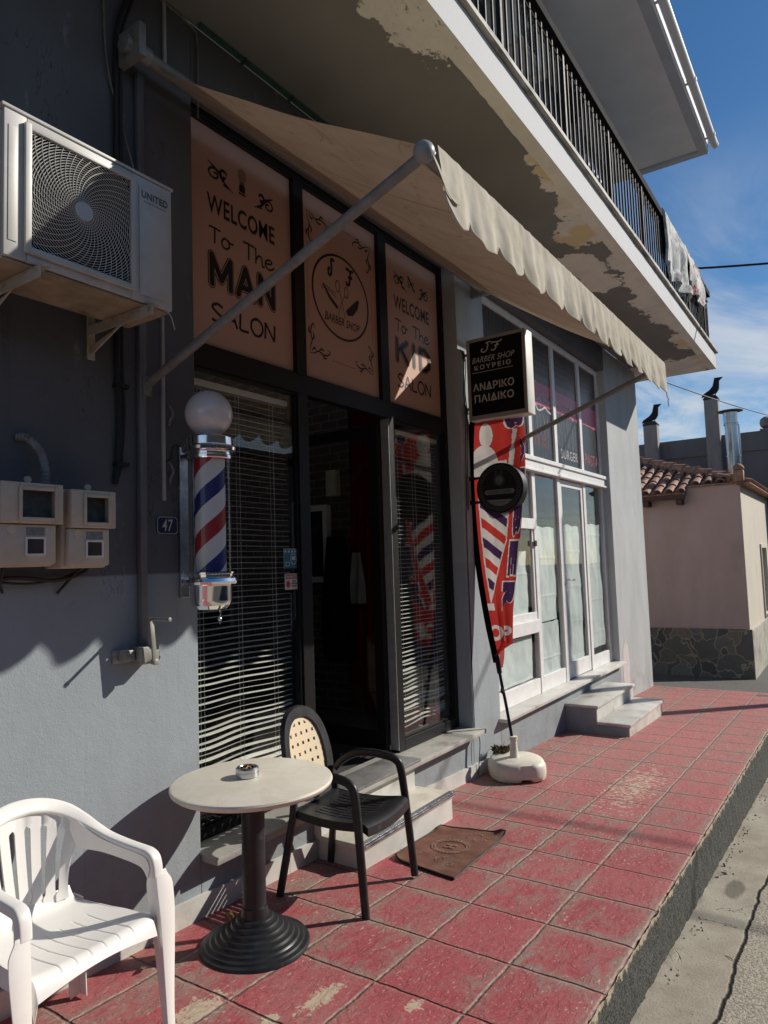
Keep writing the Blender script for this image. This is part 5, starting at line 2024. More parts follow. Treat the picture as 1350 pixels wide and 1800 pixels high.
for k in range(16):
    a = 2 * PI * k / 16
    mb.flat(ribbon([(cu_ + .042 * math.cos(a), cv_ + .066 + .042 * math.sin(a)), (cu_ + .052 * math.cos(a + .2), cv_ + .066 + .052 * math.sin(a + .2))], .003, 1), mr, .0008)
mb.flat(ribbon([(cu_ - .035, cv_ + .115), (cu_ - .02, cv_ + .135), (cu_ - .028, cv_ + .15)], .004), mr, .0008)
mb.flat(ribbon([(cu_ + .035, cv_ + .115), (cu_ + .02, cv_ + .135), (cu_ + .028, cv_ + .15)], .004), mr, .0008)
mb.build('emblem', dimgrey, rs_, smooth=0)
mb = MB()
mb.flat(text2d('·LAVISH CARE·', .012, 0, 1.04, (cu_ - .115, cu_ + .115, cv_ - .046, cv_ - .018)), mr, .0014)
mb.flat(text2d('LC', .02, 0, .72, (cu_ - .014, cu_ + .014, cv_ + .046, cv_ + .086)), mr, .0014)
for k in range(14):
    mb.flat(rect2d(cu_ - .05 + k * .0072, cu_ - .0455 + k * .0072, cv_ - .122, cv_ - .116), mr, .0014)
mb.build('lettering', M['ink'], rs_, smooth=0)
for z in (2.375, 2.165):
    mb = MB()
    mb.tube([(5.45, 2.64, z), (5.45, W, z)], .012, 8)
    mb.box(5.42, 5.48, W - .010, W - .001, z - .02, z + .02)
    mb.build('wall_bracket', M['black_metal'], rs_)

# ================================================================== feather flag
FX = 5.47
G5 = gz(FX)
ff = thing('feather_flag', 'red BARBER SHOP feather flag on a black pole in a cream base', 'flag', (FX, 2.455, G5))
polepts = [(2.455, -.02), (2.475, .18), (2.515, .45), (2.548, .634), (2.586, .869), (2.640, 1.155), (2.700, 1.593), (2.728, 1.99), (2.733, 2.29), (2.728, 2.592), (2.698, 2.889), (2.62, 3.15), (2.50, 3.30), (2.36, 3.37)]
PP = catmull([(FX, a, b) for a, b in polepts], 8)


def pole_y(z):
    for a, b in zip(PP[:-1], PP[1:]):
        if a.z <= z <= b.z:
            t_ = (z - a.z) / max(1e-6, b.z - a.z)
            return a.y + (b.y - a.y) * t_
    return PP[-1].y


mb = MB()
lowp = [p for p in PP if p.z < .80]
mb.tube(lowp, .013, 10)
mb.tube([p for p in PP if .70 < p.z < .90], .021, 10)
mb.tube([(FX - .02, 2.535, .60), (FX - .045, 2.53, .575), (FX - .04, 2.52, .56)], .012, 8)
mb.build('pole', M['black_metal'], ff)
mb = MB()
rr_ = [p for p in PP if p.z >= .80]
mb.sweep([p + Vector((-.004, .012, 0)) for p in rr_], (1, 0, 0), lambda t_: rrect(.052, .030, .45, 3))
mb.build('pole_sleeve', clothmat('black_flag_sleeve', (.009, .009, .010), None, .03), ff)
# the free edge of the banner
edge = [(2.586, .862), (2.50, .925), (2.425, .970), (2.410, 1.254), (2.364, 1.585), (2.314, 1.964), (2.262, 2.40), (2.252, 2.70), (2.25, 2.85), (2.27, 3.05), (2.31, 3.25), (2.36, 3.37)]


def lerp_edge(z):
    for a, b in zip(edge[:-1], edge[1:]):
        if a[1] <= z <= b[1]:
            return a[0] + (b[0] - a[0]) * (z - a[1]) / max(1e-6, b[1] - a[1])
    return edge[-1][0] if z > 3 else edge[0][0]


def text_bvh(s, rect, bold=0, shear=0, rot=0):
    vs, fs = text2d(s, bold, shear, 1.0, rect if not rot else None)
    if rot:
        # turned so that the word reads upwards / downwards along the flag edge
        vs = [(-v if rot > 0 else v, u if rot > 0 else -u) for u, v in vs]
        x0, x1 = min(v[0] for v in vs), max(v[0] for v in vs)
        y0, y1 = min(v[1] for v in vs), max(v[1] for v in vs)
        a, b, c_, d_ = rect
        vs = [(a + (u - x0) / (x1 - x0) * (b - a), c_ + (v - y0) / (y1 - y0) * (d_ - c_)) for u, v in vs]
    return BVHTree.FromPolygons([Vector((u, v, 0)) for u, v in vs], fs)


def hit(bv, u, v):
    return bv.ray_cast(Vector((u, v, 1)), Vector((0, 0, -1)))[0] is not None


# design space: u = -y (to the right as seen), z
OP = text_bvh('SHOP', (-2.835, -2.430, .985, 1.118), .04, .05)
lett = []
# block letters on the free edge: top, bottom, visible width, offset past the edge (the fold hides part of them)
lett = [(2.955, 2.775, .150, 'B'), (2.70, 2.47, .035, 'A'), (2.43, 2.19, .035, 'R'), (2.16, 1.86, .056, 'B'), (1.82, 1.53, .068, 'E'), (1.48, 1.24, .098, 'R')]
LB = {}
for zt, zb, w_, ch in lett:
    LB[(zt, zb)] = (text_bvh(ch, (0.0, 1.0, 0.0, 1.0), .085, 0, -1), text_bvh(ch, (-.12, 1.12, -.045, 1.045), .085, 0, -1))


def flag_col(u, z):
    """0 red 1 white 2 purple 3 grey"""
    y = -u
    e = lerp_edge(z)
    # letters along the free edge
    for zt, zb, w_, ch in lett:
        if zb - .02 < z < zt + .02:
            uu = (u - (-e - w_ - .006)) / w_
            vv = (z - zb) / (zt - zb)
            if -.12 < uu < 1.14:
                if hit(LB[(zt, zb)][0], uu, vv):
                    return 2
                if hit(LB[(zt, zb)][1], uu, vv):
                    return 1
    # barber head and shoulders
    if z > 2.2:
        if ((y - 2.585) / .066) ** 2 + ((z - 2.735) / .105) ** 2 < 1:
            return 1
        if ((y - 2.62) / .135) ** 2 + ((z - 2.50) / .155) ** 2 < 1 and z > 2.36:
            return 1
        if abs(z - (2.455 + .05 * (2.62 - y))) < .042 and 2.405 < y < 2.65:
            return 1
        # razor: blade, shank
        t_ = (z - 2.40) / (2.77 - 2.40)
        if 0 < t_ < 1:
            yc = 2.382 - .05 * t_
            wd = .020 if t_ < .55 else .010 + .006 * (t_ > .75)
            if abs(y - yc) < wd:
                return 1
        if z < 2.30 and abs(y - (pole_y(z) - .06)) < .012:
            return 1
    # striped pole
    yl, yr = pole_y(z) - .045, e + (.105 if z > 1.84 else .100 + .10 * (1.84 - z) / .5)
    if 1.30 < z < 2.24 and yr < y < yl:
        if y > yl - .012 or y < yr + .010:
            return 1
        k = (z + .55 * (2.7 - y) + .7 * (2.7 - y) ** 2) / .082
        k = int(math.floor(k)) % 4
        return (0, 1, 2, 1)[k]
    if 1.17 < z <= 1.30 and yr + .02 < y < yl - .03 - .2 * (1.30 - z):
        return 3
    if 1.24 < z <= 1.30 and y > yl - .03:
        return 1
    if .97 < z < 1.13 and hit(OP, u, z):
        return 1
    return 0


nu, nv = 96, 470
ZL, ZH = .862, 3.36
vs, cols = [], []
for j in range(nv + 1):
    z = ZL + (ZH - ZL) * j / nv
    yp, ye = pole_y(z) - .012, lerp_edge(z)
    for i in range(nu + 1):
        u = i / nu
        y = yp + (ye - yp) * u
        rip = .028 * math.sin(u * 5.2 + z * 1.1) * (.3 + u) + .012 * math.sin(u * 13 + z * 3.1) * u + .008 * noise.noise(Vector((u * 6, z * 2.5, 1)))
        # the lower part folds round towards the pole
        fold = .055 * max(0, 1 - abs(u - .52) / .16) * sm(1.75, 1.2, z) if z < 1.75 else 0
        vs.append(Vector((FX - .006 + rip + fold, y, z)))
mb = MB()
fs = []
for j in range(nv):
    for i in range(nu):
        a = j * (nu + 1) + i
        c = (vs[a] + vs[a + 1] + vs[a + nu + 1] + vs[a + nu + 2]) / 4
        fs.append(((a, a + 1, a + nu + 2, a + nu + 1), flag_col(-c.y, c.z)))
mb.v = vs
for f, c in fs:
    mb.f.append(f)
    mb.mi.append(c)
TR = .40
mb.build('banner', [clothmat('red_flag_cloth', (.46, .042, .034), (.41, .036, .030), TR, 3, bump=.05),
                    clothmat('white_flag_cloth', (.62, .58, .55), None, TR, 3, bump=.05),
                    clothmat('purple_flag_cloth', (.075, .035, .10), None, .3, 3, bump=.05),
                    clothmat('grey_flag_cloth', (.33, .31, .33), None, TR, 3, bump=.05)], ff, smooth=80)
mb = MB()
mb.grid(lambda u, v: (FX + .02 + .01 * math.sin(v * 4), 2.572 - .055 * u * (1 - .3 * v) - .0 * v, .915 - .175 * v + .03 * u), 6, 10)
mb.build('loose_corner', clothmat('pink_flap_cloth', (.56, .12, .11), None, .4, 3), ff, smooth=80)  # flap of pinker cloth below the banner
# water base
BC = Vector((5.49, 2.455, G5))
mb = MB()
prof = [(.0, .0), (.86, .0), (.98, .018), (1.0, .05), (1.0, .085), (.985, .115), (.93, .140), (.80, .154), (.45, .162), (.16, .166), (.0, .166)]
rings_ = []
for r, h in prof:
    ring = []
    for k in range(72):
        a = 2 * PI * k / 72
        rad = .240 * r * (1 + .045 * math.cos(4 * a + .6))
        # grip hollow on the near side and feet notches
        da = abs((a - R(226) + PI) % (2 * PI) - PI)
        if .05 < h < .135 and da < .26 and r > .6:
            rad -= .016 * (1 - (da / .26) ** 4)
        zz_ = h
        if h <= .02 and da < .22 and r > .5:
            zz_ += .022
        ring.append(BC + Vector((rad * math.cos(a), rad * math.sin(a), zz_)))
    rings_.append(ring)
mb.rings(rings_)
M['base_plastic'] = pmat('yellowed_white_plastic', (.66, .62, .53), .07, .5, 0, 6, dirt=(.36, .32, .24), dirt_amt=(.55, .8), dirt_scale=9, bump=.08)
wbs = mb.build('water_base', M['base_plastic'], ff, smooth=50)
mb = MB()
mb.lathe([(.055, .148), (.036, .175), (.030, .26), (.026, .30), (.034, .302), (.034, .33), (.0, .33)], (FX - .005, 2.462, G5), 24)
mb.build('socket', M['base_plastic'], wbs)
mb = MB()
mb.lathe([(.022, .150), (.022, .158), (0, .158)], (BC.x - .10, BC.y - .05, G5), 16)
mb.build('filler_cap', M['ink'], wbs)

# small plant pot behind the base
pt = thing('plant_pot', 'small green pot with a withered plant behind the flag base', 'plant pot', (5.56, 2.63, gz(5.56)))
mb = MB()
g_ = gz(5.56)
mb.lathe([(.0, 0), (.045, 0), (.062, .13), (.068, .13), (.068, .155), (.060, .155), (.056, .14), (.0, .14)], (5.56, 2.63, g_), 24)
mb.build('pot', pmat('green_pot', (.03, .06, .035), .2, .5), pt)
mb = MB()
random.seed(4)
for k in range(90):
    a = random.uniform(0, 2 * PI)
    r = random.uniform(0, .05)
    c = Vector((5.56 + r * math.cos(a), 2.63 + r * math.sin(a), g_ + .15))
    d = Vector((math.cos(a) * random.uniform(.2, 1), math.sin(a) * random.uniform(.2, 1), random.uniform(.5, 1.3))).normalized()
    L_ = random.uniform(.05, .13)
    s_ = d.cross(Vector((random.random(), random.random(), random.random()))).normalized() * random.uniform(.006, .014)
    p1 = c + d * L_ * .55
    p2 = c + d * L_ + Vector((0, 0, -L_ * random.uniform(.1, .5)))
    mb.add([c - s_ * .3, p1 - s_, p2, p1 + s_], [(0, 1, 2, 3)])
mb.build('withered_leaves', pmat('dry_leaf', (.10, .075, .04), .5, .8, 0, 40), pt, smooth=0)

# ================================================================== white plastic armchair
def put(pts, o, rz, g):
    c_, s_ = math.cos(rz), math.sin(rz)
    return [Vector((o[0] + p[0] * c_ - p[1] * s_, o[1] + p[0] * s_ + p[1] * c_, g + p[2])) for p in pts]


class LMB(MB):
    """a mesh builder in a chair's own frame (faces -y), moved to its place on build"""
    def place(self, o, rz, g):
        self.v = put(self.v, o, rz, g)
        return self


WO, WRZ = (1.442, 2.390), R(2)
WG = gz(WO[0])
wc = thing('plastic_armchair', 'white plastic garden armchair with a fanned slat back, against the grey wall', 'chair', (WO[0], WO[1], WG))


def wbuild(mb, name, **kw):
    mb.v = [Vector((p[0] * .90, p[1] * .95, p[2] * .97)) for p in mb.v]
    return mb.place(WO, WRZ, WG).build(name, M['white_plastic'], wc, **kw)


# the rail that is both armrests and the top of the back
half = [(.2775, -.226, .545), (.2765, -.222, .585), (.275, -.212, .612), (.272, -.190, .627), (.270, -.150, .632), (.267, -.06, .638), (.263, .04, .650), (.252, .115, .674), (.228, .178, .708), (.185, .222, .745), (.125, .252, .772), (.06, .266, .786), (0, .270, .790)]
rail_pts = half + [(-x, y, z) for x, y, z in half[-2::-1]]
RP = catmull(rail_pts, 6)
ups = []
for p in RP:
    k = sm(.05, .22, p.y)
    fk = sm(-.195, -.225, p.y) if p.y < -.19 else 0
    side = Vector((-.35 * (1 if p.x > 0 else -1) * k * min(1, abs(p.x) / .2), -.70 * k - 1.6 * fk, 1 - .42 * k))
    ups.append(side.normalized())
mb = LMB()


def railprof(t_):
    q = 1 - abs(2 * t_ - 1)
    w_ = .050 + .014 * sm(.55, 1, q)
    a = w_ / 2
    dp = .022 + .012 * sm(.6, 1, q)
    return [(-a, -dp), (-a + .006, -dp), (-a + .008, .002), (a - .008, .002), (a - .006, -dp), (a, -dp), (a, .003), (a - .004, .008), (a - .010, .010), (-a + .010, .010), (-a + .004, .008), (-a, .003)]


mb.sweep(RP, ups, railprof)
wbuild(mb, 'arm_rail', smooth=50)
for s in (-1, 1):
    # deep inner web under each arm, running back into the side of the backrest
    mb = LMB()
    A = [(s * .2535, -.214, .575), (s * .251, -.203, .605), (s * .248, -.175, .621), (s * .244, -.06, .632), (s * .238, .04, .644), (s * .228, .115, .668), (s * .212, .168, .700), (s * .196, .200, .716)]
    B = [(s * .2535, -.200, .540), (s * .251, -.180, .568), (s * .248, -.150, .582), (s * .242, -.06, .592), (s * .236, .04, .598), (s * .222, .118, .600), (s * .204, .172, .606), (s * .190, .202, .612)]
    A2, B2 = catmull(A, 5), catmull(B, 5)
    vs_, fs_ = [], []
    for a, b in zip(A2, B2):
        vs_ += [a, b]
    for k in range(len(A2) - 1):
        fs_.append((2 * k, 2 * k + 1, 2 * k + 3, 2 * k + 2))
    mb.add(vs_, fs_)
    wbuild(mb, 'arm_flange', smooth=60, solid=.005)
    # front leg: an angle profile from the floor to the arm
    mb = LMB()
    path = catmull([(s * .296, -.268, 0), (s * .292, -.256, .18), (s * .287, -.243, .38), (s * .282, -.230, .50), (s * .2815, -.222, .560)], 6)

    def lprof(t_, s=s):
        b_ = .036 + .042 * sm(.0, .68, t_) - .026 * sm(.74, 1.0, t_)
        d_ = .032 + .032 * sm(.0, .68, t_) - .014 * sm(.74, 1.0, t_)
        tk = .006
        pts = [(.018, -.010), (.018 - b_, -.010), (.018 - b_, -.010 + tk), (.018 - tk, -.010 + tk), (.018 - tk, d_ - .010), (.018, d_ - .010)]
        return [(p[0] * s, p[1]) for p in pts]
    mb.sweep(path, (0, 1, 0), lprof)
    wbuild(mb, 'leg', smooth=30, bevel=.002)
    mb = LMB()
    path = catmull([(s * .250, .222, 0), (s * .232, .217, .20), (s * .214, .208, .36), (s * .206, .206, .405)], 6)

    def rprof(t_, s=s):
        w_, d_, tk = .052 + .022 * t_, .046 + .02 * t_, .006
        pts = [(-.024, .024), (w_ - .024, .024), (w_ - .024, .024 - tk), (-.024 + tk, .024 - tk), (-.024 + tk, .024 - d_), (-.024, .024 - d_)]
        return [(p[0] * s, p[1]) for p in pts]
    mb.sweep(path, (0, 1, 0), rprof)
    wbuild(mb, 'leg', smooth=30, bevel=.002)
# seat with shallow grooves and a rolled front lip
GR = [-.15, -.09, -.03, .03, .09, .15]


def seat_pt(u, v):
    x = -.262 + .524 * u
    x *= 1 - .20 * sm(.35, 1, v)
    y = -.270 + .485 * v
    z = .418 - .022 * math.sin(PI * min(1, v * .98)) * math.cos(x * 5.0) - .010 * v
    if v < .14:
        k = 1 - v / .14
        z -= (.072 - .026 * math.cos(x * 6.0)) * k * k
        y += .016 * k * k
    e = abs(2 * u - 1)
    if e > .95:
        z -= .055 * ((e - .95) / .05)
    g = min(abs(x - q) for q in GR)
    if g < .0045 and .05 < v < .64:
        z -= .0030 * (1 - g / .0045)
    if v > .88:
        z += .045 * ((v - .88) / .12) ** 2
    return (x, y, z)


mb = LMB()
mb.grid(seat_pt, 220, 60)
wbuild(mb, 'seat', smooth=60, solid=.004)
for s in (-1, 1):
    mb = LMB()
    mb.grid(lambda u, v, s=s: (s * (.262 - .050 * u), -.225 + .43 * u, .408 - .050 * v * (1 - .35 * math.sin(PI * u)) - .006 * u), 20, 4)
    wbuild(mb, 'apron', smooth=60, solid=.004)
# backrest
# one curved sheet, the slots left open between fanning bars
NS = 7
HB, HT = .172, .232
cols = []          # (position across the bottom, across the top, is_gap)
gb, gt = .012, .030
wb_, wt_ = (2 * HB - 6 * gb) / NS, (2 * HT - 6 * gt) / NS
xb_, xt_ = -HB, -HT
for k in range(NS):
    for j in range(4):
        cols.append((xb_ + wb_ * j / 4, xt_ + wt_ * j / 4, False, 0))
    xb_ += wb_
    xt_ += wt_
    if k < NS - 1:
        cols.append((xb_, xt_, True, +1))
        xb_ += gb
        xt_ += gt
        cols[-1] = (xb_ - gb, xt_ - gt, True, +1)
cols.append((xb_, xt_, False, 0))
V0, V1, NV = .10, .84, 44


def rail_at_x(x):
    best = None
    for p, q in zip(RP[:-1], RP[1:]):
        if (p.x - x) * (q.x - x) <= 0 and p.y > .10:
            t_ = (x - p.x) / ((q.x - p.x) or 1e-9)
            return p.lerp(q, t_)
    return RP[len(RP) // 2]


def slot_open(v):
    e = min(v - V0, V1 - v)
    if e <= 0:
        return 0.0
    return min(1.0, math.sqrt(max(0.0, 1 - (1 - min(1, e / .05)) ** 2)))


# close gap column right edges: work out every column's x at every height
def col_x(i, v):
    xb0, xt0, gap, side = cols[i]
    x = xb0 + (xt0 - xb0) * v
    q = xt0 / HT
    x -= .020 * q * abs(q) ** 3 * math.sin(PI * min(1, v * 1.15))
    # next to a gap the edges close together at the slot ends
    for c, sgn in ((i, 1), (i - 1, -1)):
        if 0 <= c < len(cols) and cols[c][2]:
            w_ = gb + (gt - gb) * v
            x += sgn * (1 - slot_open(v)) * w_ * .46
    return x


mb = LMB()
grid_pts = []
for j in range(NV + 1):
    v = j / NV
    row_ = []
    for i in range(len(cols)):
        x = col_x(i, v)
        top = rail_at_x(cols[i][1])
        q = cols[i][1] / HT
        y0_ = .214 - .030 * q * q
        z0_ = .412 + .012 * q * q
        z = z0_ + (top.z - .010 - z0_) * v
        y = y0_ + (top.y - .003 - y0_) * (v ** 1.15) + .006 * math.sin(PI * v)
        row_.append((x, y, z))
    grid_pts.append(row_)
nc = len(cols)
vs_ = [p for r in grid_pts for p in r]
fs_ = []
for j in range(NV):
    v = (j + .5) / NV
    for i in range(nc - 1):
        if cols[i][2] and V0 < v < V1:
            continue
        fs_.append((j * nc + i, j * nc + i + 1, (j + 1) * nc + i + 1, (j + 1) * nc + i))
mb.add(vs_, fs_)
wbuild(mb, 'backrest', smooth=60, solid=.007)

# ================================================================== black armchair
BO, BRZ = (3.030, 2.345), R(6)
BG = gz(BO[0])
bc = thing('resin_armchair', 'black resin armchair with a tan woven oval back, behind the round table', 'chair', (BO[0], BO[1], BG))


def bbuild(mb, name, mat=None, **kw):
    return mb.place(BO, BRZ, BG).build(name, mat or M['black_plastic'], bc, **kw)


for s in (-1, 1):
    mb = LMB()
    path = catmull([(s * .268, -.262, 0), (s * .262, -.243, .22), (s * .254, -.222, .45), (s * .248, -.205, .575), (s * .244, -.180, .612), (s * .238, -.13, .630),
                    (s * .230, -.02, .640), (s * .218, .07, .628), (s * .200, .14, .590), (s * .188, .18, .545)], 7)
    mb.sweep(path, (-s, 0, .001), lambda t_: rrect(.040 + .004 * math.sin(PI * t_), .030, .42, 3))
    bbuild(mb, 'arm_and_leg', smooth=50)
    mb = LMB()
    path = catmull([(s * .245, .262, 0), (s * .222, .225, .22), (s * .205, .195, .40), (s * .196, .192, .50)], 6)
    mb.sweep(path, (-s, 0, .001), lambda t_: rrect(.040, .032, .42, 3))
    bbuild(mb, 'leg', smooth=50)
# back: oval frame and woven insert in a leaning plane
def back_pt(x, h, d=0.0):
    """x across, h height above the floor, in the reclined back plane"""
    yy = .178 + (h - .42) * .235 - .35 * x * x + .012
    return (x, yy - d, h)


cx_, ch = 0, .655
outer, innr = [], []
for k in range(72):
    a = 2 * PI * k / 72
    sx_ = math.copysign(abs(math.cos(a)) ** .82, math.cos(a))
    sz_ = math.copysign(abs(math.sin(a)) ** .82, math.sin(a))
    top = sz_ > 0
    outer.append((.212 * sx_ * (1 - .05 * max(0, sz_)), ch + (.262 if top else .225) * sz_))
    innr.append((.155 * sx_ * (1 - .05 * max(0, sz_)), ch + (.200 if top else .180) * sz_))
mb = LMB()
vs_, fs_ = [], []
for k in range(72):
    o_, i_ = outer[k], innr[k]
    vs_ += [back_pt(o_[0], o_[1], .000), back_pt(o_[0] * .985, ch + (o_[1] - ch) * .985, .013), back_pt(i_[0] * 1.03, ch + (i_[1] - ch) * 1.03, .011), back_pt(i_[0], i_[1], .0),
            back_pt(i_[0], i_[1], -.014), back_pt(o_[0], o_[1], -.014)]
for k in range(72):
    k2 = (k + 1) % 72
    for q in range(6):
        q2 = (q + 1) % 6
        fs_.append((k * 6 + q, k * 6 + q2, k2 * 6 + q2, k2 * 6 + q))
mb.add(vs_, fs_)
bbuild(mb, 'back_frame', smooth=40)


def inside_oval(x, h, grow=1.0):
    hz = .200 if h > ch else .180
    return (abs(x) / (.157 * grow)) ** 2.3 + (abs(h - ch) / (hz * 1.01 * grow)) ** 2.3 < 1


CE = .0085
NXc, NZc = 42, 50
mb = LMB()


def keep(i, j):
    x = -.1785 + (i + .5) * CE
    h = ch - .2125 + (j + .5) * CE
    if not inside_oval(x, h):
        return False
    return not (i % 6 in (2, 3) and j % 6 in (2, 3) and inside_oval(x, h, .90))


mb.grid(lambda u, v: back_pt(-.1785 + NXc * CE * u, ch - .2125 + NZc * CE * v, -.002 + .0012 * math.sin(u * NXc * 2.1) * math.sin(v * NZc * 1.57)), NXc, NZc, keep)
m, t = newmat('tan_woven_plastic')
co = t.coord()
wv = t.n('ShaderNodeTexWave', {'wave_type': 'BANDS', 'bands_direction': 'DIAGONAL'})
t.t.links.new(co, wv.inputs['Vector'])
wv.inputs['Scale'].default_value = 70
wv.inputs['Distortion'].default_value = 1.5
n1 = t.noise(co, 14, 5)
c = t.mix(wv.outputs['Fac'], (.62, .49, .32, 1), (.72, .61, .43, 1))
c = t.mix(t.ss(n1, .45, .7), c, (.66, .54, .38, 1))
t.out(t.pbsdf(c, .6, 0, t.bump(wv.outputs['Fac'], .2, .002)))
bbuild(mb, 'woven_back', m, smooth=60, solid=.004)


def bseat(u, v):
    x = (-.225 + .45 * u) * (1 - .12 * v)
    y = -.262 + .46 * v - .018 * (1 - (2 * u - 1) ** 2) * (1 - v)
    z = .425 - .020 * math.sin(PI * v) + .010 * (2 * u - 1) ** 2
    if v < .10:
        z -= .022 * (1 - v / .10) ** 2
    return (x, y, z)


def bkeep(i, j):
    u, v = (i + .5) / 72, (j + .5) / 40
    return not (.24 < v < .80 and (i % 6) in (0, 1) and 10 < i < 62 and (j != 20))


mb = LMB()
mb.grid(bseat, 72, 40, bkeep)
bbuild(mb, 'seat', smooth=50, solid=.006)
mb = LMB()
rim = [bseat(k / 20, 0) for k in range(21)] + [bseat(1, k / 16) for k in range(1, 17)] + [bseat(1 - k / 20, 1) for k in range(1, 21)] + [bseat(0, 1 - k / 16) for k in range(1, 16)]
vs_, fs_ = [], []
for p in rim:
    vs_ += [(p[0], p[1], p[2] + .001), (p[0] * .99, p[1], p[2] - .042)]
n = len(rim)
for k in range(n):
    k2 = (k + 1) % n
    fs_.append((2 * k, 2 * k + 1, 2 * k2 + 1, 2 * k2))
mb.add(vs_, fs_)
bbuild(mb, 'seat_rim', smooth=50, solid=.006)

# ================================================================== round table
TO = Vector((2.330, 2.330, gz(2.33)))
rt = thing('round_table', 'round cream topped bistro table on a black ribbed pedestal', 'table', tuple(TO))
m, t = newmat('cream_table_top')
co = t.coord()
n1 = t.noise(co, 4, 8, .65, .6)
c = t.mix(t.ss(n1, .3, .7), (.60, .56, .475, 1), (.68, .645, .56, 1))
vein = t.m('SUBTRACT', 1.0, t.ss(t.m('ABSOLUTE', t.m('SUBTRACT', t.noise(co, 2.6, 6, .6, 1.2), .5)), .0, .03))
c = t.mix(t.m('MULTIPLY', vein, .22), c, (.50, .45, .36, 1))
stn = t.ss(t.noise(t.scaled(co, 1, (2, 5, 0)), 6, 6, .7), .60, .74)
c = t.mix(t.m('MULTIPLY', stn, .35), c, (.45, .38, .27, 1))
vr = t.n('ShaderNodeTexVoronoi', {'feature': 'F1'})
t.t.links.new(t.scaled(co, (1, 1, 0)), vr.inputs['Vector'])
vr.inputs['Scale'].default_value = 5.5
cup = t.m('SUBTRACT', 1.0, t.ss(t.m('ABSOLUTE', t.m('SUBTRACT', vr.outputs['Distance'], .21)), .0, .012))
c = t.mix(t.m('MULTIPLY', cup, .18), c, (.42, .36, .27, 1))
t.out(t.pbsdf(c, .5, 0, t.bump(t.noise(co, 90, 3), .03, .003), .4))
mb = MB()
mb.lathe([(.0, .682), (.325, .682), (.346, .686), (.358, .696), (.361, .706), (.357, .714), (.348, .7175), (.0, .7185)], TO, 96)
mb.build('table_top', m, rt, smooth=40)
mb = MB()
mb.lathe([(.052, .09), (.052, .680)], TO, 28)
mb.lathe([(.0, .660), (.17, .660), (.17, .6815), (.0, .6815)], TO, 28)
mb.build('column', M['black_plastic'], rt)
mb = MB()
prof = [(.0, .0), (.238, .0), (.242, .008)]
r, h = .240, .014
for k in range(8):
    prof += [(r, h), (r - .004, h + .007), (r - .018, h + .010), (r - .021, h + .011)]
    r -= .0225
    h += .0115 + .0012 * k
prof += [(.060, h + .004), (.056, h + .03), (.0, h + .03)]
mb.lathe(prof, TO, 80)
mb.build('base', pmat('black_ribbed_iron', (.017, .019, .021), .25, .36, 0, 10, dirt=(.06, .055, .05), dirt_amt=(.58, .8), dirt_scale=12), rt, smooth=35)

AT = Vector((2.345, 2.375, TO.z + .7187))
ash = thing('ashtray', 'small round steel ashtray with cigarette butts, on the cream table', 'ashtray', tuple(AT))
mb = MB()
mb.lathe([(.0, .0005), (.050, .0005), (.0525, .003), (.0525, .021), (.0505, .0225), (.0505, .0245), (.0525, .026), (.052, .038), (.047, .043), (.036, .044), (.034, .041), (.034, .018), (.0, .018)], AT, 48)
mb.build('bowl', M['steel'], ash, smooth=30)
mb = MB()
mb.lathe([(.0, .030), (.0335, .030)], AT, 24)
mb.build('ash', pmat('grey_ash', (.06, .055, .05), .5, .9, 0, 120, bump=.8, bscale=300), ash, smooth=0)
mb = MB()
for a, x_, y_ in ((.4, .005, .008), (2.2, -.012, -.004), (1.2, .012, -.010)):
    d = Vector((math.cos(a), math.sin(a), .22)).normalized() * .014
    c_ = AT + Vector((x_, y_, .036))
    mb.cyl(c_ - d, c_ + d, .0038, 8)
mb.build('cigarette_butts', pmat('orange_filter', (.42, .20, .06), .2, .8), ash)

# ================================================================== door mat
dm = thing('door_mat', 'worn brown doormat with curled corners and an H emblem, on the red paving', 'doormat', (3.80, 2.15, gz(3.8)))
q4 = [(3.404, 1.915), (4.190, 1.955), (4.085, 2.385), (3.470, 2.360)]


def mat_pt(u, v):
    a = Vector(q4[0]).lerp(Vector(q4[1]), u)
    b = Vector(q4[3]).lerp(Vector(q4[2]), u)
    p = a.lerp(b, v)
    z = gz(p.x) + .010 + .004 * noise.noise(Vector((p.x * 4, p.y * 4, 0))) + .003 * noise.noise(Vector((p.x * 13, p.y * 13, 0)))
    for cu2, cv2, rr2, hh in ((1.01, 0.05, .085, .030), (0.93, 1.04, .10, .024), (0.0, 1.0, .08, .012)):
        d = math.hypot((u - cu2) * .78, (v - cv2) * .44)
        if d < rr2:
            k = (1 - d / rr2)
            z += hh * k ** 1.5
            p += (Vector((3.8, 2.15)) - p).normalized() * (.03 * k * k)
    return (p.x, p.y, z)


mm = pmat('worn_brown_mat', (.175, .085, .062), .22, .95, 0, 7, dirt=(.19, .14, .11), dirt_amt=(.5, .75), dirt_scale=9, bump=.7, bscale=260, spec=.1)
mb = MB()
mb.grid(mat_pt, 70, 44)
mb.build('mat', mm, dm, smooth=60, solid=.005)
mb = MB()
border = [mat_pt(k / 60, 0) for k in range(61)] + [mat_pt(1, k / 40) for k in range(1, 41)] + [mat_pt(1 - k / 60, 1) for k in range(1, 61)] + [mat_pt(0, 1 - k / 40) for k in range(1, 40)]
mb.tube(border, .006, 5, closed=True)
mb.build('border', pmat('dark_rubber_border', (.02, .018, .017), .3, .7), dm)
mb = MB()
mc = lambda u, v, d: (3.80 + u, 2.15 + v, mat_pt(.5 + u / .72, .5 + v / .43)[2] + .006 + d)
mb.flat(ring2d(0, 0, .092, .098, 48), mc, .0)
mb.flat(ring2d(0, 0, .112, .116, 48), mc, .0)
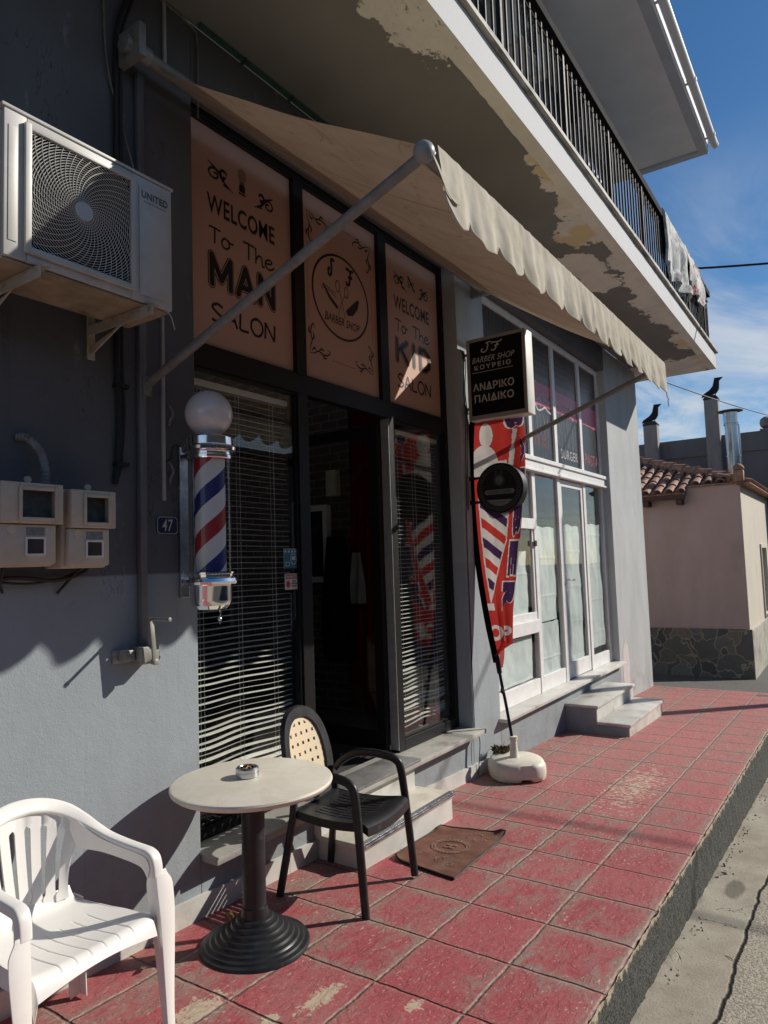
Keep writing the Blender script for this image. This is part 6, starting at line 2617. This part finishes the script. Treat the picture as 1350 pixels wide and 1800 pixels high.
for k in range(28):
    a = 2 * PI * k / 28
    mb.flat(ribbon([(.098 * math.cos(a), .098 * math.sin(a)), (.112 * math.cos(a + .12), .112 * math.sin(a + .12))], .004, 1), mc, .0002)
mb.flat(text2d('H', .02, 0, 1, (-.028, .028, -.036, .036)), mc, .0002)
random.seed(9)
for sx_ in (-1, 1):
    for k in range(7):
        x0_ = sx_ * random.uniform(.14, .27)
        y0_ = random.uniform(-.14, .14)
        a = random.uniform(0, 6)
        pts = [(x0_ + .035 * q * math.cos(a + q * 2.2), y0_ + .035 * q * math.sin(a + q * 2.2)) for q in [i / 6 for i in range(7)]]
        mb.flat(ribbon(pts, .004, 3), mc, .0002)
mb.build('emblem', pmat('faded_tan_print', (.24, .17, .125), .25, .95, 0, 30, spec=.1), dm, smooth=0)

# dry leaves
random.seed(14)
for k, (x_, y_, lab) in enumerate(((2.02, 2.60, 'dry yellow leaf on the paving between the white chair leg and the table base'),
                                   (2.46, 2.60, 'dry yellow leaf at the wall foot behind the table pedestal'),
                                   (1.94, 2.57, 'small brown leaf by the wall, left of the yellow one'))):
    mb = MB()
    for j in range(3 if k < 2 else 1):
        a = random.uniform(0, 6)
        c_ = Vector((x_ + random.uniform(-.02, .02), y_ + random.uniform(-.015, .015), gz(x_) + .008))
        d = Vector((math.cos(a), math.sin(a), .15))
        s_ = Vector((-math.sin(a), math.cos(a), .3))
        pts = [c_ - d * .028, c_ - d * .01 + s_ * .012, c_ + d * .012 + s_ * .009, c_ + d * .03 + Vector((0, 0, .012)), c_ + d * .012 - s_ * .010 + Vector((0, 0, .012)), c_ - d * .01 - s_ * .012 + Vector((0, 0, .01))]
        mb.add(pts, [(0, 1, 5), (1, 2, 4, 5), (2, 3, 4)])
    tag(mb.build('dry_leaf', pmat('yellow_leaf' if k < 2 else 'brown_leaf', (.42, .26, .05) if k < 2 else (.12, .06, .03), .3, .7, 0, 60), loc=(x_, y_, gz(x_)), smooth=0), lab, 'leaf', 'dry leaves on the paving')

# grit along the kerb
mb = MB()
random.seed(31)
for k in range(220):
    x_ = random.uniform(2.4, 9)
    y_ = KERB - .045 - abs(random.gauss(0, .035))
    if noise.noise(Vector((x_ * 2.3, 0, 7))) < -.1:
        continue
    s_ = random.uniform(.002, .005) * (2 if random.random() < .03 else 1)
    z_ = road_z(x_, y_)
    mb.obox((x_, y_, z_ + s_ * .4), (random.random(), random.random(), random.random() + .1), (random.random() - .5, random.random() + .1, 0), (0, random.random() - .5, 1), s_, s_ * .8, s_ * .6)
struct(mb.build('kerb_grit', pmat('grit', (.26, .23, .18), .5, .9, 0, 9), smooth=0), 'stuff')
bpy.data.objects['kerb_grit']['label'] = 'loose grit and small stones lying along the foot of the kerb'

# ================================================================== blankets on the railing
def blanket(x0, x1, zb_front, label, mats, seed, thick):
    bl = thing('blanket', label, 'blanket', ((x0 + x1) / 2, YR, ZT), 'bedding airing on the balcony railing')
    L1 = ZT + .05 - zb_front

    def fn(u, v):
        x = x0 + (x1 - x0) * u
        x += .05 * noise.noise(Vector((u * 3, v * 2, seed))) * v
        s_ = v * (L1 + .55) - .55          # negative: inside of the rail
        fold = .045 * math.sin(u * 13 + seed) * max(0, s_) + .03 * noise.noise(Vector((u * 6, v * 3, seed + 2)))
        off = .045 + .02 * noise.noise(Vector((u * 4, v * 4, seed + 9)))
        if s_ < -.06:
            return (x, YR + off + .01, ZT + .05 + s_ + .06)
        if s_ < .06:
            a = (s_ + .06) / .12 * PI
            return (x, YR + off * math.cos(a), ZT + .055 + .03 * math.sin(a))
        bulge = .05 * math.sin(PI * min(1, s_ / L1)) + (.05 if s_ > L1 * .85 else 0)
        e = .10 * noise.noise(Vector((u * 3.0, 0, seed + 4))) * (s_ / L1)
        return (x, YR - off - bulge * .6 - fold, ZT + .05 - (s_ - .06) + e)
    mb = MB()
    mb.grid(fn, 60, 50)
    mb.build('cloth', mats, bl, smooth=80, solid=thick)
    return bl


m, t = newmat('printed_blanket')
co = t.coord()
n1 = t.noise(t.scaled(co, (1, 1, .6)), 7, 5, .6, 1)
c = t.mix(t.ss(n1, .42, .55), (.62, .61, .58, 1), (.30, .33, .34, 1))
c = t.mix(t.ss(t.noise(t.scaled(co, 1, (4, 4, 4)), 9, 4, .6), .60, .66), c, (.38, .20, .20, 1))
t.out(t.pbsdf(c, .9, 0, t.bump(t.noise(co, 18, 4), .4, .02)))
blanket(8.70, 9.95, 4.98, 'thick pale patterned blanket hung over the balcony railing', m, 3.0, .03)
m, t = newmat('flowered_blanket')
co = t.coord()
n1 = t.noise(co, 8, 3, .5, .5)
c = t.mix(t.ss(n1, .57, .61), (.60, .58, .56, 1), (.34, .06, .07, 1))
c = t.mix(t.ss(t.noise(t.scaled(co, 1, (7, 1, 4)), 8, 3), .58, .63), c, (.10, .14, .10, 1))
t.out(t.pbsdf(c, .9, 0, t.bump(t.noise(co, 18, 4), .3, .02)))
blanket(10.0, 11.05, 5.20, 'thin white blanket with red flowers on the balcony railing, beyond the thick one', m, 8.0, .012)

# ================================================================== pink house across the lane
HX, HY, HG = 13.6, 1.63, -.62
ph_ = thing('pink_house', 'low pink house with a stone base and clay tile roof across the lane', 'house', (HX, HY, HG))
pinkw = pmat('pink_render', (.58, .42, .37), .07, .85, 0, 2.2, bump=.25, bscale=60, dirt=(.46, .34, .295), dirt_amt=(.52, .8), dirt_scale=2.5, stretch=(1, 1, .5))
creamw = pmat('cream_render', (.60, .55, .46), .06, .85, 0, 2.2, bump=.25, bscale=60, dirt=(.40, .33, .24), dirt_amt=(.55, .8), dirt_scale=3, stretch=(1.5, 1.5, .4))
mb = MB()
mb.box(HX, HX + .25, HY + .002, HY + .86, HG - .3, 2.895)
mb.box(HX, HX + .25, HY + .86, 9, HG - .3, 2.80)
mb.build('wall', pinkw, ph_, smooth=0)
mb = MB()
mb.box(HX + .002, 15.94, HY, HY + .25, HG - .3, 2.86)
mb.box(15.94, 16.94, HY, HY + .25, HG - .3, .36)
mb.box(15.94, 16.94, HY, HY + .25, 1.82, 2.86)
mb.box(16.94, 26, HY, HY + .25, HG - .3, 2.86)
mb.build('wall', creamw, ph_, smooth=0)
# stone base: irregular slabs as a voronoi skin
m, t = newmat('crazy_stone_cladding')
co = t.n('ShaderNodeNewGeometry').outputs['Position']
wc_ = t.n('ShaderNodeVectorMath', {'operation': 'ADD'})
nn = t.n('ShaderNodeTexNoise')
t.t.links.new(co, nn.inputs['Vector'])
nn.inputs['Scale'].default_value = 3.0
sc_ = t.n('ShaderNodeVectorMath', {'operation': 'SCALE'})
t.t.links.new(nn.outputs['Color'], sc_.inputs[0])
sc_.inputs['Scale'].default_value = .35
t.t.links.new(co, wc_.inputs[0])
t.t.links.new(sc_.outputs[0], wc_.inputs[1])
v1 = t.n('ShaderNodeTexVoronoi', {'feature': 'DISTANCE_TO_EDGE'})
v2 = t.n('ShaderNodeTexVoronoi', {'feature': 'F1'})
for v_ in (v1, v2):
    t.t.links.new(wc_.outputs[0], v_.inputs['Vector'])
    v_.inputs['Scale'].default_value = 3.4
r_, g2, b2_ = t.xyz(v2.outputs['Color'])
c = t.mix(r_, (.09, .09, .088, 1), (.24, .22, .19, 1))
c = t.mix(t.m('MULTIPLY', t.ss(g2, .6, .9), .8), c, (.27, .21, .155, 1))
n2 = t.noise(co, 18, 6, .7)
c = t.mix(t.m('MULTIPLY', t.ss(n2, .45, .7), .4), c, (.07, .07, .07, 1))
mort = t.m('SUBTRACT', 1.0, t.ss(v1.outputs['Distance'], .018, .035))
c = t.mix(mort, c, (.36, .31, .235, 1))
t.out(t.pbsdf(c, .75, 0, t.bump(t.m('SUBTRACT', t.m('MULTIPLY', n2, .5), mort), .6, .02)))
mb = MB()
mb.box(HX - .04, HX - .001, HY - .04, 9, HG - .3, .335)
mb.build('stone_base', m, ph_, smooth=0, bevel=.008)
mb = MB()
mb.box(HX, 15.9, HY - .04, HY - .001, HG - .3, .30)
mb.box(15.9, 26, HY - .04, HY - .001, HG - .3, .30)
mb.build('stone_base', pmat('pale_stone_slab', (.40, .38, .33), .2, .7, 0, 3, dirt=(.2, .18, .15), dirt_amt=(.5, .7)), ph_, smooth=0)
# window on the sunny side
mb = MB()
mb.box(15.94, 16.02, HY - .03, HY + .05, .36, 1.82)
mb.box(16.86, 16.94, HY - .03, HY + .05, .36, 1.82)
mb.box(16.02, 16.86, HY - .03, HY + .05, 1.74, 1.82)
mb.box(16.02, 16.86, HY - .05, HY + .05, .36, .42)
wfr = mb.build('window', creamw, ph_, bevel=.005, smooth=0)
mb = MB()
mb.box(16.02, 16.86, HY + .10, HY + .14, .42, 1.74)
mb.build('shutter', pmat('pale_shutter', (.42, .40, .36), .05, .6), wfr, smooth=0)
# roof: barrel tiles on the slope facing the lane
tile_m = pmat('clay_barrel_tile', (.37, .205, .14), .25, .8, 0, 5, dirt=(.13, .08, .06), dirt_amt=(.5, .72), dirt_scale=7, bump=.3, bscale=70)
SLP = .37


def hip_lim(y):
    """how far up the lane slope a row at y may run before it meets the hip"""
    return max(.10, (y - HY + .02))


mb = MB()
row = .205
y = HY + .10
r0 = .075
n_ = 0
while y < 7.5:
    flush = y < HY + .86
    xs0 = HX - (.06 if flush else .30)
    zs0 = 2.89 - .022 * (HX - xs0) - (.0 if flush else .125)
    lim = min(hip_lim(y) + (HX - xs0), 2.6)
    d = 0
    while d < lim - .03:
        L_ = min(.40, lim - d + .02)
        path0 = Vector((xs0 + d, y, zs0 + SLP * d + .030))
        path1 = Vector((xs0 + d + L_, y, zs0 + SLP * (d + L_) + .006))
        ring0, ring1 = [], []
        for k in range(9):
            a = PI * k / 8
            ring0.append(path0 + Vector((0, r0 * math.cos(a), r0 * .75 * math.sin(a))))
            ring1.append(path1 + Vector((0, r0 * .86 * math.cos(a), r0 * .70 * math.sin(a))))
        o_ = len(mb.v)
        mb.v += ring0 + ring1
        for k in range(8):
            mb.f.append((o_ + k, o_ + k + 1, o_ + 10 + k, o_ + 9 + k))
            mb.mi.append(0)
        d += .34
    y += row
    n_ += 1
# hollow tiles between the covers
mb.add([(HX - .28, HY + .87, 2.750), (HX + .84, HY + .87, 2.750 + SLP * 1.12), (HX + 2.4, HY + 2.43, 2.750 + SLP * 2.68), (HX + 2.4, 8, 2.750 + SLP * 2.68), (HX - .28, 8, 2.750)], [(0, 1, 2, 3, 4)])
mb.add([(HX - .03, HY + .02, 2.87), (HX + .84, HY + .87, 2.87 + SLP * .87), (HX - .03, HY + .87, 2.87)], [(0, 1, 2)])
rf = mb.build('roof', tile_m, ph_, smooth=50, solid=.012)
mb = MB()
k = 0
while k < 9:
    d = k * .27
    p0 = Vector((HX + d - .03, HY + d - .03, 2.93 + SLP * .98 * d))
    p1 = p0 + Vector((.29, .29, SLP * .98 * .29 - .03))
    mb.tube([p0, p1], [.105, .085], 12)
    k += 1
mb.build('hip_tile', tile_m, rf, smooth=50)
mb = MB()
mb.box(HX - .10, HX + .06, HY - .08, HY + .08, 2.90, 3.10)
mb.lathe([(.09, .0), (.10, .05), (.05, .10), (.0, .12)], (HX - .02, HY, 3.10), 10)
mb.build('corner_finial', tile_m, rf, bevel=.02)
# eave along the sunny side, tile ends towards the street
mb = MB()
x = HX + .06
while x < 24:
    p0 = Vector((x, HY - .20, 2.885))
    p1 = Vector((x, HY + .35, 2.885 + .16))
    ring0 = [p0 + Vector((.055 * math.cos(PI * k / 6), 0, .05 * math.sin(PI * k / 6))) for k in range(7)]
    ring1 = [p1 + Vector((.055 * math.cos(PI * k / 6), 0, .05 * math.sin(PI * k / 6))) for k in range(7)]
    o_ = len(mb.v)
    mb.v += ring0 + ring1
    for k in range(6):
        mb.f.append((o_ + k, o_ + k + 1, o_ + 8 + k, o_ + 7 + k))
        mb.mi.append(0)
    x += .155
mb.box(HX, 24, HY - .16, HY + .4, 2.862, 2.884)
mb.build('street_eave', tile_m, rf, smooth=50)
mb = MB()
wood = pmat('dark_brown_eave_wood', (.07, .030, .02), .25, .6, 0, 9, stretch=(1, 1, 6))
mb.box(HX - .27, HX - .20, HY + .87, 8, 2.650, 2.745)
mb.box(HX - .20, HX, HY + .87, 8, 2.735, 2.752)
for y in (2.55, 3.12, 4.0, 5.0):
    mb.box(HX - .26, HX - .001, y, y + .10, 2.555, 2.648)
mb.build('eave_beam', wood, ph_, bevel=.008, smooth=0)

# ================================================================== grey parapet building behind it, chimneys, flue
greyw = pmat('rough_grey_render', (.185, .18, .185), .1, .9, 0, 1.6, bump=.3, bscale=30, dirt=(.10, .095, .09), dirt_amt=(.5, .8), dirt_scale=2, stretch=(1, 1, .35))
gb = thing('parapet_building', 'bare grey rendered building with a parapet behind the tiled roof', 'building', (18.5, 3, -.8))
mb = MB()
mb.box(18.0, 18.3, 1.20, 9, -.9, 3.98)
mb.box(17.96, 18.3, 1.18, 9, 3.98, 4.42)
mb.box(18.3, 26, 1.20, 1.45, -.9, 4.42)
mb.build('wall', greyw, gb, smooth=0)


def chimney(y0, y1, ztop, label):
    c_ = thing('chimney', label, 'chimney', (17.9, (y0 + y1) / 2, 3.0), 'bird topped chimneys on the grey building')
    mb = MB()
    mb.box(17.72, 17.955, y0, y1, .5, ztop)
    mb.build('shaft', pmat('chimney_render', (.30, .285, .265), .12, .9, 0, 3, bump=.3, bscale=40, dirt=(.16, .14, .11), dirt_amt=(.5, .8), stretch=(2, 2, .6)), c_, bevel=.01, smooth=0)
    mb = MB()
    mb.box(17.71, 17.965, y0 - .012, y1 + .012, ztop + .001, ztop + .03)
    mb.rings([[Vector((17.71, y0 - .012, ztop + .03)), Vector((17.965, y0 - .012, ztop + .03)), Vector((17.965, y1 + .012, ztop + .03)), Vector((17.71, y1 + .012, ztop + .03))],
              [Vector((17.76, y0 + .05, ztop + .10)), Vector((17.90, y0 + .05, ztop + .10)), Vector((17.90, y1 - .05, ztop + .10)), Vector((17.76, y1 - .05, ztop + .10))]])
    mb.build('cap', pmat('sooty_cap', (.06, .05, .04), .3, .9, 0, 8), c_, smooth=0)
    yc = (y0 + y1) / 2
    z = ztop + .12
    mb = MB()
    # flat sheet metal bird: tail low on the left, breast, head with a long beak to the right
    prof = [(.21, -.04), (.17, .03), (.02, .12), (-.05, .20), (-.10, .39), (-.28, .385), (-.20, .315), (-.185, .12), (-.13, .03), (-.02, -.005), (.06, -.01)]
    mb.prism([(yc + a, z + b) for a, b in prof], lambda u, v, d: (17.83 + d, u, v), -.02, .02)
    mb.tube([(17.83, yc - .03, ztop + .08), (17.83, yc - .03, z + .02)], .012, 6)
    mb.tube([(17.83, yc - .10, ztop + .08), (17.83, yc - .10, z + .06)], .010, 6)
    mb.build('bird_cowl', M['black_metal'], c_, smooth=0)
    return c_


chimney(3.84, 4.16, 4.84, 'shorter grey chimney with a black metal bird on top, nearer the shop')
chimney(2.46, 2.76, 5.26, 'taller grey chimney with a black metal bird, beside the shiny flue')
fl = thing('metal_flue', 'shiny steel flue pipe with a conical hat, behind the tiled roof', 'flue', (15.2, 1.9, 2.9))
mb = MB()
mb.tube([(15.2, 1.90, 2.9), (15.2, 1.90, 3.55)], .122, 24)
mb.tube([(15.2, 1.90, 3.55), (15.2, 1.90, 4.20)], .120, 24)
mb.tube([(15.2, 1.90, 4.20), (15.2, 1.90, 4.42)], .132, 24)
for z in (3.55, 4.19, 4.21):
    mb.tube([(15.2, 1.90, z - .015), (15.2, 1.90, z + .015)], .136, 24)
mb.tube([(15.30, 1.79, 2.9), (15.30, 1.79, 4.18)], .03, 10)
mb.build('pipe', pmat('shiny_steel_pipe', (.42, .45, .48), .10, .2, 1.0, 5), fl)
mb = MB()
mb.lathe([(.0, 4.50), (.235, 4.455), (.235, 4.445), (.10, 4.44), (.0, 4.44)], (15.2, 1.90, 0), 32)
mb.build('hat', pmat('weathered_hat', (.22, .20, .17), .2, .5, .6, 12), fl)
tv = thing('roof_vent', 'small grey round roof vent on the parapet at the right edge', 'vent', (17.9, 1.52, 4.42))
mb = MB()
mb.box(17.95, 18.20, 1.40, 1.66, 4.421, 4.46)
mb.lathe([(.05, .04), (.12, .10), (.14, .18), (.12, .27), (.05, .32), (.0, .33)], (18.07, 1.53, 4.42), 20)
mb.build('vent_head', M['grey_steel'], tv)

# overhead lines, the street pole that carries them
def wire(a, b, sag, r, label):
    a, b = Vector(a), Vector(b)
    pts = [a.lerp(b, k / 24) - Vector((0, 0, sag * 4 * (k / 24) * (1 - k / 24))) for k in range(25)]
    mb = MB()
    mb.tube(pts, r, 6)
    return tag(mb.build('overhead_cable', M['cable_black'], loc=tuple(a), smooth=60), label, 'cable', 'overhead cables against the sky')


wire((12.0, 1.92, 6.27), (12.0, -6.0, 5.6), .25, .017, 'thick black overhead cable leaving the far end of the balcony to the right')
wire((11.9, 2.44, 4.49), (18.0, 1.48, 4.76), .03, .010, 'thin overhead cable from under the balcony corner to the grey parapet')
wire((11.95, 1.9, 5.9), (12.0, -6.0, 6.4), .3, .012, 'thin overhead cable above the balcony end') if False else None
up = thing('utility_pole', 'plain wooden utility pole out in the street, its shadow lying across the red paving', 'pole', (14.4, -2.25, -.9))
mb = MB()
mb.tube([(14.4, -2.25, -.9), (14.4, -2.25, 7.0)], [.14, .10], 14)
mb.build('shaft', pmat('grey_weathered_wood', (.16, .13, .10), .2, .85, 0, 6, stretch=(6, 6, .5)), up)

# ================================================================== unseen houses across the street (added to block sky light, mirrored in the glass)
def far_house(x0, x1, h, col, label):
    hs = thing('street_house', label, 'house', ((x0 + x1) / 2, -8, -1.4), 'unseen houses across the street')
    mt = pmat('far_house_render', col, .08, .9, 0, 1.2, dirt=mul(col, .6), dirt_amt=(.55, .85))
    mb = MB()
    mb.box(x0, x1, -16, -8, -1.6, h)
    mb.box(x0, x1, -8.12, -8.0, h - .35, h - .1)
    mb.build('wall', mt, hs, smooth=0)
    n = max(1, int((x1 - x0) / 3.2))
    for fl_ in range(2):
        for k in range(n):
            xc = x0 + (k + .5) * (x1 - x0) / n
            z0_ = .2 + fl_ * 2.9 - (.9 if fl_ else 0)
            mb = MB()
            for p in ((xc - .6, xc - .52), (xc + .52, xc + .6)):
                mb.box(p[0], p[1], -7.998, -7.95, z0_, z0_ + 1.4)
            mb.box(xc - .52, xc + .52, -7.998, -7.95, z0_ + 1.32, z0_ + 1.4)
            mb.box(xc - .65, xc + .65, -7.998, -7.92, z0_ - .06, z0_)
            w_ = mb.build('window', M['white_alu'], hs, smooth=0)
            mb = MB()
            mb.box(xc - .52, xc + .52, -7.995, -7.985, z0_, z0_ + 1.32)
            mb.build('pane', M['dark_void'], w_, smooth=0)
    return hs


far_house(-24, -13, 5.2, (0.18, 0.17, 0.14), 'unseen sand coloured house across the street, farthest back along it')
far_house(-12.9, -3, 5.8, (0.14, 0.15, 0.16), 'unseen grey house across the street, facing the white chair')
far_house(-2.9, 7, 5.6, (0.20, 0.17, 0.15), 'unseen beige house across the street, facing the barber shop')
far_house(7.1, 18, 5.0, (0.16, 0.13, 0.11), 'unseen brownish house across the street, facing the empty shop')
far_house(18.1, 32, 5.6, (0.18, 0.18, 0.17), 'unseen pale house across the street, facing the grey parapet building')
